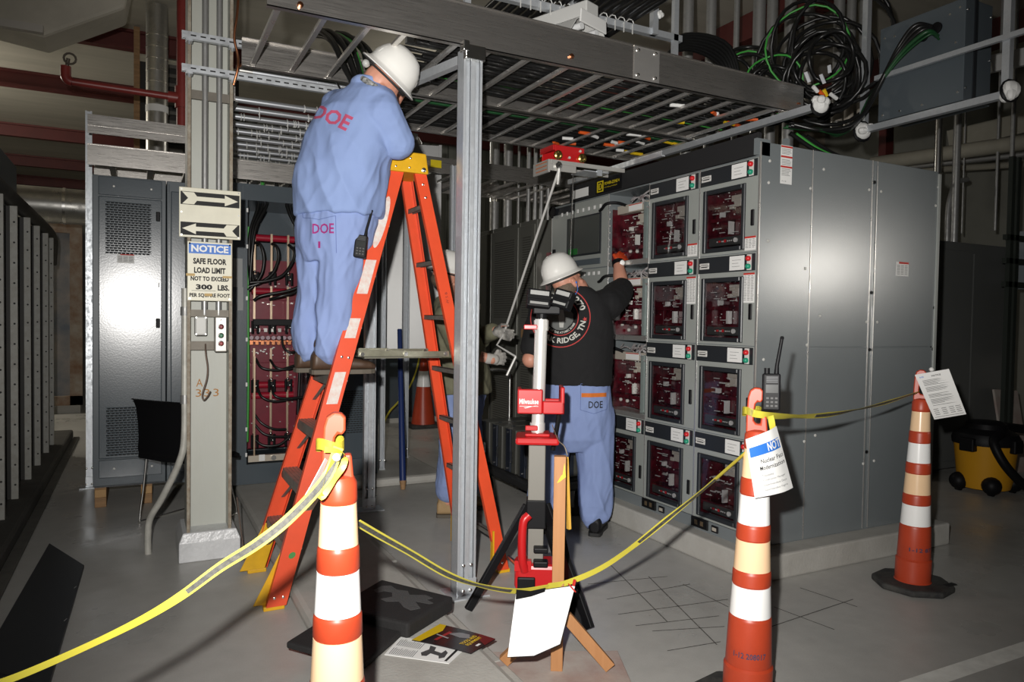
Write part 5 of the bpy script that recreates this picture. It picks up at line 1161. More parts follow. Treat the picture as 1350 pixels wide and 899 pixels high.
b = B(); b.box(2.405, 2.42, 4.19, 4.40, 2.383, 2.468); b.box(2.42, 3.02, 4.185, 4.20, 2.440, 2.468); b.box(2.42, 3.02, 4.385, 4.40, 2.440, 2.468); b.box(2.42, 2.62, 4.186, 4.199, 2.395, 2.44); b.build('carriage', mat('carriage_grey', (0.50, 0.49, 0.46), 0.4, 0.3), tr, bevel=0.002)
b = B()
for z in (2.40, 2.425, 2.450): b.box(2.4045, 2.405, 4.21, 4.36, z, z + 0.006)
b.build('orange_stripe', ORINK, tr)
b = B(); b.lathe([(0.026, 0), (0.026, 0.014), (0.012, 0.018)], 14, facing((2.475, 4.185, 2.43))); b.build('eye_ring', STEEL, tr, smooth=40)
b = B(); b.box(2.80, 2.84, 4.20, 4.21, 2.40, 2.445); b.box(2.70, 2.90, 4.21, 4.38, 2.425, 2.432); b.box(2.99, 3.02, 3.75, 4.9, 2.470, 2.478); b.box(2.99, 2.994, 3.75, 4.9, 2.478, 2.505); b.build('rail_bracket', GALV, tr)
b = B(); b.tube([(2.60, 4.19, 2.44), (2.60, 4.2, 2.2), (2.62, 4.25, 1.72)], 0.004, 6); b.build('hoist_wire', STEEL, tr, smooth=40)
# crank rod held by the man in olive
CR0, CR1 = Vector((2.478, 4.17, 2.41)), Vector((2.308, 4.620, 1.299))
cr = thing('crank_rod', 'long thin steel crank rod hanging from the red trolley to the olive jacket man', 'rod', tuple(CR1))
K = [CR0, CR1, Vector((2.245, 4.600, 1.219)), Vector((2.371, 4.550, 1.140)), Vector((2.301, 4.550, 1.006))]
b = B(); b.tube([K[0], K[1]], 0.0085, 8); b.build('shaft', TUBE, cr, smooth=40)
b = B(); b.tube([K[1], K[2], K[2] * 0.5 + K[3] * 0.5, K[3]], 0.0075, 8); b.tube([K[3], K[4]], 0.009, 8); b.build('crank', TUBE, cr, smooth=40)
b = B(); b.tube([K[0], K[0] + Vector((0.008, 0.03, -0.10))], 0.012, 8); b.build('hook', STEEL, cr, smooth=40)

# ---------------------------------------------------------------- right hand background
t = thing('wall_cabinet', 'dim grey cabinet standing beyond the right end of the switchgear', 'cabinet', (7.0, 4.5, 0.0))
GREYD = mat('dim_grey_paint', (0.12, 0.125, 0.12), 0.4, var=0.15, scale=2)
B().box(6.3, 7.70, 4.2, 4.9, 0.05, 2.20).build('body', GREYD, t, bevel=0.006); B().box(6.35, 7.12, 4.185, 4.2, 0.12, 2.12).build('door', GREYD, t, bevel=0.005)
B().box(6.42, 6.62, 4.18, 4.185, 1.06, 1.22).build('dark_plate', GEARDK, t); B().box(6.54, 6.56, 4.175, 4.185, 1.42, 1.72).build('red_tag', REDINK, t)
b = B(); b.box(7.13, 7.15, 4.18, 4.2, 0.1, 2.1); b.build('hinge_strip', GREYD, t)
YB = mat('faded_yellow_band', (0.34, 0.29, 0.03), 0.6)
specs = [([(6.66, 4.45, 2.2), (6.66, 4.45, 2.55), (6.70, 4.45, 2.72), (6.85, 4.5, 2.80), (7.0, 4.55, 2.82)], 0.022, True, 'bent conduit with a yellow band, leftmost on top of the dim cabinet'),
         ([(6.86, 4.4, 2.2), (6.86, 4.4, 3.6)], 0.035, True, 'straight shiny conduit with a yellow band on the dim cabinet'),
         ([(7.12, 4.45, 2.2), (7.12, 4.45, 2.55), (7.17, 4.45, 2.72), (7.32, 4.5, 2.85), (7.5, 4.5, 2.9)], 0.026, False, 'plain bent conduit on the right of the dim cabinet'),
         ([(7.50, 3.6, 1.72), (7.50, 3.6, 2.28), (7.60, 3.62, 2.42), (7.80, 3.64, 2.60), (7.84, 3.64, 2.75), (7.84, 3.64, 3.4)], 0.020, True, 'crooked conduit with a yellow band above the first small control box'),
         ([(7.85, 3.3, 1.72), (7.85, 3.3, 2.4), (7.83, 3.3, 2.6), (7.83, 3.3, 3.4)], 0.020, True, 'conduit with a yellow band at the right edge of the picture')]
for i, (pts, r, yb, lab) in enumerate(specs):
    o = B().tube(curve(pts, 6), r, 10).build('wall_conduit', CONDUIT if i != 1 else STEEL, smooth=40); tag(o, lab, 'pipe')
    if yb:
        p = pts[0]; zb = p[2] + 0.03; B().tube([(p[0], p[1], zb), (p[0], p[1], zb + 0.22)], r * 1.15, 10).build('yellow_band', YB, o, smooth=40)
t = thing('support_rack', 'dark green strut rack that carries the small control boxes at right', 'frame', (7.8, 3.8, 0))
GRF = mat('dark_green_strut', (0.025, 0.032, 0.026), 0.6)
for x, y in ((7.28, 3.95), (7.37, 3.95)): B().box(x - 0.025, x + 0.025, y - 0.02, y + 0.02, 0, 3.0).build('upright', GRF, t)
for z in (2.0, 1.78, 2.22): B().box(7.2, 9.5, 3.93, 3.97, z, z + 0.05).build('cross_bar', GRF, t)
for i, (x0, y) in enumerate(((7.28, 3.6), (7.64, 3.45))):
    t = thing('control_box', 'small grey control box lettered ENS, %s' % ('left of the pair by the right edge' if i == 0 else 'cut by the right edge of the picture'), 'box', (x0 + 0.1, y, 1.42))
    B().box(x0, x0 + 0.27, y, y + 0.12, 1.42, 1.72).build('body', GREYD, t, bevel=0.006)
    B().box(x0 + 0.03, x0 + 0.17, y - 0.004, y, 1.60, 1.69).build('name_plate', INK, t); B().text('ENS', x0 + 0.10, 1.645, 0.11, 0.055, facing((0, y - 0.004, 0)), 0.02).build('lettering', mat('amber_letters', (0.62, 0.26, 0.02), 0.6), t)
    B().box(x0 + 0.04, x0 + 0.16, y - 0.004, y, 1.52, 1.58).build('small_plate', INK, t)
    b = B(); b.tube(curve([(x0 + 0.08, y + 0.06, 1.42), (x0 + 0.08, y + 0.06, 1.30), (x0 + 0.12, y + 0.06, 1.24), (x0 + 0.26, y + 0.06, 1.24)], 6), 0.02, 10); b.box(x0 + 0.2, x0 + 0.3, y + 0.02, y + 0.1, 1.18, 1.30); b.build('conduit_elbow', CONDUIT, t, smooth=40)
o = B().tube(curve([(7.95, 3.4, 1.35), (7.70, 3.42, 1.2), (7.62, 3.43, 0.95), (7.70, 3.44, 0.75), (8.0, 3.45, 0.72)], 6), 0.018, 8).build('flex_cable', CABLE, smooth=40); tag(o, 'black flexible cable looping at the right edge', 'cable')
t = thing('pale_panel', 'pale blue grey panel behind the conduits at the right edge', 'panel', (8.4, 4.1, 1.75)); B().box(7.75, 9.2, 4.05, 4.12, 1.78, 2.35).build('sheet', mat('pale_blue_grey', (0.22, 0.25, 0.27), 0.5), t)
o = B().bar((7.55, 3.95, 0.0), (7.60, 4.12, 0.78), 0.40, 0.02, (0, 1, 0)).build('leaning_board', PLY); tag(o, 'pale board leaning behind the yellow vacuum', 'board')
o = B().box(8.05, 8.6, 3.6, 4.1, 0.06, 1.1).build('machine_case', BEIGE, bevel=0.01); tag(o, 'beige machine case at the far right edge', 'machine')
o = B().box(7.6, 8.8, 3.1, 3.55, 0.0, 0.05).build('drain_grate', BLACKM, bevel=0.01); tag(o, 'black tray on the floor right of the yellow vacuum', 'tray')
# wet vacuum
vx, vy = 6.42, 3.62
vc = thing('wet_vacuum', 'yellow drum wet vacuum with a black lid and hose on the floor at right', 'vacuum', (vx, vy, 0)); VMt = Matrix.Translation((vx, vy, 0))
B().lathe([(0.19, 0.04), (0.205, 0.10), (0.235, 0.40), (0.24, 0.42)], 28, VMt).build('drum', VACY, vc, smooth=40)
B().lathe([(0.25, 0.41), (0.255, 0.45), (0.235, 0.50), (0.16, 0.54), (0.15, 0.58), (0.12, 0.60), (0.02, 0.605)], 28, VMt).build('lid', BLACK, vc, smooth=40)
for q in ((vx - 0.28, vx - 0.2, vy - 0.06, vy + 0.06), (vx + 0.2, vx + 0.28, vy - 0.06, vy + 0.06), (vx - 0.06, vx + 0.06, vy - 0.27, vy - 0.22)): B().box(*q, 0.36, 0.47).build('latch', BLACK, vc, bevel=0.01)
for a in (0.5, 2.6, 3.9, 5.5):
    x, y = vx + math.cos(a) * 0.21, vy + math.sin(a) * 0.21
    b = B(); b.ball((x, y, 0.085), 0.075, 0.075, 0.075, n=12, m=8); b.tube([(x, y - 0.02, 0.03), (x, y + 0.02, 0.03)], 0.03, 10); b.build('caster', BLACK, vc, smooth=40)
B().tube(curve([(vx - 0.14, vy - 0.20, 0.53), (vx - 0.28, vy - 0.22, 0.47), (vx - 0.26, vy - 0.30, 0.30), (vx - 0.10, vy - 0.36, 0.14), (vx + 0.14, vy - 0.36, 0.06), (vx + 0.38, vy - 0.30, 0.045), (vx + 0.50, vy - 0.16, 0.04), (vx + 0.46, vy, 0.04)], 7), 0.036, 10).build('hose', BLACK, vc, smooth=50)
b = B(); b.tube(curve([(vx + 0.05, vy - 0.05, 0.56), (vx + 0.4, vy - 0.08, 0.52), (vx + 0.9, vy - 0.1, 0.44), (vx + 1.2, vy - 0.1, 0.44)], 6), 0.04, 10); b.build('wand', BLACK, vc, smooth=50)

# ================================================================ STEP LADDER
LD = thing('step_ladder', 'tall orange fibreglass step ladder with a yellow top, the man stands on it', 'ladder', (1.18, 3.84, 0))
def ly(z, near): return (3.53 + 0.0864 * z) if near else (4.15 - 0.0864 * z)
def fx(z): return 0.572 + 0.290 * z
def rx_(z): return 1.790 - 0.205 * z
def rail(fn, w, near, dpt, name):
    """C section rail: web in the outer plane, flanges turned inwards"""
    s = 1 if near else -1; b = B(); za, zb = 0.02, 2.20
    def q(u0, u1, v0, v1):
        vs = []
        for z in (za, zb):
            x = fn(z); y = ly(z, near)
            vs += [(x + u0, y + s * v0, z), (x + u1, y + s * v0, z), (x + u1, y + s * v1, z), (x + u0, y + s * v1, z)]
        fs = [(3, 2, 1, 0), (4, 5, 6, 7), (0, 1, 5, 4), (1, 2, 6, 5), (2, 3, 7, 6), (3, 0, 4, 7)]
        if s < 0: fs = [tuple(reversed(f)) for f in fs]
        b.add(vs, fs)
    q(-w / 2, w / 2, 0, 0.005); q(-w / 2, -w / 2 + 0.005, 0.005, dpt); q(w / 2 - 0.005, w / 2, 0.005, dpt)
    return b.build(name, FIBRE, LD)
rails = [rail(fx, 0.092, n, 0.034, 'front_rail') for n in (True, False)] + [rail(rx_, 0.066, n, 0.028, 'rear_rail') for n in (True, False)]
STEP = mat('worn_step_aluminium', (0.30, 0.285, 0.26), 0.5, 0.6, var=0.5, scale=18, col2=(0.14, 0.13, 0.11))
for k in range(7):
    z = 0.30 + 0.268 * k; x = fx(z); y0, y1 = ly(z, True) + 0.006, ly(z, False) - 0.006
    b = B(); b.box(x - 0.043, x + 0.043, y0, y1, z - 0.004, z); b.box(x - 0.043, x - 0.040, y0, y1, z - 0.05, z - 0.004); b.box(x + 0.040, x + 0.043, y0, y1, z - 0.03, z - 0.004)
    for q in range(5): b.box(x - 0.040 + q * 0.018, x - 0.034 + q * 0.018, y0, y1, z, z + 0.002)
    st = b.build('step', STEP, LD)
    if k < 4:
        for near in (True, False):
            yy = ly(z - 0.1, near) + (0.02 if near else -0.02); b = B(); b.bar((fx(z - 0.16) + 0.01, yy, z - 0.16), (x, yy + (0.16 if near else -0.16), z - 0.045), 0.018, 0.004); b.build('step_brace', STEP, st)
for k in range(7):
    z = 0.22 + 0.30 * k; x = rx_(z); y0, y1 = ly(z, True) + 0.004, ly(z, False) - 0.004
    b = B(); b.box(x - 0.014, x + 0.014, y0, y1, z - 0.003, z); b.box(x - 0.014, x - 0.011, y0, y1, z - 0.026, z); b.box(x + 0.011, x + 0.014, y0, y1, z - 0.026, z); b.build('rear_bar', STEP, LD)
for near in (True, False):
    s = 1 if near else -1; y = ly(1.21, near) + s * 0.045
    b = B(); b.box(1.0, 1.26, y - 0.004, y + 0.004, 1.198, 1.228); b.box(1.25, 1.50, y - 0.012, y - 0.004, 1.194, 1.224); b.build('spreader_bar', mat('greenish_steel', (0.34, 0.33, 0.25), 0.4, 0.8, var=0.5, scale=20), LD)
    b = B()
    for x in (1.02, 1.255, 1.48): b.cyl((x, y - 0.014, 1.21), (x, y + 0.006, 1.21), 0.011, 10)
    b.build('rivet', STEEL, LD, smooth=40)
b = B(); b.box(1.04, 1.47, 3.70, 3.98, 1.186, 1.194); b.build('pail_shelf', mat('dull_shelf', (0.16, 0.155, 0.12), 0.5, 0.4), LD)
# yellow cap
b = B()
vs = []
for z, x0, x1, e in ((2.175, 1.140, 1.385, 0.0), (2.285, 1.185, 1.372, 0.008)):
    ya, yb = 3.700 + e, 3.985 - e; vs += [(x0, ya, z), (x1, ya, z), (x1, yb, z), (x0, yb, z)]
b.add(vs, [(3, 2, 1, 0), (4, 5, 6, 7), (0, 1, 5, 4), (1, 2, 6, 5), (2, 3, 7, 6), (3, 0, 4, 7)]); cap = b.build('top_cap', YELLOW, LD, bevel=0.008)
b = B()
for x, z in ((1.20, 2.20), (1.215, 2.25), (1.275, 2.20), (1.28, 2.25)): b.lathe([(0.006, 0), (0.006, 0.003), (0.003, 0.005)], 8, facing((x, 3.702, z)))
b.lathe([(0.013, 0), (0.013, 0.004), (0.006, 0.007)], 10, facing((1.355, 3.702, 2.195)))
for z in (0.06, 0.06): pass
for x, z in ((rx_(2.12), 2.12), (rx_(2.05), 2.05), (fx(0.06) - 0.02, 0.06), (fx(0.06) + 0.02, 0.06), (fx(1.20) - 0.015, 1.20), (fx(1.20) + 0.02, 1.195), (rx_(0.06), 0.06)): b.lathe([(0.007, 0), (0.007, 0.003), (0.003, 0.005)], 8, facing((x, ly(z, True), z)))
b.build('rivet', STEEL, LD, smooth=40)
STK = mat('worn_white_sticker', (0.66, 0.64, 0.60), 0.5, var=0.5, scale=40, col2=(0.60, 0.25, 0.18))
def on_rail(z, du=0): return Vector((fx(z) + du, ly(z, True) - 0.0012, z))
dx = Vector((0.290, 0.0864, 1)).normalized(); MR = lambda z: fr(on_rail(z), (1, 0, 0), dx)
el = [(0.027 * math.cos(a * PI / 12), 0.145 * math.sin(a * PI / 12)) for a in range(24)]
B().prism(el, 0, 0.0008, fr(on_rail(1.90), (1, 0, 0), dx)).build('sticker', STK, LD)
for z, h in ((1.61, 0.185), (1.345, 0.105), (1.045, 0.165)): B().box(-0.028, 0.028, -h / 2, h / 2, 0, 0.0008, fr(on_rail(z), (1, 0, 0), dx)).build('sticker', STK, LD)
B().prism([(0.016 * math.cos(a * PI / 8), 0.016 * math.sin(a * PI / 8)) for a in range(16)], 0, 0.0008, fr(on_rail(0.25, 0.008), (1, 0, 0), dx)).build('green_sticker', mat('round_green_sticker', (0.05, 0.22, 0.05), 0.5), LD)
b = B(); zc = 1.50
b.text('C W S B', 0, 0, 0.09, 0.014, fr((rx_(zc), ly(zc, True) - 0.001, zc), (-0.2, 0, 1), (-1, 0, -0.2)), 0.0); b.build('hand_lettering', mat('dark_red_ink', (0.16, 0.02, 0.015), 0.7), LD)
for near in (True, False):
    s = 1 if near else -1
    b = B(); y = ly(0.1, near)
    b.box(fx(0) - 0.052, fx(0) + 0.046, y - 0.001 if near else y - 0.04, y + 0.04 if near else y + 0.001, 0.0, 0.022); b.build('foot_pad', YELLOW, LD, bevel=0.004)
    vs = []; ya, yb = (y + 0.036, y + 0.044) if near else (y - 0.044, y - 0.036)
    for z, w0, w1 in ((0.02, -0.10, 0.03), (0.27, -0.045, 0.035)): vs += [(fx(z) + w0, ya, z), (fx(z) + w1, ya, z), (fx(z) + w1, yb, z), (fx(z) + w0, yb, z)]
    B().add(vs, [(3, 2, 1, 0), (4, 5, 6, 7), (0, 1, 5, 4), (1, 2, 6, 5), (2, 3, 7, 6), (3, 0, 4, 7)]).build('foot_bracket', YELLOW, LD, bevel=0.003)
    b = B(); b.box(rx_(0) - 0.035, rx_(0) + 0.04, y - 0.001 if near else y - 0.035, y + 0.035 if near else y + 0.001, 0, 0.022); b.build('foot_pad', YELLOW, LD, bevel=0.004)
    b = B(); b.box(rx_(0.12) - 0.045, rx_(0.12) - 0.036, y + s * 0.0 if near else y - 0.03, y + 0.03 if near else y, 0.02, 0.24); b.build('foot_bracket', YELLOW, LD)

# ================================================================ DELINEATOR CONES, TAPE, NOTICES
def crad(z): return 0.088 - 0.048 * z + (0.006 if z < 0.15 else 0)
def cone(label, x, y, lean=(0, 0), hang=0.0, base=True, z_dirt=False):
    t = thing('delineator_cone', label, 'cone', (x, y, 0), 'orange delineators')
    S = Matrix([[1, 0, lean[0], x], [0, 1, lean[1], y], [0, 0, 1, 0], [0, 0, 0, 1]])
    ZB = ((0.335, 0.445), (0.500, 0.610), (0.668, 0.774), (0.836, 0.942))
    prof = [(0.095, 0.03), (crad(0.14), 0.04), (crad(0.14), 0.150), (crad(0.17), 0.158), (crad(0.17) + 0.002, 0.165)]
    zp = 0.165
    for z0, z1 in ZB:
        prof += [(crad(z0) + 0.0040, z0 - 0.012), (crad(z0) + 0.0030, z0 - 0.004), (crad(z0), z0), (crad(z1), z1), (crad(z1) + 0.0026, z1 + 0.004)]
    prof += [(crad(0.96) + 0.0035, 0.955), (crad(0.98) + 0.003, 0.992), (crad(0.98) - 0.004, 1.006), (0.02, 1.012)]
    B().lathe(prof, 32, S).build('body', CONE, t, smooth=35)
    for (z0, z1), m, n in zip(ZB, (BANDW, BANDO, BANDW, BANDO), ('white_band', 'orange_band') * 2):
        B().lathe([(crad(z0) + 0.0012, z0 + 0.001), (crad(z1) + 0.0012, z1 - 0.001)], 32, S).build(n, m, t, smooth=40)
    # moulded handle: tall post with a hook and a stub
    H = S @ Matrix.Rotation(hang, 4, 'Z')
    b = B()
    prof2 = [(-0.040, 1.000), (-0.041, 1.06), (-0.038, 1.13), (-0.031, 1.154), (-0.015, 1.166), (0.006, 1.164), (0.015, 1.153), (0.015, 1.122), (0.007, 1.110), (-0.003, 1.114), (-0.010, 1.104), (-0.014, 1.07), (-0.014, 1.045), (-0.006, 1.034), (0.009, 1.032), (0.011, 1.062), (0.030, 1.062), (0.036, 1.000)]
    b.prism(prof2, -0.017, 0.017, H @ Matrix([[1, 0, 0, 0], [0, 0, -1, 0], [0, 1, 0, 0], [0, 0, 0, 1]])); b.build('handle', CONE, t, bevel=0.008)
    if base:
        b = B(); oc = [(0.20 * math.cos(PI / 8 + k * PI / 4), 0.20 * math.sin(PI / 8 + k * PI / 4)) for k in range(8)]
        b.prism(oc, 0, 0.035, Matrix.Translation((x, y, 0)) @ Matrix.Rotation(0.2, 4, 'Z')); b.build('rubber_base', RUBBER, t, bevel=0.012)
    return t, S
vd = lambda x, y: math.atan2(-x, y)       # handle seen broadside along the line of sight
c1, C1M = cone('nearest orange and white delineator post, left, tied with yellow tape', (0.439, 1.780, 0.755)[0], 1.78, hang=-0.25)
c2, C2M = cone('orange and white delineator post with a radio hung on it, before the switchgear corner', 1.985, 1.93, lean=(0.035, 0.015), hang=-0.78)
c3, C3M = cone('orange and white delineator post at right on an octagonal rubber base', 3.700, 2.44, lean=(0.045, 0.01), hang=-0.98)
STAMP = mat('dark_blue_stamp', (0.05, 0.05, 0.10), 0.8)
def stamp(t, S, x, y, z, s, az):
    b = B(); r = crad(z) + 0.0045
    vs, fs = glyphs(s, 0.02); xs = [v[0] for v in vs]; k = 0.12 / (max(xs) - min(xs)); c = (max(xs) + min(xs)) / 2
    b.add([((S @ Vector((r * math.sin(az + (v[0] - c) * k / r), -r * math.cos(az + (v[0] - c) * k / r), z + v[1] * 0.028)))) for v in vs], fs); b.build('stamped_number', STAMP, t)
stamp(c2, C2M, 1.985, 1.93, 0.20, '1-12 208017', 0.80 - 0.2 - 1.35 + 0.0)
stamp(c3, C3M, 3.7, 2.44, 0.205, '1-12 87', -0.55)
sd = B(); sd.box(0.05, 0.13, -0.03, 0.0, 0.0352, 0.037, Matrix.Translation((3.70, 2.44, 0)) @ Matrix.Translation((0.02, -0.12, 0))); sd.build('base_label', BLACKM, c3)

def ribbon(name, label, pts, w0, tw, group='yellow barrier tape', dark=None, n=8):
    """tape along pts; tw gives the roll of the ribbon at each point (radians from upright)"""
    c = curve(pts, n); m = len(c); b = B(); d = B(); grid = []; g2 = []
    for i, p in enumerate(c):
        t = (c[min(i + 1, m - 1)] - c[max(i - 1, 0)]).normalized(); side = t.cross(Vector((0, 0, 1))).normalized(); up = side.cross(t)
        f = i / (m - 1) * (len(tw) - 1); k = min(int(f), len(tw) - 2); a = tw[k] + (tw[k + 1] - tw[k]) * (f - k)
        w = w0 if not isinstance(w0, tuple) else w0[0] + (w0[1] - w0[0]) * min(1, max(0, i / (m - 1) * 2.2 - 0.7))
        e = up * math.cos(a) + side * math.sin(a); nn = e.cross(t)
        grid.append([p + e * w * q + nn * 0.0 for q in (-0.5, -0.2, 0.2, 0.5)])
        g2.append([p + e * w * q for q in (-0.27, 0.27)])
    b.sheet(grid, 0.0012); o = b.build(name, TAPE, smooth=60); tag(o, label, 'tape', group)
    if dark:
        i0, i1 = int(dark[0] * (m - 1)), int(dark[1] * (m - 1)); d.sheet(g2[i0:i1], 0.0030); d.build('printed_band', mat('worn_black_print', (0.035, 0.035, 0.032), 0.6, var=0.8, scale=90, col2=(0.12, 0.115, 0.09)), o, smooth=60)
    return o
ribbon('barrier_tape', 'yellow barrier tape from the nearest post to the lower left corner', [(0.426, 1.735, 1.086), (0.394, 1.720, 1.018), (0.310, 1.690, 0.944), (0.233, 1.670, 0.896), (0.153, 1.645, 0.862), (0.077, 1.615, 0.824), (0.008, 1.580, 0.802), (-0.080, 1.520, 0.791), (-0.184, 1.430, 0.793), (-0.253, 1.360, 0.810)], (0.025, 0.013), [0.5, 0.6, 0.55, 0.5, 0.55, 0.7, 0.9, 0.9, 0.9, 0.9], dark=(0.04, 0.56))
ribbon('barrier_tape', 'sagging yellow barrier tape from the nearest post to the wooden stand', [(0.495, 1.820, 0.875), (0.580, 1.900, 0.808), (0.706, 2.010, 0.712), (0.884, 2.150, 0.575), (1.039, 2.250, 0.483), (1.245, 2.360, 0.391), (1.406, 2.400, 0.367)], 0.024, [1.0, 0.9, 0.95, 0.7, 1.05, 0.5, 0.35], dark=(0.0, 0.85))
ribbon('barrier_tape', 'yellow barrier tape rising from the wooden stand to the post with the radio', [(1.408, 2.405, 0.368), (1.495, 2.400, 0.371), (1.603, 2.340, 0.428), (1.695, 2.270, 0.515), (1.796, 2.170, 0.648), (1.900, 2.080, 0.777), (1.983, 1.960, 0.927)], 0.027, [0.3, 0.3, 0.5, 0.75, 0.6, 1.1, 1.2], dark=(0.55, 0.9))
ribbon('barrier_tape', 'yellow and black barrier tape between the two right hand posts', [(1.982, 1.930, 1.073), (2.055, 1.920, 1.063), (2.272, 1.990, 1.041), (2.566, 2.090, 1.021), (2.900, 2.200, 1.016), (3.266, 2.310, 1.024), (3.665, 2.420, 1.049)], 0.026, [0.2, 0.3, 0.9, 0.4, 1.1, 0.5, 0.9], dark=(0.45, 1.0))
def wrap(label, S, z, r, pts=None):
    b = B(); n = 18; grid = []
    for k in range(n + 1):
        a = 2 * PI * k / n; grid.append([S @ Vector((-0.022 + 0.034 * math.cos(a), 0.028 * math.sin(a), z + dz + 0.006 * math.sin(a * 2))) for dz in (-0.014, 0.014)])
    b.sheet(grid, 0.0015); o = b.build('tape_loop', TAPE, smooth=60); tag(o, label, 'tape', 'tape loops')
    return o
wrap('loop of yellow tape knotted round the nearest post handle', C1M @ Matrix.Rotation(-0.25, 4, 'Z'), 1.085, 0.05)
wrap('loop of yellow tape knotted round the handle below the radio', C2M @ Matrix.Rotation(-0.78, 4, 'Z'), 1.075, 0.05)
ribbon('tape_tail', 'short twisted tape tail falling from the nearest post handle', [(0.393, 1.735, 1.084), (0.433, 1.720, 1.075), (0.434, 1.715, 1.048), (0.411, 1.715, 1.014), (0.381, 1.710, 0.976), (0.390, 1.720, 1.015), (0.413, 1.725, 1.059)], 0.016, [0.2, 1.2, 0.3, 0.9, 0.5, 1.0, 0.3], group='tape tails')
ribbon('tape_tail', 'short yellow tape tail hanging behind the notice on the radio post', [(2.037, 1.900, 1.066), (2.046, 1.900, 1.033), (2.061, 1.905, 0.989)], 0.022, [0.3, 0.8, 0.4], group='tape tails')
o = B().ball((0.417, 1.715, 1.066), 0.010, n=8, m=6).build('white_knot', PAPER, smooth=40); tag(o, 'small white knot of tie wire on the nearest post', 'knot')

# white sheet on the nearest post
b = B(); b.sheet([[(0.398, 1.750, 1.059), (0.435, 1.820, 1.029)], [(0.360, 1.730, 1.001), (0.418, 1.840, 0.962)], [(0.322, 1.720, 0.942), (0.390, 1.850, 0.911)]], 0.0012)
o = b.build('paper_sheet', PAPER, smooth=30); tag(o, 'blank white sheet hanging beside the nearest post', 'paper')
# notice on the radio post
nt = thing('notice_sheet', 'white notice in a plastic sleeve with a blue heading, on the radio post', 'notice', (2.012, 1.860, 0.776))
TL, TR, BR, BL = [Vector(p) for p in ((1.892, 1.875, 0.993), (2.009, 1.845, 1.034), (2.090, 1.835, 0.806), (1.933, 1.865, 0.782))]
bil = lambda u, v, o=0.0: (TL * (1 - u) + TR * u) * (1 - v) + (BL * (1 - u) + BR * u) * v + Vector((-0.70, -0.70, 0)) * (o + 0.012 * math.sin(u * PI) + 0.004 * math.sin(v * 5)) + Vector((0.7, 0.7, 0)) * (max(0, u - 0.72) ** 1.5 * 0.18)
B().sheet([[bil(u / 8, v / 6) for u in range(9)] for v in range(7)], 0.0012).build('sheet', PAPER, nt, smooth=50)
B().sheet([[bil(0.06 + 0.9 * u / 8, v, 0.0015) for u in range(9)] for v in (0.16, 0.24, 0.32)], 0.0006).build('heading_panel', BLUEINK, nt, smooth=50)
def curved_text(parent, s, u0, u1, v0, v1, m, bl, name='lettering', bold=0.02, off=0.003):
    vs, fs = glyphs(s, bold); xs = [v[0] for v in vs]; ys = [v[1] for v in vs]; x0, x1, y0, y1 = min(xs), max(xs), min(ys), max(ys)
    B().add([bl(u0 + (u1 - u0) * (v[0] - x0) / (x1 - x0), v1 + (v0 - v1) * (v[1] - y0) / (y1 - y0), off) for v in vs], fs).build(name, m, parent)
curved_text(nt, 'NOT', 0.60, 0.97, 0.165, 0.30, WHITE, bil, 'heading', 0.03)
curved_text(nt, 'Nuclear Faci', 0.33, 0.97, 0.39, 0.46, INK, bil, bold=0.01)
curved_text(nt, 'Modernization', 0.27, 0.97, 0.50, 0.57, INK, bil, bold=0.01)
curved_text(nt, 'Transitions', 0.29, 0.60, 0.64, 0.68, GREYINK, bil, bold=0.0)
curved_text(nt, 'Construction Manager', 0.29, 0.90, 0.72, 0.76, GREYINK, bil, bold=0.0)
curved_text(nt, 'Superintendent Days', 0.29, 0.90, 0.80, 0.84, GREYINK, bil, bold=0.0)
curved_text(nt, 'Superintendent Nights', 0.29, 0.90, 0.88, 0.92, GREYINK, bil, bold=0.0)
b = B(); b.sheet([[bil(u, 0.99, -0.004) + Vector((0.012, 0.012, 0.0)) for u in (0.62, 0.96)], [bil(u, 1.03, -0.004) + Vector((0.012, 0.012, 0)) for u in (0.66, 0.97)]], 0.001); b.build('back_sheet', PAPER, nt)
# notice on the right post
n3 = thing('notice_sheet', 'white printed sheet tilted on top of the right hand post', 'notice', (3.677, 2.300, 0.919))
TL3, TR3, BR3, BL3 = [Vector(p) for p in ((3.666, 2.440, 1.140), (3.708, 2.285, 1.182), (3.786, 2.235, 0.950), (3.744, 2.375, 0.906))]
bil3 = lambda u, v, o=0.0: (TL3 * (1 - u) + TR3 * u) * (1 - v) + (BL3 * (1 - u) + BR3 * u) * v + Vector((-0.85, -0.53, 0)) * (o + 0.010 * math.sin(v * PI))
B().sheet([[bil3(u / 3, v / 6) for u in range(4)] for v in range(7)], 0.0012).build('sheet', PAPER, n3, smooth=50)
curved_text(n3, 'NOTICE', 0.45, 0.72, 0.065, 0.10, INK, bil3); curved_text(n3, 'DOE', 0.10, 0.22, 0.06, 0.09, BLUEINK, bil3)
b = B(); R = random.Random(3)
for k in range(26):
    v = 0.15 + k * 0.022
    if k in (6, 12, 13, 18, 24): continue
    b.add([bil3(0.14, v, 0.002), bil3(0.14, v + 0.009, 0.002), bil3(R.uniform(0.45, 0.9), v + 0.009, 0.002), bil3(R.uniform(0.45, 0.9), v, 0.002)], [(0, 1, 2, 3)])
for u in (0.1, 0.35, 0.58, 0.78):
    for v in (0.78, 0.82, 0.86, 0.90): b.add([bil3(u, v, 0.002), bil3(u, v + 0.012, 0.002), bil3(u + 0.15, v + 0.012, 0.002), bil3(u + 0.15, v, 0.002)], [(0, 1, 2, 3)])
b.build('small_print', GREYINK, n3, kind='stuff')
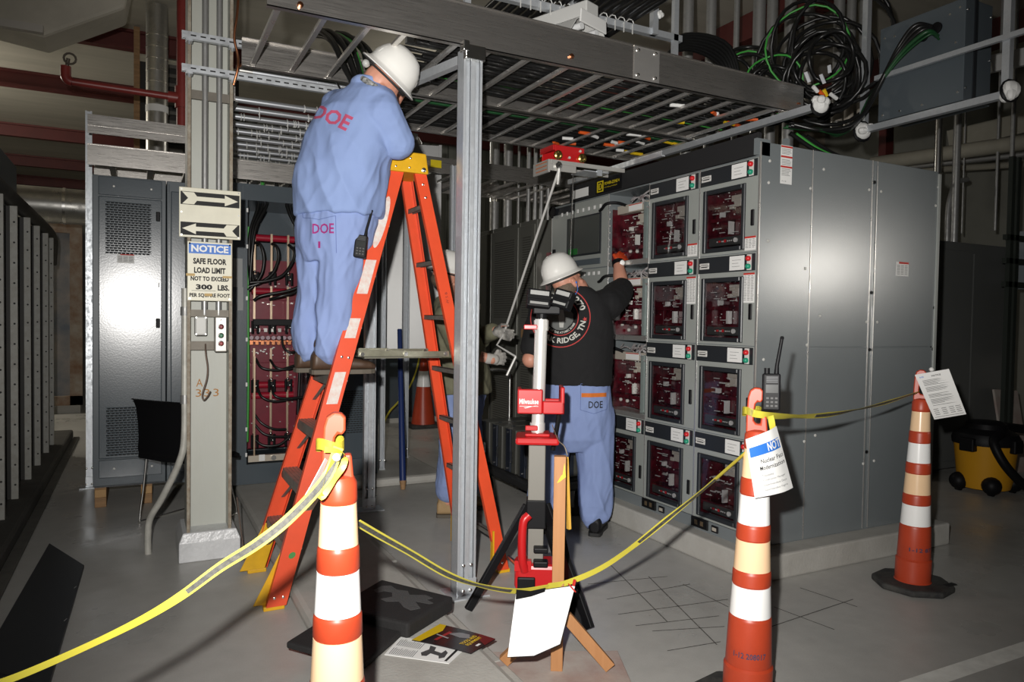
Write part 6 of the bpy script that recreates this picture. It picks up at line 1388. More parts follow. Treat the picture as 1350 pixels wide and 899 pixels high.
b = B(); b.add([bil3(0.05, 0.955, 0.002), bil3(0.05, 0.962, 0.002), bil3(0.95, 0.962, 0.002), bil3(0.95, 0.955, 0.002)], [(0, 1, 2, 3)]); b.build('rule', INK, n3)
o = B().ball((3.744, 2.400, 1.170), 0.012, n=8, m=6).build('white_tie', PAPER, smooth=40); tag(o, 'small white tie that holds the sheet on the right hand post', 'knot')

def radio(label, o, right, up, h=0.135, w=0.062, d=0.038, ant=0.13, tilt=0.0):
    M = fr(o, right, up); t = thing('two_way_radio', label, 'radio', tuple(o))
    B(M).box(-w / 2, w / 2, 0, h, -d / 2, d / 2).build('case', BLACK, t, bevel=0.006)
    b = B(M); b.box(-w * 0.32, w * 0.36, h * 0.48, h * 0.70, d / 2, d / 2 + 0.001); b.build('display', mat('radio_display', (0.015, 0.017, 0.016), 0.25), t)
    b = B(M)
    for r in range(3):
        for c in range(3): b.box(-0.018 + c * 0.015, -0.009 + c * 0.015, 0.014 + r * 0.014, 0.021 + r * 0.014, d / 2, d / 2 + 0.0022)
    b.build('keypad', mat('keypad_grey', (0.035, 0.035, 0.033), 0.5), t)
    b = B(M)
    for r in range(4): b.box(-w * 0.3, w * 0.34, h * 0.76 + r * 0.006, h * 0.76 + r * 0.006 + 0.003, d / 2, d / 2 + 0.0012)
    b.build('speaker_slots', GEARDK, t)
    b = B(M); b.cyl((-w * 0.25, h, 0), (-w * 0.25, h + 0.02, 0), 0.010, 12); b.build('volume_knob', BLACK, t, smooth=40)
    b = B(M); b.tube([(w * 0.28, h, 0), (w * 0.30, h + 0.03, 0), (w * 0.34 + ant * 0.10, h + ant, 0)], [0.009, 0.007, 0.006], 10); b.ball((w * 0.34 + ant * 0.10, h + ant, 0), 0.0075, n=10, m=6); b.build('antenna', BLACK, t, smooth=40)
    B(M).box(-w * 0.2, w * 0.2, 0.03, h * 0.9, -d / 2 - 0.016, -d / 2 - 0.010).build('belt_clip', BLACK, t, bevel=0.003)
    return t
radio('black two way radio with a long aerial hung on the middle post', (2.053, 1.915, 1.083), (0.74, -0.67, 0.02), (0.035, 0.04, 1))
o = B().bar((2.091, 2.050, 1.103), (2.090, 2.050, 1.016), 0.02, 0.03).build('black_pager', BLACK, bevel=0.004); tag(o, 'small black clip pouch behind the handle of the middle post', 'pouch')

# ================================================================ LIGHT TOWER, WOODEN STAND, FOLDER
tx, ty = 1.725, 3.07
LT = thing('light_tower', 'red and grey folding work light tower with a silver mast and black legs', 'work light', (tx, ty, 0))
def vsec(w, d, z0, z1, m, name, bev=0.005, dx=0, dy=0, par=None, R=0.5):
    b = B(Matrix.Translation((tx + dx, ty + dy, 0)) @ Matrix.Rotation(-R, 4, 'Z')); b.box(-w / 2, w / 2, -d / 2, d / 2, z0, z1); return b.build(name, m, par or LT, bevel=bev)
b = B(); b.tube([(tx, ty, 0.80), (tx + 0.006, ty, 1.10), (tx + 0.012, ty, 1.405)], 0.031, 20); mast = b.build('mast', TUBE, LT, smooth=40)
b = B(); b.tube([(tx + 0.005, ty, 0.92), (tx + 0.006, ty, 1.40)], 0.033, 20)
vsec(0.21, 0.20, 0.805, 0.840, RED, 'red_plate', 0.012)
vsec(0.12, 0.12, 0.840, 0.855, RED, 'plate_boss', 0.006)
vsec(0.082, 0.082, 0.52, 0.805, GREYTOOL, 'grey_column', 0.005)
cw = vsec(0.095, 0.095, 0.39, 0.53, BLACK, 'leg_bracket', 0.006)
vsec(0.075, 0.075, 0.20, 0.40, GREYTOOL, 'lower_column', 0.004)
vsec(0.20, 0.16, 0.10, 0.225, RED, 'red_base', 0.02)
b = B(Matrix.Translation((tx, ty, 0)) @ Matrix.Rotation(-0.5, 4, 'Z')); b.tube(curve([(-0.05, -0.085, 0.20), (-0.064, -0.10, 0.27), (-0.062, -0.10, 0.43), (-0.035, -0.09, 0.47)], 5), 0.021, 10); b.box(-0.10, -0.02, -0.095, -0.06, 0.2, 0.25); b.build('carry_handle', RED, LT, smooth=50)
b = B(Matrix.Translation((tx, ty, 0)) @ Matrix.Rotation(-0.5, 4, 'Z')); b.box(-0.076, -0.052, -0.116, -0.10, 0.40, 0.43); b.box(-0.085, 0.0, -0.10, -0.08, 0.11, 0.17); b.box(-0.01, 0.06, -0.09, -0.035, 0.285, 0.31); b.box(-0.01, 0.06, -0.09, -0.035, 0.215, 0.245); b.build('black_grip', BLACK, LT, bevel=0.006)
# cup holder collar and clamps
MC = fr((tx, ty, 0), (0.89, -0.456, 0), (0, 0, 1))
b = B(MC); z0, z1 = 0.952, 1.070
b.box(-0.10, 0.02, z0, z1, 0.05, 0.075); b.box(0.02, 0.125, z0, z0 + 0.062, 0.05, 0.075); b.box(-0.10, -0.08, z0, z1, -0.06, 0.05); b.box(0.105, 0.125, z0, z1 + 0.012, -0.06, 0.075); b.box(-0.10, 0.125, z0, z0 + 0.06, -0.08, -0.06); b.box(-0.08, 0.105, z0, z0 + 0.012, -0.06, 0.05)
b.build('red_cradle', RED, LT, bevel=0.006)
b = B(MC); b.text('Milwaukee', -0.045, 1.012, 0.092, 0.026, None, 0.02, z=0.076); b.box(-0.09, 0.0, 0.988, 0.990, 0.0755, 0.0763); b.prism([(-0.07, 0.982), (0.0, 0.995), (-0.02, 0.990), (-0.06, 0.979)], 0.0755, 0.0763); b.build('lettering', WHITE, LT)
b = B(MC); b.box(-0.06, 0.0, 0.868, 0.892, 0.03, 0.05); b.box(-0.075, -0.01, 1.355, 1.378, 0.03, 0.05); b.build('red_latch', RED, LT, bevel=0.004)
b = B(MC); b.tube([(0, 0.862, 0), (0, 0.90, 0)], 0.037, 18); b.tube([(0.01, 1.35, 0), (0.01, 1.40, 0)], 0.036, 18); b.build('clamp_ring', TUBE, LT, smooth=40)
b = B(MC); b.tube(curve([(0.10, 0.96, -0.02), (0.105, 0.93, -0.02), (0.095, 0.86, -0.03), (0.08, 0.76, -0.04)], 5), 0.012, 8); b.build('black_strut', BLACK, LT, smooth=40)
# lamp heads
b = B(MC); b.tube([(0.01, 1.40, 0), (0.012, 1.445, 0)], 0.026, 14); b.box(-0.03, 0.10, 1.43, 1.47, -0.03, 0.03); b.build('neck', BLACK, LT, bevel=0.005)
for (dx, yaw, w) in ((-0.005, 0.10, 0.115), (0.115, -0.45, 0.095)):
    Mh = MC @ Matrix.Translation((dx, 1.50, 0.02)) @ Matrix.Rotation(yaw, 4, 'Y') @ Matrix.Rotation(-0.55 + 0.25, 4, 'X') @ Matrix.Rotation(-0.10 if dx < 0 else -0.25, 4, 'Z')
    h = B(Mh).box(-w / 2, w / 2, -0.045, 0.045, -0.03, 0.03).build('lamp_head', BLACK, LT, bevel=0.008)
    B(Mh).box(-w / 2 + 0.012, w / 2 - 0.012, 0.012, 0.034, 0.03, 0.033).build('lens', LENS, h, bevel=0.002)
    b = B(Mh); b.box(-w / 2 + 0.014, w / 2 - 0.014, -0.034, -0.022, 0.03, 0.032); b.build('lens', mat('dim_lens', (0.28, 0.28, 0.27), 0.3), h)
    b = B(Mh); b.box(-w / 2, w / 2, -0.008, 0.004, 0.03, 0.036); b.build('rib', BLACK, h)
# legs
hub = Vector((tx, ty, 0.50))
B().bar(hub + Vector((-0.05, 0, 0)), (1.396, 3.131, 0.012), 0.040, 0.022, (0, 1, 0)).build('leg', BLACK, LT, bevel=0.004)
B().bar(hub + Vector((0.03, -0.04, 0)), (1.80, 2.70, 0.012), 0.075, 0.022, (1, 0, 0)).build('leg', BLACK, LT, bevel=0.004)
B().bar(hub + Vector((0.04, 0.04, 0)), (2.05, 3.36, 0.012), 0.040, 0.022, (1, -1, 0)).build('leg', BLACK, LT, bevel=0.004)
vs = [(1.855, 3.030, 0.400), (1.776, 2.690, -0.009), (1.730, 2.800, 0.089), (1.790, 2.980, 0.218)]
b = B(); b.sheet([[vs[0], vs[3]], [vs[1], vs[2]]], 0.006); b.build('leg_web', BLACK, LT)
b = B(); b.tube([(tx - 0.02, ty + 0.02, 0.15), (1.80, 3.50, 0.10)], 0.010, 8); b.build('brace_rod', STEEL, LT, smooth=40)

ws = thing('wooden_stand', 'pale pine post on a plywood square with slanted braces', 'stand', (1.455, 2.40, 0))
Mw = Matrix.Translation((1.455, 2.42, 0)) @ Matrix.Rotation(-0.53, 4, 'Z')
B(Matrix.Translation((1.45, 2.37, 0)) @ Matrix.Rotation(-0.42, 4, 'Z')).box(-0.26, 0.27, -0.22, 0.22, 0.0, 0.018).build('plywood_base', PLY, ws, bevel=0.002)
b = B(Matrix.Translation((1.470, 2.43, 0)) @ Matrix.Rotation(-0.53, 4, 'Z')); b.box(-0.0235, 0.0235, -0.019, 0.019, 0.018, 0.868); b.build('post', WOOD, ws, bevel=0.002)
b = B(); b.bar((1.495, 2.405, 0.235), (1.652, 2.325, 0.035), 0.045, 0.030, (0.4, 0.9, 0)); b.build('brace', WOOD, ws, bevel=0.002)
b = B(); b.bar((1.445, 2.455, 0.22), (1.295, 2.55, 0.035), 0.045, 0.030, (0.4, 0.9, 0)); b.build('brace', WOOD, ws, bevel=0.002)
b = B(); b.bar((1.552, 2.520, 0.843), (1.572, 2.520, 0.543), 0.012, 0.02, (0, 1, 0)); b.build('yellow_stake', mat('stake_yellow', (0.60, 0.34, 0.05), 0.6), ws)
b = B(); M = fr((1.470 - 0.009, 2.43 - 0.0175, 0), (0.863, -0.505, 0), (0, 0, 1)); b.prism([(-0.012, 0.765), (0.004, 0.795), (0.010, 0.80), (0.016, 0.845), (0.022, 0.79), (0.0, 0.772)], 0.002, 0.004, M); b.build('tape_scrap', mat('yellow_scrap', (0.75, 0.55, 0.03), 0.5), ws)
b = B(); b.tube(curve([(1.522, 2.460, 0.862), (1.531, 2.500, 0.891), (1.562, 2.600, 0.899), (1.708, 2.900, 0.914)], 5), 0.002, 5); b.build('string', mat('twine', (0.3, 0.24, 0.16), 0.8), ws)

fo = thing('document_folder', 'white sheeted folder with a black edge hung on the tape at the stand', 'folder', (1.329, 2.300, 0.154))
q = [Vector(v) for v in ((1.230, 2.330, 0.393), (1.486, 2.330, 0.384), (1.386, 2.270, 0.201), (1.271, 2.260, 0.185), (1.179, 2.290, 0.186))]
mid = (q[0] + q[1]) / 2
b = B(); b.sheet([[q[0], q[0] * 0.55 + q[1] * 0.45, q[1]], [q[4], q[3], q[2]]], 0.002); b.build('front_sheet', PAPER, fo)
n_ = Vector((0.45, 0.89, 0)) * 0.006
b = B(); b.sheet([[q[0] + n_, q[0] * 0.55 + q[1] * 0.45 + n_, q[1] + n_], [q[4] + n_ + Vector((0, 0, -0.005)), q[3] + n_ + Vector((0, 0, -0.006)), q[2] + n_ + Vector((0.003, 0, -0.006))]], 0.004); b.build('back_cover', BLACK, fo)
b = B(); b.sheet([[(1.230, 2.325, 0.411), (1.290, 2.325, 0.396), (1.355, 2.330, 0.396)], [(1.224, 2.318, 0.378), (1.287, 2.318, 0.379), (1.349, 2.325, 0.384)]], 0.004); b.build('black_clip', BLACK, fo)
b = B(); b.bar((1.452, 2.320, 0.398), (1.480, 2.320, 0.365), 0.012, 0.004); b.bar((1.472, 2.310, 0.416), (1.466, 2.310, 0.394), 0.008, 0.008); b.build('red_pin', REDINK, fo)

# ================================================================ THINGS LYING ON THE FLOOR
FOAM = mat('black_foam', (0.016, 0.015, 0.015), 0.85, var=0.4, scale=20, bump=0.25, bscale=120)
A, Bc, Cc, Dc = [Vector(p) for p in ((1.035, 3.347, 0.145), (1.264, 2.998, 0.145), (0.982, 2.805, 0.145), (0.748, 3.105, 0.145))]
fc_ = thing('foam_tray', 'black foam packing tray with a tool shaped hollow, on the concrete strip', 'tray', ((A + Cc) / 2).to_tuple()[:2] + (0.076,))
b = B(); b.prism([(v.x, v.y) for v in (A, Bc, Cc, Dc)], 0.078, 0.145); b.build('block', FOAM, fc_, bevel=0.012)
bl = lambda u, v: (A * (1 - u) + Bc * u) * (1 - v) + (Dc * (1 - u) + Cc * u) * v
GF = mat('grey_foam_hollow', (0.075, 0.075, 0.075), 0.9, bump=0.5, bscale=160)
out = [(0.13, 0.20), (0.22, 0.13), (0.34, 0.20), (0.48, 0.17), (0.56, 0.26), (0.72, 0.16), (0.84, 0.20), (0.80, 0.28), (0.92, 0.33), (0.90, 0.38), (0.72, 0.40), (0.88, 0.55), (0.82, 0.66), (0.70, 0.62), (0.56, 0.50), (0.44, 0.58), (0.34, 0.55), (0.42, 0.42), (0.34, 0.30), (0.24, 0.32), (0.20, 0.42), (0.12, 0.36)]
b = B(); b.prism([(bl(u, v).x, bl(u, v).y) for u, v in out], 0.1446, 0.1462); b.build('tool_hollow', GF, fc_)
E1, F1, G1, H1 = [Vector(p) for p in ((0.789, 3.177, 0.105), (0.997, 2.868, 0.105), (0.749, 2.628, 0.105), (0.518, 2.935, 0.105))]
o = B().prism([(v.x, v.y) for v in (E1, F1, G1, H1)], 0.078, 0.105).build('foam_sheet', FOAM, bevel=0.008); tag(o, 'flat black foam sheet lying next to the foam tray', 'sheet')
q4 = [Vector(p) for p in ((0.991, 2.784, 0.082), (1.152, 2.880, 0.082), (1.304, 2.645, 0.082), (1.161, 2.570, 0.082))]
bb1 = lambda u, v, o=0.0: (q4[0] * (1 - u) + q4[3] * u) * (1 - v) + (q4[1] * (1 - u) + q4[2] * u) * v + Vector((0, 0, o + 0.004 * math.sin(u * 3)))
br = thing('brochure', 'glossy black brochure with a yellow end and a tool picture, on the floor', 'brochure', ((q4[0] + q4[2]) / 2).to_tuple()[:2] + (0.079,))
GLOSSB = mat('glossy_black_cover', (0.012, 0.010, 0.012), 0.2)
B().sheet([[bb1(u / 6, v / 3) for u in range(7)] for v in range(4)], 0.003).build('cover', GLOSSB, br)
def patch(par, name, m, bl_, uv, o=0.0022): 
    b = B(); n = len(uv); b.add([bl_(u, v, o) for u, v in uv], [tuple(range(n))]); return b.build(name, m, par)
patch(br, 'yellow_end', mat('cover_yellow', (0.72, 0.48, 0.01), 0.3), bb1, [(0.0, 0.0), (0.14, 0.0), (0.16, 0.3), (0.20, 0.7), (0.12, 1.0), (0.0, 1.0)])
patch(br, 'red_glow', mat('cover_dark_red', (0.13, 0.008, 0.01), 0.3), bb1, [(0.72, 1.0), (1.0, 1.0), (1.0, 0.55), (0.8, 0.75)])
patch(br, 'tool_picture', mat('cover_grey', (0.20, 0.20, 0.21), 0.3), bb1, [(0.30, 0.62), (0.46, 0.80), (0.62, 0.84), (0.70, 0.66), (0.56, 0.56), (0.44, 0.60)])
patch(br, 'tool_red', mat('cover_red', (0.32, 0.02, 0.02), 0.3), bb1, [(0.28, 0.20), (0.34, 0.20), (0.36, 0.72), (0.30, 0.74)], 0.0024)
patch(br, 'tool_silver', mat('cover_silver', (0.36, 0.36, 0.36), 0.3), bb1, [(0.20, 0.46), (0.44, 0.38), (0.44, 0.43), (0.20, 0.50)], 0.0026)
for s, u0, u1, v0, v1 in (('TOOLS AND', 0.68, 0.75, 0.28, 0.86), ('EQUIPMENT', 0.77, 0.84, 0.30, 0.86)):
    vs, fs = glyphs(s, 0.03); xs = [v[0] for v in vs]; ys = [v[1] for v in vs]
    B().add([bb1(u1 + (u0 - u1) * (v[1] - min(ys)) / (max(ys) - min(ys)), v0 + (v1 - v0) * (v[0] - min(xs)) / (max(xs) - min(xs)), 0.0026) for v in vs], fs).build('title', mat('cover_yellow', (0.72, 0.48, 0.01), 0.3), br)
patch(br, 'white_mark', WHITE, bb1, [(0.90, 0.40), (0.94, 0.40), (0.94, 0.55), (0.90, 0.55)])
q5 = [Vector(p) for p in ((0.855, 2.717, 0.078), (0.964, 2.846, 0.078), (1.156, 2.625, 0.078), (1.055, 2.539, 0.078))]
bb2 = lambda u, v, o=0.0: (q5[0] * (1 - u) + q5[3] * u) * (1 - v) + (q5[1] * (1 - u) + q5[2] * u) * v + Vector((0, 0, o))
mn = thing('instruction_sheet', 'white instruction sheet with a grey drawing, under the black brochure', 'paper', ((q5[0] + q5[2]) / 2).to_tuple()[:2] + (0.076,))
B().sheet([[bb2(u / 4, v / 2) for u in range(5)] for v in range(3)], 0.002).build('sheet', PAPER, mn)
b = B(); R = random.Random(9)
for k in range(13):
    u = 0.05 + k * 0.03
    for v0, v1 in ((0.06, 0.45), (0.52, 0.92)): b.add([bb2(u, v0, 0.0014), bb2(u + 0.012, v0, 0.0014), bb2(u + 0.012, v1 - R.random() * 0.15, 0.0014), bb2(u, v1 - R.random() * 0.15, 0.0014)], [(0, 1, 2, 3)])
b.build('small_print', GREYINK, mn, kind='stuff')
DRW = mat('drawing_grey', (0.06, 0.06, 0.062), 0.6)
patch(mn, 'drawing', DRW, bb2, [(0.48, 0.36), (0.53, 0.20), (0.60, 0.22), (0.62, 0.40), (0.76, 0.34), (0.80, 0.18), (0.86, 0.30), (0.84, 0.60), (0.78, 0.72), (0.76, 0.52), (0.64, 0.58), (0.62, 0.78), (0.52, 0.82), (0.55, 0.6)], 0.0016)
patch(mn, 'black_stripe', INK, bb2, [(0.90, 0.10), (0.94, 0.10), (0.94, 0.95), (0.90, 0.95)], 0.0016)
# dark sheet at the lower left
m4 = [Vector(p) for p in ((-0.482, 5.084, 0.020), (-0.271, 4.560, 0.020), (-0.299, 3.118, 0.020), (-0.560, 3.403, 0.020))]
dm = B().prism([(v.x, v.y) for v in m4], 0.001, 0.022).build('dark_sheet', mat('dark_navy_sheet', (0.018, 0.021, 0.026), 0.5, var=0.3, scale=6), bevel=0.003); tag(dm, 'dark navy steel sheet lying flat on the floor at lower left', 'sheet')
b = B()
for f in (0.25, 0.55, 0.85): p = m4[1] * (1 - f) + m4[2] * f + Vector((-0.006, 0, 0.003)); b.bar(p + Vector((0, 0.012, 0)), p + Vector((-0.008, -0.012, 0)), 0.003, 0.002)
b.build('edge_notch', mat('pale_notch', (0.3, 0.3, 0.3), 0.5), dm)
# chair behind the column
ch = thing('sled_chair', 'black shell chair on chrome sled legs behind the column', 'chair', (0.24, 5.35, 0))
yc = 5.35
CM = Matrix.Translation((0.24, yc, 0)) @ Matrix.Rotation(math.radians(38), 4, 'Z') @ Matrix.Translation((-0.24, -yc, 0))
grid = [[(x + 0.02 * abs(v) * 2, yc + v, z) for v in (-0.22, -0.11, 0, 0.11, 0.22)] for x, z in ((0.035, 0.84), (0.055, 0.83), (0.075, 0.78), (0.09, 0.68), (0.095, 0.58), (0.09, 0.50), (0.10, 0.46), (0.14, 0.445))]
B(CM).sheet(grid, 0.012).build('backrest', BLACK, ch, smooth=60)
grid = [[(x, yc + v, z - 0.01 * (1 - abs(v) * 4)) for v in (-0.225, -0.11, 0, 0.11, 0.225)] for x, z in ((0.10, 0.455), (0.2, 0.435), (0.35, 0.435), (0.50, 0.445), (0.55, 0.42))]
B(CM).sheet(grid, 0.03).build('seat', BLACK, ch, smooth=60)
for s in (-1, 1):
    y = yc + 0.21 * s
    B(CM).tube(curve([(0.15, y, 0.43), (0.13, y, 0.25), (0.10, y, 0.03), (0.13, y, 0.008), (0.4, y, 0.008), (0.52, y, 0.008), (0.54, y, 0.03), (0.48, y, 0.25), (0.45, y, 0.42)], 5), 0.007, 8).build('leg', STEEL, ch, smooth=50)
    B(CM).tube(curve([(0.15, y, 0.44), (0.125, y, 0.52), (0.125, y, 0.70), (0.10, y, 0.80)], 5), 0.007, 8).build('back_stay', STEEL, ch, smooth=50)
b = B(CM); b.tube([(0.2, yc - 0.21, 0.41), (0.2, yc + 0.21, 0.41)], 0.007, 8); b.build('cross_bar', STEEL, ch, smooth=50)
o = B().tube(curve([(0.50, 4.42, 0.35), (0.515, 4.40, 0.2), (0.525, 4.36, 0.1), (0.53, 4.34, 0.0)], 5), 0.0035, 6).build('thin_rod', mat('rusty_wire', (0.13, 0.09, 0.07), 0.6, 0.5), smooth=50); tag(o, 'thin rusty rod leaning at the foot of the column', 'rod')

# ================================================================ PEOPLE
TS = bpy.data.scenes.new('scratch')
def remesh(b, name, voxel, smooth=6, warp=None):
    me = bpy.data.meshes.new(name); me.from_pydata([tuple(v) for v in b.v], [], b.f); me.update()
    o = bpy.data.objects.new(name, me); TS.collection.objects.link(o)
    r = o.modifiers.new('r', 'REMESH'); r.mode = 'VOXEL'; r.voxel_size = voxel
    s = o.modifiers.new('s', 'SMOOTH'); s.factor = 0.5; s.iterations = smooth
    vl = TS.view_layers[0]; vl.update(); dg = vl.depsgraph; dg.update()
    out = bpy.data.meshes.new_from_object(o.evaluated_get(dg))
    bpy.data.objects.remove(o); bpy.data.meshes.remove(me)
    if warp:
        out.update(); nn = [v.normal.copy() for v in out.vertices]
        for v, n in zip(out.vertices, nn): v.co = v.co + n * warp(v.co, n)
        out.update()
    return out
def attach(me, name, m, parent):
    me.transform(WM[parent.name].inverted()); me.materials.clear(); me.materials.append(m); me.shade_smooth(); me.name = name
    o = bpy.data.objects.new(name, me); COL.objects.link(o); o.parent = parent; WM[o.name] = WM[parent.name]
    return o
V3 = Vector
def loft(b, rings, n=28, p=2.3):
    """rings of (centre, half-width vector, half-depth vector) joined into one closed body"""
    vs = []; fs = []
    for c, X, Y in rings:
        c, X, Y = V3(c), V3(X), V3(Y)
        for k in range(n):
            a = 2 * PI * k / n; ca, sa = math.cos(a), math.sin(a)
            vs.append(c + X * math.copysign(abs(ca) ** (2 / p), ca) + Y * math.copysign(abs(sa) ** (2 / p), sa))
    m = len(rings)
    for i in range(m - 1):
        for k in range(n):
            k2 = (k + 1) % n; fs.append((i * n + k, i * n + k2, (i + 1) * n + k2, (i + 1) * n + k))
    fs.append(tuple(reversed(range(n)))); fs.append(tuple((m - 1) * n + k for k in range(n)))
    # the winding must face outwards for the voxel remesher
    k = len(b.v); c0 = sum((v for v in vs), V3()) / len(vs)
    f = fs[0]; nrm = (V3(vs[f[1]]) - V3(vs[f[0]])).cross(V3(vs[f[2]]) - V3(vs[f[0]])); rc = V3(rings[0][0])
    if nrm.dot(V3(vs[f[0]]) - rc) < 0: fs = [tuple(reversed(q)) for q in fs]
    b.add(vs, fs)
def limb(b, pts, rad, n=14):
    b.tube(pts, rad, n)
    for p, r in zip(pts, rad): b.ball(p, r, n=n, m=8)
def folds(seed, amp, axis=(0, 0, 1), f1=(9, 9, 4), f2=(22, 22, 12), where=None):
    o = V3((seed * 3.1, seed * 1.7, seed * 0.9))
    def w(co, n):
        a = noise.noise(V3((co.x * f1[0] + co.z * 3, co.y * f1[1], co.z * f1[2] + co.x * 3)) + o)
        c = noise.noise(V3((co.x * f2[0] - co.z * 6, co.y * f2[1], co.z * f2[2])) + o * 2)
        d = amp * ((0.40 - abs(a) * 1.2) * 1.1 + (0.33 - abs(c)) * 0.45)
        return d * (where(co) if where else 1.0)
    return w
def hand(b, wrist, d, palm, thumb, curl=0.5, k=1.0, rad=0.0085, spread=0.10):
    """palm plus five unequal fingers; palm = way the fingers close, thumb = side the thumb leaves from"""
    d, palm, thumb = V3(d).normalized(), V3(palm).normalized(), V3(thumb).normalized(); w = V3(wrist)
    R = Matrix([[thumb[i], palm[i], d[i]] for i in range(3)])
    if R.determinant() < 0: R = Matrix([[thumb[i], palm[i], d[i]] for i in range(3)])
    b.ball(w + d * 0.05 * k, 0.043 * k, 0.019 * k, 0.056 * k, R, 14, 9)
    tips = []
    for q, (L, off) in enumerate(((0.072, 0.031), (0.080, 0.010), (0.075, -0.011), (0.058, -0.030))):
        base = w + d * (0.088 - 0.006 * abs(q - 1)) * k + thumb * off * k; pts = [w + d * 0.05 * k + thumb * off * 0.8 * k, base]; a = 0.15 + curl * 0.35; dirv = (d + thumb * (off * spread * 30)).normalized()
        for sgm in (0.45, 0.32, 0.23):
            ax = dirv * math.cos(a) + palm * math.sin(a); pts.append(pts[-1] + ax * L * sgm * k); a += curl * 1.0
        limb(b, pts, [rad * 1.15 * k, rad * 1.12 * k, rad * k, rad * 0.95 * k, rad * 0.82 * k], 8); tips.append(pts[-1])
    tb = w + d * 0.025 * k + thumb * 0.025 * k; t1 = tb + (thumb * 0.75 + d * 0.6 + palm * 0.25).normalized() * 0.042 * k; t2 = t1 + (d * 0.8 + thumb * 0.15 + palm * (0.35 + curl * 0.4)).normalized() * 0.032 * k; t3 = t2 + (d * 0.7 - thumb * 0.1 + palm * (0.4 + curl * 0.5)).normalized() * 0.024 * k
    limb(b, [tb, t1, t2, t3], [0.015 * k, 0.0125 * k, 0.0108 * k, 0.009 * k], 8)
    return tips
def head(b, c, up, face, k=1.0):
    """skull, jaw, brow, nose, lips, chin and ears as one volume; c is the middle of the skull"""
    up = V3(up).normalized(); face = V3(face); face = (face - up * face.dot(up)).normalized(); side = face.cross(up)
    R = Matrix([[side[i], face[i], up[i]] for i in range(3)]); c = V3(c)
    q = lambda s, f, u: c + (side * s + face * f + up * u) * k
    b.ball(q(0, -0.005, 0.02), 0.077 * k, 0.097 * k, 0.098 * k, R, 18, 12); b.ball(q(0, 0.028, -0.045), 0.062 * k, 0.066 * k, 0.075 * k, R, 16, 10)
    b.ball(q(0, 0.060, -0.092), 0.036 * k, 0.030 * k, 0.026 * k, R); b.ball(q(0, 0.078, 0.018), 0.055 * k, 0.018 * k, 0.014 * k, R)
    limb(b, [q(0, 0.090, 0.008), q(0, 0.104, -0.020), q(0, 0.113, -0.034)], [0.009 * k, 0.012 * k, 0.014 * k], 10)
    for s in (-1, 1):
        b.ball(q(0.014 * s, 0.100, -0.038), 0.009 * k); b.ball(q(0.040 * s, 0.070, -0.028), 0.026 * k, 0.020 * k, 0.020 * k, R)
        b.ball(q(0.079 * s, -0.006, -0.014), 0.012 * k, 0.020 * k, 0.032 * k, R); b.ball(q(0.082 * s, -0.014, 0.004), 0.010 * k, 0.016 * k, 0.014 * k, R)
    b.ball(q(0, 0.090, -0.062), 0.024 * k, 0.010 * k, 0.006 * k, R); b.ball(q(0, 0.088, -0.072), 0.022 * k, 0.011 * k, 0.007 * k, R)
    return q, R
def face_parts(q, k, parent):
    for s in (-1, 1):
        e = B().ball(q(0.031 * s, 0.078, -0.006), 0.0125 * k, n=12, m=8).build('eye', mat('eye_white', (0.7, 0.68, 0.64), 0.25), parent, smooth=60)
        B().ball(q(0.031 * s, 0.0865, -0.006), 0.0060 * k, n=10, m=6).build('iris', mat('iris_brown', (0.05, 0.03, 0.02), 0.2), e, smooth=60)
        b = B(); limb(b, [q(0.018 * s, 0.093, 0.014), q(0.034 * s, 0.092, 0.018), q(0.050 * s, 0.082, 0.013)], [0.004 * k] * 3, 6); b.build('eyebrow', HAIR, parent, smooth=60)
    b = B(); b.tube([q(-0.020, 0.096, -0.066), q(0, 0.1005, -0.067), q(0.020, 0.096, -0.066)], 0.0022 * k, 6); b.build('mouth', mat('lip_line', (0.25, 0.06, 0.05), 0.5), parent, smooth=60)
def hard_hat(c, up, front, parent, k=1.0, brim=0.148):
    up = V3(up).normalized(); front = V3(front); front = (front - up * front.dot(up)).normalized(); side = front.cross(up)
    M = Matrix([[side[i] * k, front[i] * k, up[i] * k, c[i]] for i in range(3)] + [[0, 0, 0, 1]])
    b = B(); b.lathe([(0.105, 0.004), (brim - 0.004, -0.010), (brim, -0.008), (brim, -0.004), (0.124, 0.012), (0.119, 0.020), (0.117, 0.045), (0.110, 0.078), (0.096, 0.106), (0.074, 0.136), (0.042, 0.152), (0.0, 0.157)], 40, M, 0.92, 1.08)
    h = b.build('hard_hat', HATW, parent, smooth=50)
    for s in (-0.03, 0, 0.03):
        pts = [M @ V3((s, 1.06 * 0.112 * math.cos(t), 0.040 + 0.112 * math.sin(t) - abs(s) * 0.25)) for t in [0.12 + q * (PI - 0.24) / 16 for q in range(17)]]
        B().tube(pts, 0.0045 * k, 6).build('hat_ridge', HATW, h, smooth=50)
    b = B(); ring = [M @ V3((0.098 * math.cos(t), 0.112 * math.sin(t), -0.018)) for t in [2 * PI * q / 26 for q in range(26)]]; b.tube(ring, 0.006 * k, 6, closed=True)
    b.build('hat_band', mat('hat_band_black', (0.03, 0.03, 0.03), 0.6), h, smooth=50)
    return h, M
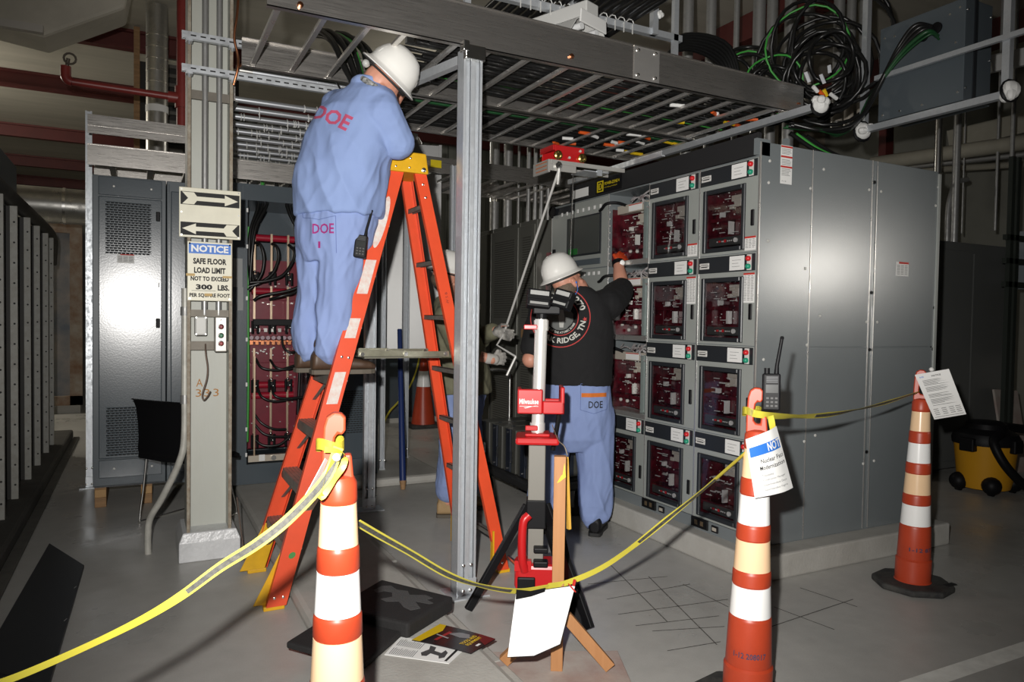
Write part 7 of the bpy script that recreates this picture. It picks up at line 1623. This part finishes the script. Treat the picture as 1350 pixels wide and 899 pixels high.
def refine(vs, fs, mx):
    import bmesh
    bm = bmesh.new(); bv = [bm.verts.new((v[0], v[1], 0)) for v in vs]
    for f in fs:
        try: bm.faces.new([bv[i] for i in f])
        except ValueError: pass
    for _ in range(4):
        e = [x for x in bm.edges if x.calc_length() > mx]
        if not e: break
        bmesh.ops.subdivide_edges(bm, edges=e, cuts=1, use_grid_fill=False)
        bmesh.ops.triangulate(bm, faces=bm.faces[:])
    bm.verts.index_update()
    r = ([(v.co.x, v.co.y) for v in bm.verts], [tuple(v.index for v in f.verts) for f in bm.faces]); bm.free()
    return r
def decal(cloth, name, m, M, vs, fs, mx=0.012, lift=0.003):
    """flat print laid on to the cloth along the print's own normal"""
    me = cloth.data; W = WM[cloth.name]; bv = BVHTree.FromPolygons([W @ v.co for v in me.vertices], [tuple(p.vertices) for p in me.polygons])
    vs, fs = refine(vs, fs, mx); z = V3(M.col[2][:3]); b = B(); pts = []
    for x, y in vs:
        p = M @ V3((x, y, 0.35)); h = bv.ray_cast(p, -z)
        pts.append((h[0] + z * lift) if h[0] else None)
    ok = [i for i, p in enumerate(pts) if p is not None]; idx = {i: k for k, i in enumerate(ok)}
    b.add([pts[i] for i in ok], [tuple(idx[i] for i in f) for f in fs if all(i in idx for i in f)])
    return b.build(name, m, cloth) if b.f else None
def text2d(s, w, h, bold=0.02, x=0, y=0):
    vs, fs = glyphs(s, bold); xs = [v[0] for v in vs]; ys = [v[1] for v in vs]; x0, x1, y0, y1 = min(xs), max(xs), min(ys), max(ys)
    return [((v[0] - (x0 + x1) / 2) / (x1 - x0) * w + x, (v[1] - (y0 + y1) / 2) / (y1 - y0) * h + y) for v in vs], fs
def arc_text(s, r, h, a_mid, span, bold, inside):
    vs, fs = glyphs(s, bold); xs = [v[0] for v in vs]; ys = [v[1] for v in vs]; x0, x1, y0, y1 = min(xs), max(xs), min(ys), max(ys); out = []
    for v in vs:
        f = (v[0] - x0) / (x1 - x0) - 0.5; g = (v[1] - y0) / (y1 - y0)
        a = a_mid - f * span if not inside else a_mid + f * span
        rr = r + g * h if not inside else r + h - g * h
        out.append((rr * math.cos(a), rr * math.sin(a)))
    return out, fs
def ring2d(r0, r1, n=48):
    vs = [(r * math.cos(2 * PI * k / n), r * math.sin(2 * PI * k / n)) for r in (r0, r1) for k in range(n)]
    return vs, [(k, (k + 1) % n, n + (k + 1) % n, n + k) for k in range(n)]
def shoe(parent, heel, d, L, m, sole, z0, hgt=0.11, name='boot', w=0.05):
    d = V3(d).normalized(); s = V3((d.y, -d.x, 0)); h = V3((heel[0], heel[1], z0))
    b = B(); Z = V3((0, 0, 1)); rings = []
    for f, ww, t in ((0.0, 0.6, 0.8), (0.04, 0.85, 1.0), (0.22, 0.88, 1.0), (0.40, 0.85, 0.88), (0.58, 0.98, 0.66), (0.76, 1.08, 0.56), (0.90, 0.95, 0.46), (0.98, 0.6, 0.30), (1.0, 0.3, 0.2)):
        hh = hgt * t; c = h + d * L * f + Z * (0.02 + hh / 2); rings.append((c, s * w * ww, Z * hh / 2))
    loft(b, rings, 20, 2.6)
    limb(b, [h + d * L * 0.20 + Z * 0.09, h + d * L * 0.18 + Z * (hgt + 0.05)], [0.048, 0.050], 14)
    o = attach(remesh(b, name, 0.006, 5), name, m, parent)
    pl = []
    for f, ww in ((0, 0.55), (0.03, 0.8), (0.2, 0.92), (0.4, 0.86), (0.6, 1.0), (0.76, 1.12), (0.9, 1.0), (0.98, 0.65), (1.01, 0.2)): pl.append((f * L, ww * w))
    poly = [(a - 0.004, c) for a, c in pl] + [(a - 0.004, -c) for a, c in reversed(pl)]
    B(fr(h, d, Z.cross(d))).prism(poly, 0.0, 0.024).build('sole', sole, o, bevel=0.003)
    return o
SOLE = mat('grey_sole', (0.10, 0.085, 0.065), 0.8); SOLEB = mat('black_sole', (0.014, 0.014, 0.014), 0.7)
Zv = V3((0, 0, 1))

# ---------------------------------------------------------------- man on the ladder
W1 = thing('person', 'man in blue work clothes and white hard hat standing on the orange ladder', 'person', (0.93, 3.80, 1.106))
D1 = V3((0.75, 0.66, 0)); R1 = V3((0.66, -0.75, 0))
def ring(c, D, R, rx, ry, a): return (c, R * rx, (D * math.cos(a) - Zv * math.sin(a)) * ry)
RG = [((0.921, 3.780, 1.920), 0.222, 0.185, 0.02), ((0.923, 3.775, 2.014), 0.232, 0.200, 0.06), ((0.928, 3.765, 2.138), 0.236, 0.200, 0.14), ((0.958, 3.735, 2.291), 0.236, 0.172, 0.28), ((0.987, 3.700, 2.403), 0.226, 0.145, 0.40), ((1.019, 3.675, 2.486), 0.190, 0.112, 0.5), ((1.048, 3.655, 2.547), 0.110, 0.085, 0.55), ((1.065, 3.645, 2.574), 0.078, 0.075, 0.55)]
shR = V3((1.076, 3.560, 2.420)); shL = V3((0.940, 3.860, 2.506)); elR = V3((1.177, 3.585, 2.287)); elL = V3((1.203, 4.020, 2.487))
wrR = V3((1.241, 3.860, 2.373)); wrL = V3((1.335, 4.020, 2.698))
U1 = V3((0.56, -0.36, 0.74)).normalized(); F1_ = V3((0.80, 0.22, -0.52))
hc1 = V3((1.126, 3.600, 2.628)); hd1 = hc1 - U1 * 0.072
hipN = V3((0.926, 3.715, 1.839)); hipF = V3((0.850, 3.860, 1.877)); knN = V3((0.910, 3.735, 1.529)); knF = V3((0.825, 3.860, 1.518)); anN = V3((0.866, 3.735, 1.197)); anF = V3((0.792, 3.880, 1.206))
b = B()
loft(b, [ring(c, D1, R1, rx * 0.86, ry * 0.86, a) for c, rx, ry, a in RG])
loft(b, [((0.898, 3.790, 1.747), R1 * 0.15, D1 * 0.13), ((0.911, 3.785, 1.865), R1 * 0.18, D1 * 0.15), ((0.921, 3.780, 1.944), R1 * 0.18, D1 * 0.15)])
limb(b, [RG[6][0], V3(RG[7][0]) * 0.4 + hd1 * 0.6, hd1], [0.070, 0.062, 0.06])
q1, HR1 = head(b, hd1, U1, F1_)
for s, e, w_ in ((shR, elR, wrR), (shL, elL, wrL)): limb(b, [s, e, w_], [0.058, 0.047, 0.029])
hand(b, wrR, (wrL - wrR) * 0.3 + Zv * 0.5, D1, -R1, 0.7); hand(b, wrL, Zv * 0.8 + D1 * 0.4, -R1, D1, 0.6)
for h_, k_, a_ in ((hipN, knN, anN), (hipF, knF, anF)): limb(b, [h_, k_, a_], [0.088, 0.062, 0.042])
body1 = attach(remesh(b, 'body', 0.0055, 4), 'body', SKIN, W1)
b = B(); loft(b, [ring(c, D1, R1, rx, ry, a) for c, rx, ry, a in RG[:-1]])
limb(b, [shR, shR * 0.35 + elR * 0.65, elR], [0.094, 0.082, 0.076]); limb(b, [elR, elR * 0.55 + wrR * 0.45], [0.076, 0.066]); limb(b, [shL, elL, elL * 0.6 + wrL * 0.4], [0.094, 0.080, 0.068])
limb(b, [V3(RG[5][0]) + R1 * 0.10, shR], [0.085, 0.092]); limb(b, [V3(RG[5][0]) - R1 * 0.10, shL], [0.085, 0.092])
b.tube([V3(RG[6][0]) + (D1 * math.cos(t) * 0.080 + R1 * math.sin(t) * 0.086) + Zv * (0.022 - 0.028 * math.cos(t)) for t in [2 * PI * k / 20 for k in range(20)]], 0.017, 8, closed=True)
hz = RG[0][0][2]
sh1 = attach(remesh(b, 'work_shirt', 0.0075, 3, folds(3, 0.020, f1=(6.5, 6.5, 3.2), f2=(15, 15, 7), where=lambda c: 0.75 + 0.45 * min(1, max(0, (2.45 - c.z) * 3)))), 'work_shirt', SCRUB, W1)
b = B(); loft(b, [((0.886, 3.790, 1.687), R1 * 0.145, D1 * 0.125), ((0.901, 3.790, 1.778), R1 * 0.195, D1 * 0.165), ((0.911, 3.785, 1.885), R1 * 0.212, D1 * 0.175), ((0.921, 3.780, 1.975), R1 * 0.20, D1 * 0.168)])
limb(b, [hipN, hipN * 0.5 + knN * 0.5, knN, knN * 0.45 + anN * 0.55, anN + Zv * 0.045], [0.125, 0.114, 0.102, 0.094, 0.084]); limb(b, [hipF, hipF * 0.5 + knF * 0.5, knF, knF * 0.45 + anF * 0.55, anF + Zv * 0.045], [0.125, 0.112, 0.100, 0.092, 0.082])
tr1 = attach(remesh(b, 'trousers', 0.0075, 3, folds(8, 0.028, f1=(10, 10, 2.2), f2=(21, 21, 6), where=lambda c: 0.6 + 0.9 * max(0, 1.0 - abs(c.z - 1.24) * 4))), 'trousers', SCRUBP, W1)
hat1, HM1 = hard_hat(hc1, U1, F1_, W1, 1.04)
face_parts(q1, 1.0, W1)
b = B(); b.tube([q1(0.092 * math.sin(t), 0.094 * math.cos(t) - 0.004, 0.004 - 0.035 * (1 - math.cos(t)) * 0.5) for t in [PI * 0.32 + k * (PI * 1.36) / 14 for k in range(15)]], 0.016, 8); b.build('skull_cap', mat('checked_cap_cloth', (0.02, 0.02, 0.02), 0.8, var=1.0, scale=60, col2=(0.5, 0.5, 0.48)), W1, smooth=60)
b = B(); b.ball(q1(0.0, -0.125, 0.035), 0.020, n=10, m=7); b.tube([q1(0, -0.11, 0.03), q1(0, -0.14, 0.04)], 0.014, 10); b.build('ratchet_knob', mat('dim_white', (0.45, 0.45, 0.43), 0.4), hat1, smooth=40)
g = B(); g.tube([q1(0.084, -0.01, 0.0), q1(0.078, 0.06, -0.002), q1(0.066, 0.092, -0.004)], 0.0032, 6); g.tube([q1(-0.084, -0.01, 0.0), q1(-0.078, 0.06, -0.002), q1(-0.066, 0.092, -0.004)], 0.0032, 6)
gl = g.build('safety_glasses', BLACK, W1, smooth=60); g = B(); g.sheet([[q1(s, 0.105 - abs(s) * 0.22 - (0.04 if abs(s) > 0.06 else 0), u) for s in (-0.07, -0.05, -0.02, 0.02, 0.05, 0.07)] for u in (0.014, -0.028)], 0.002); g.build('lens', GLASS2, gl)
b = B(); b.ball(q1(0.093, 0.002, -0.016), 0.010, n=10, m=6); b.build('ear_plug', ORINK, W1, smooth=40)
vr = V3((0.97, -0.24, 0)); pk = mat('pink_print', (0.48, 0.075, 0.15), 0.8); pp = mat('purple_print', (0.30, 0.02, 0.16), 0.8)
decal(sh1, 'shirt_print', pk, fr((0.836, 3.600, 2.392), vr * 0.87 - Zv * 0.49, vr * 0.49 + Zv * 0.87), *text2d('DOE', 0.20, 0.080, 0.03))
M = fr((0.806, 3.630, 1.838), vr, Zv); decal(tr1, 'pocket_print', pp, M, *text2d('DOE', 0.105, 0.050, 0.02)); decal(tr1, 'pocket_print', pp, M, [(-0.024, -0.095), (-0.013, -0.095), (-0.013, -0.063), (-0.024, -0.063)], [(0, 1, 2, 3)])
def seam(cloth, M, pts, w=0.003):
    vs = []; fs = []
    for i in range(len(pts) - 1):
        p, q = V3((*pts[i], 0)), V3((*pts[i + 1], 0)); d = (q - p).normalized(); s = V3((-d.y, d.x, 0)) * w / 2; k = len(vs)
        vs += [(p - s)[:2], (q - s)[:2], (q + s)[:2], (p + s)[:2]]; fs.append((k, k + 1, k + 2, k + 3))
    decal(cloth, 'seam', mat('seam_thread', (0.11, 0.155, 0.34), 0.9), M, vs, fs)
seam(tr1, M, [(-0.105, 0.09), (-0.10, 0.06), (-0.02, 0.045), (0.06, 0.062), (0.065, -0.12)]); seam(tr1, M, [(-0.105, 0.10), (0.07, 0.085)])
shoe(W1, (0.775, 3.735), (1, 0.03, 0), 0.335, BOOT, SOLE, 1.107, 0.10, w=0.052); shoe(W1, (0.725, 3.885), (1, 0.10, 0), 0.33, BOOT, SOLE, 1.107, 0.10, w=0.052)
radio('black two way radio clipped to the hip of the man on the ladder', (0.982, 3.600, 1.699), (0.92, -0.38, -0.12), (0.12, 0.05, 1.0), h=0.115, w=0.062)

# ---------------------------------------------------------------- man in the black shirt
W3 = thing('person', 'man in a black printed tee shirt and white hard hat reaching into the switchgear', 'person', (2.55, 4.02, 0))
D3 = V3((0.53, 0.85, 0)); R3 = V3((0.85, -0.53, 0))
RG = [((2.530, 4.030, 0.986), 0.246, 0.178, 0), ((2.527, 4.030, 1.116), 0.250, 0.186, 0), ((2.524, 4.020, 1.265), 0.252, 0.178, 0.02), ((2.521, 4.010, 1.389), 0.250, 0.158, 0.06), ((2.524, 4.000, 1.488), 0.222, 0.128, 0.1), ((2.522, 3.990, 1.561), 0.150, 0.102, 0.15), ((2.521, 3.990, 1.610), 0.088, 0.080, 0.15), ((2.514, 3.990, 1.639), 0.072, 0.070, 0.1)]
shR = V3((2.713, 3.930, 1.506)); shL = V3((2.343, 4.110, 1.450)); elR = V3((2.954, 4.100, 1.613)); wrR = V3((3.003, 4.220, 1.810)); elL = V3((2.226, 4.070, 1.147)); wrL = V3((2.537, 4.300, 1.088))
U3 = (Zv * 0.92 - D3 * 0.10 - R3 * 0.38).normalized(); F3 = (D3 * 0.62 + R3 * 0.78 + Zv * 0.22)
hc3 = V3((2.399, 3.990, 1.684)); hd3 = hc3 - U3 * 0.045 + R3 * 0.02
hipR, hipL = V3((2.662, 3.980, 0.776)), V3((2.431, 4.100, 0.772)); knR, knL = V3((2.678, 3.975, 0.404)), V3((2.404, 4.130, 0.381)); anR, anL = V3((2.667, 3.965, 0.064)), V3((2.393, 4.160, 0.061))
b = B(); loft(b, [ring(c, D3, R3, rx * 0.88, ry * 0.88, a) for c, rx, ry, a in RG]); loft(b, [((2.548, 4.040, 0.689), R3 * 0.16, D3 * 0.12), ((2.538, 4.030, 0.866), R3 * 0.19, D3 * 0.14), ((2.529, 4.030, 1.016), R3 * 0.2, D3 * 0.15)])
limb(b, [V3(RG[6][0]), V3(RG[7][0]) * 0.4 + hd3 * 0.6, hd3], [0.072, 0.066, 0.062]); q3, _ = head(b, hd3, U3, F3)
limb(b, [shR, elR, elR * 0.5 + wrR * 0.5, wrR], [0.066, 0.056, 0.050, 0.034]); limb(b, [shL, elL, wrL], [0.064, 0.054, 0.034])
hdir = (V3((3.152, 4.330, 1.940)) - wrR); hand(b, wrR, hdir, D3 * 0.5 - Zv * 0.6 + R3 * 0.2, -R3 * 0.6 + Zv * 0.5, 0.25, rad=0.0075); hand(b, wrL, D3, -Zv, R3, 0.5)
for h_, k_, a_ in ((hipR, knR, anR), (hipL, knL, anL)): limb(b, [h_, k_, a_], [0.092, 0.065, 0.045])
body3 = attach(remesh(b, 'body', 0.0055, 4), 'body', SKIN, W3)
b = B(); loft(b, [ring(c, D3, R3, rx, ry, a) for c, rx, ry, a in RG[:-1]]); c5 = V3(RG[4][0])
limb(b, [c5 + R3 * 0.12, shR, shR * 0.4 + elR * 0.6, elR * 0.98 + wrR * 0.02], [0.10, 0.104, 0.096, 0.082]); limb(b, [c5 - R3 * 0.12, shL, shL * 0.3 + elL * 0.7], [0.10, 0.104, 0.094])
sh3 = attach(remesh(b, 'tee_shirt', 0.0085, 5, folds(5, 0.010, f1=(6, 6, 7))), 'tee_shirt', TEE, W3)
b = B(); loft(b, [((2.551, 4.040, 0.553), R3 * 0.13, D3 * 0.11), ((2.549, 4.040, 0.639), R3 * 0.235, D3 * 0.16), ((2.540, 4.030, 0.791), R3 * 0.246, D3 * 0.175), ((2.531, 4.030, 0.941), R3 * 0.240, D3 * 0.172), ((2.529, 4.030, 1.031), R3 * 0.232, D3 * 0.166)])
limb(b, [hipR, hipR * 0.5 + knR * 0.5, knR, knR * 0.4 + anR * 0.6, anR + Zv * 0.075], [0.136, 0.130, 0.120, 0.112, 0.100]); limb(b, [hipL, hipL * 0.5 + knL * 0.5, knL, knL * 0.4 + anL * 0.6, anL + Zv * 0.075], [0.132, 0.126, 0.118, 0.110, 0.100])
tr3 = attach(remesh(b, 'trousers', 0.008, 3, folds(12, 0.022, f1=(9, 9, 2.4), f2=(19, 19, 6), where=lambda c: 0.6 + 0.9 * max(0, 1 - abs(c.z - 0.15) * 4))), 'trousers', SCRUBP, W3)
hat3, _ = hard_hat(hc3, U3, F3, W3, 0.98); face_parts(q3, 1.0, W3)
b = B(); b.ball(q3(0, -0.022, -0.028), 0.079, 0.086, 0.062, Matrix([[(q3(1, 0, 0) - q3(0, 0, 0))[i], (q3(0, 1, 0) - q3(0, 0, 0))[i], (q3(0, 0, 1) - q3(0, 0, 0))[i]] for i in range(3)]), 16, 10); b.build('hair', HAIR, W3, smooth=60)
b = B(); b.ball(q3(0.088, 0.0, -0.016), 0.008, n=8, m=6); b.tube(curve([q3(0.088, 0.0, -0.02), q3(0.08, -0.01, -0.07), q3(0.03, -0.075, -0.115), q3(-0.06, -0.07, -0.115)], 5), 0.0022, 5); b.build('ear_plug_cord', BLUEINK, W3, smooth=60)
b = B(); hand(b, wrR, hdir, D3 * 0.5 - Zv * 0.6 + R3 * 0.2, -R3 * 0.6 + Zv * 0.5, 0.25, 1.03, 0.0105); attach(remesh(b, 'glove', 0.004, 3), 'glove', GLOVEO, W3)
b = B(); ax = (wrR - elR).normalized(); b.tube([wrR - ax * 0.018, wrR + ax * 0.012], 0.044, 16); wb = b.build('watch_strap', BLACK, W3, smooth=40); b = B(); b.ball(wrR + V3((-0.2, -0.97, 0)) * 0.042 + R3 * 0.012, 0.021, 0.010, 0.021, n=12, m=8); b.build('watch_face', BANDW, wb, smooth=40)
M = fr((2.303, 3.840, 1.421), R3, Zv)
decal(sh3, 'badge_ring', mat('print_red', (0.50, 0.05, 0.045), 0.8), M, *ring2d(0.186, 0.192)); decal(sh3, 'badge_ring', MATS['print_red'], M, *ring2d(0.112, 0.117))
CRM = mat('print_cream', (0.55, 0.55, 0.50), 0.8)
decal(sh3, 'badge_lettering', CRM, M, *arc_text('LOCAL 270', 0.130, 0.042, PI * 0.42, 2.0, 0.03, False), lift=0.004); decal(sh3, 'badge_lettering', CRM, M, *arc_text('OAK RIDGE, TN', 0.130, 0.042, -PI * 0.42, 2.35, 0.03, True), lift=0.004)
decal(sh3, 'badge_lettering', CRM, M, *arc_text('HOME OF THE ATOMIC BOMB', 0.090, 0.014, -PI / 2, 2.4, 0.02, True), lift=0.004)
decal(sh3, 'badge_picture', mat('print_grey', (0.12, 0.125, 0.12), 0.8), M, [(0.0, 0.0)] + [(0.082 * math.cos(2 * PI * k / 24) * (1 + 0.08 * math.sin(k * 2.3)), 0.082 * math.sin(2 * PI * k / 24)) for k in range(24)], [(0, k + 1, (k + 1) % 24 + 1) for k in range(24)], lift=0.0035)
decal(sh3, 'badge_picture', mat('print_pale', (0.45, 0.45, 0.42), 0.8), M, [(-0.002, -0.065), (0.022, -0.065), (0.028, 0.0), (0.018, 0.06), (0.008, 0.075), (-0.004, 0.05), (-0.010, 0.0)], [(0, 1, 2, 3, 4, 5, 6)], lift=0.0045)
b2 = [(0.1565 * math.cos(-0.02) + 0.016 * math.cos(2 * PI * k / 10) * (1 if k % 2 else 0.45), 0.016 * math.sin(2 * PI * k / 10) * (1 if k % 2 else 0.45) - 0.01) for k in range(10)]
decal(sh3, 'badge_star', mat('print_red', (0.5, 0.05, 0.045), 0.8), M, [(0.1565, -0.01)] + b2, [(0, k + 1, (k + 1) % 10 + 1) for k in range(10)], lift=0.004)
M = fr((2.553, 3.820, 0.888), R3, Zv)
decal(tr3, 'pocket_stripe', mat('orange_print', (0.62, 0.16, 0.02), 0.8), M, [(-0.080, 0.030), (0.080, 0.030), (0.080, 0.056), (-0.080, 0.056)], [(0, 1, 2, 3)]); decal(tr3, 'pocket_print', INK, M, *text2d('DOE', 0.090, 0.045, 0.015, 0.012, -0.018))
seam(tr3, M, [(-0.085, 0.12), (-0.085, -0.05), (0.0, -0.075), (0.085, -0.05), (0.085, 0.12)]); seam(tr3, M, [(-0.085, 0.115), (0.085, 0.115)])
shoe(W3, (anR.x - D3.x * 0.085, anR.y - D3.y * 0.085), D3 + R3 * 0.2, 0.30, BLACK, SOLEB, 0.0, 0.10); shoe(W3, (anL.x - D3.x * 0.085, anL.y - D3.y * 0.085), D3 - R3 * 0.15, 0.30, BLACK, SOLEB, 0.0, 0.10)

# ---------------------------------------------------------------- man in the olive jacket
W2 = thing('person', 'man in an olive jacket and white gloves turning the crank rod behind the ladder', 'person', (2.04, 4.72, 0))
D2 = V3((0.89, -0.46, 0)); R2 = V3((-0.46, -0.89, 0))
RG = [((2.068, 4.800, 0.877), 0.255, 0.216, 0), ((2.054, 4.800, 1.020), 0.252, 0.212, 0), ((2.028, 4.800, 1.184), 0.248, 0.200, 0.02), ((1.997, 4.800, 1.320), 0.242, 0.170, 0.08), ((1.972, 4.800, 1.428), 0.212, 0.130, 0.12), ((1.959, 4.800, 1.498), 0.140, 0.100, 0.15), ((1.953, 4.800, 1.541), 0.086, 0.080, 0.15), ((1.953, 4.800, 1.568), 0.072, 0.070, 0.1)]
shR = V3((1.868, 4.600, 1.401)); shL = V3((2.115, 5.000, 1.402)); elR = V3((1.963, 4.540, 1.175)); wrR = V3((2.148, 4.470, 1.125)); elL = V3((2.246, 4.900, 1.258)); wrL = V3((2.264, 4.680, 1.319))
U2 = (Zv * 0.96 + D2 * 0.22).normalized(); F2 = D2 - Zv * 0.20
hc2 = V3((1.944, 4.800, 1.735)); hd2 = hc2 - U2 * 0.05
hipR, hipL = V3((1.987, 4.690, 0.816)), V3((2.130, 4.900, 0.799)); knR, knL = V3((1.958, 4.690, 0.442)), V3((2.155, 4.860, 0.410)); anR, anL = V3((1.934, 4.720, 0.116)), V3((2.139, 4.840, 0.090))
b = B(); loft(b, [ring(c, D2, R2, rx * 0.86, ry * 0.86, a) for c, rx, ry, a in RG]); loft(b, [((2.059, 4.800, 0.691), R2 * 0.15, D2 * 0.12), ((2.062, 4.800, 0.856), R2 * 0.18, D2 * 0.15), ((2.054, 4.800, 0.993), R2 * 0.18, D2 * 0.15)])
limb(b, [V3(RG[6][0]), V3(RG[7][0]) * 0.4 + hd2 * 0.6, hd2], [0.070, 0.064, 0.062]); q2, _ = head(b, hd2, U2, F2)
limb(b, [shR, elR, wrR], [0.060, 0.050, 0.032]); limb(b, [shL, elL, wrL], [0.060, 0.050, 0.032])
gR = (V3(K[3]) - wrR) + V3((0.02, -0.01, 0.0)); gL = (V3(K[1]) - wrL)
hand(b, wrR, gR, V3((0.3, 0.9, -0.3)), Zv, 0.75, rad=0.0075); hand(b, wrL, gL, V3((0.2, -0.9, 0)), Zv, 0.8, rad=0.0075)
for h_, k_, a_ in ((hipR, knR, anR), (hipL, knL, anL)): limb(b, [h_, k_, a_], [0.088, 0.062, 0.045])
body2 = attach(remesh(b, 'body', 0.0055, 4), 'body', SKIN, W2)
b = B(); loft(b, [ring(c, D2, R2, rx, ry, a) for c, rx, ry, a in RG[:-1]]); c5 = V3(RG[4][0])
limb(b, [c5 + R2 * 0.12, shR, elR, elR * 0.75 + wrR * 0.25], [0.098, 0.098, 0.080, 0.076]); limb(b, [c5 - R2 * 0.12, shL, elL, elL * 0.15 + wrL * 0.85], [0.098, 0.098, 0.080, 0.060])
sh2 = attach(remesh(b, 'jacket', 0.0085, 5, folds(21, 0.014, f1=(6, 6, 6))), 'jacket', OLIVE, W2)
b = B(); loft(b, [((2.060, 4.800, 0.609), R2 * 0.12, D2 * 0.11), ((2.058, 4.800, 0.719), R2 * 0.205, D2 * 0.155), ((2.062, 4.800, 0.856), R2 * 0.215, D2 * 0.175), ((2.061, 4.800, 0.938), R2 * 0.21, D2 * 0.172)])
limb(b, [hipR, hipR * 0.5 + knR * 0.5, knR, knR * 0.4 + anR * 0.6, anR + Zv * 0.075], [0.122, 0.112, 0.100, 0.094, 0.086]); limb(b, [hipL, hipL * 0.5 + knL * 0.5, knL, knL * 0.4 + anL * 0.6, anL + Zv * 0.075], [0.122, 0.112, 0.100, 0.094, 0.086])
tr2 = attach(remesh(b, 'trousers', 0.0085, 4, folds(30, 0.016, f1=(8, 8, 4))), 'trousers', SCRUBP, W2)
hat2, _ = hard_hat(hc2, U2, F2, W2, 0.98, 0.140); face_parts(q2, 1.0, W2)
b = B(); b.ball(q2(0, -0.018, -0.020), 0.080, 0.090, 0.062, Matrix([[(q2(1, 0, 0) - q2(0, 0, 0))[i], (q2(0, 1, 0) - q2(0, 0, 0))[i], (q2(0, 0, 1) - q2(0, 0, 0))[i]] for i in range(3)]), 16, 10); b.build('hair', HAIR, W2, smooth=60)
b = B(); b.ball(q2(0.092, 0.0, -0.016), 0.010, n=8, m=6); b.build('ear_plug', ORINK, W2, smooth=40)
b = B(); hand(b, wrR, gR, V3((0.3, 0.9, -0.3)), Zv, 0.75, 1.04, 0.0105); ax = (elR - wrR).normalized(); limb(b, [wrR + gR.normalized() * 0.02, wrR + ax * 0.03], [0.036, 0.038]); attach(remesh(b, 'glove', 0.004, 3), 'glove', GLOVEW, W2)
b = B(); hand(b, wrL, gL, V3((0.2, -0.9, 0)), Zv, 0.8, 1.04, 0.0105); ax = (elL - wrL).normalized(); limb(b, [wrL + gL.normalized() * 0.02, wrL + ax * 0.03], [0.036, 0.040]); attach(remesh(b, 'glove', 0.004, 3), 'glove', mat('dark_palm_glove', (0.05, 0.05, 0.048), 0.75, var=1.0, scale=9, col2=(0.52, 0.5, 0.46)), W2)
decal(tr2, 'pocket_print', INK, fr((1.795, 4.620, 0.773), (0.93, -0.36, 0), Zv), *text2d('DOE', 0.10, 0.05, 0.02))
shoe(W2, (anR.x - D2.x * 0.075, anR.y - D2.y * 0.075), D2 + V3((0.0, 0.1, 0)), 0.29, TAN, SOLE, 0.0, 0.10); shoe(W2, (anL.x - D2.x * 0.075, anL.y - D2.y * 0.075), D2 + V3((0, 0.25, 0)), 0.29, TAN, SOLE, 0.0, 0.10)
bpy.data.scenes.remove(TS)
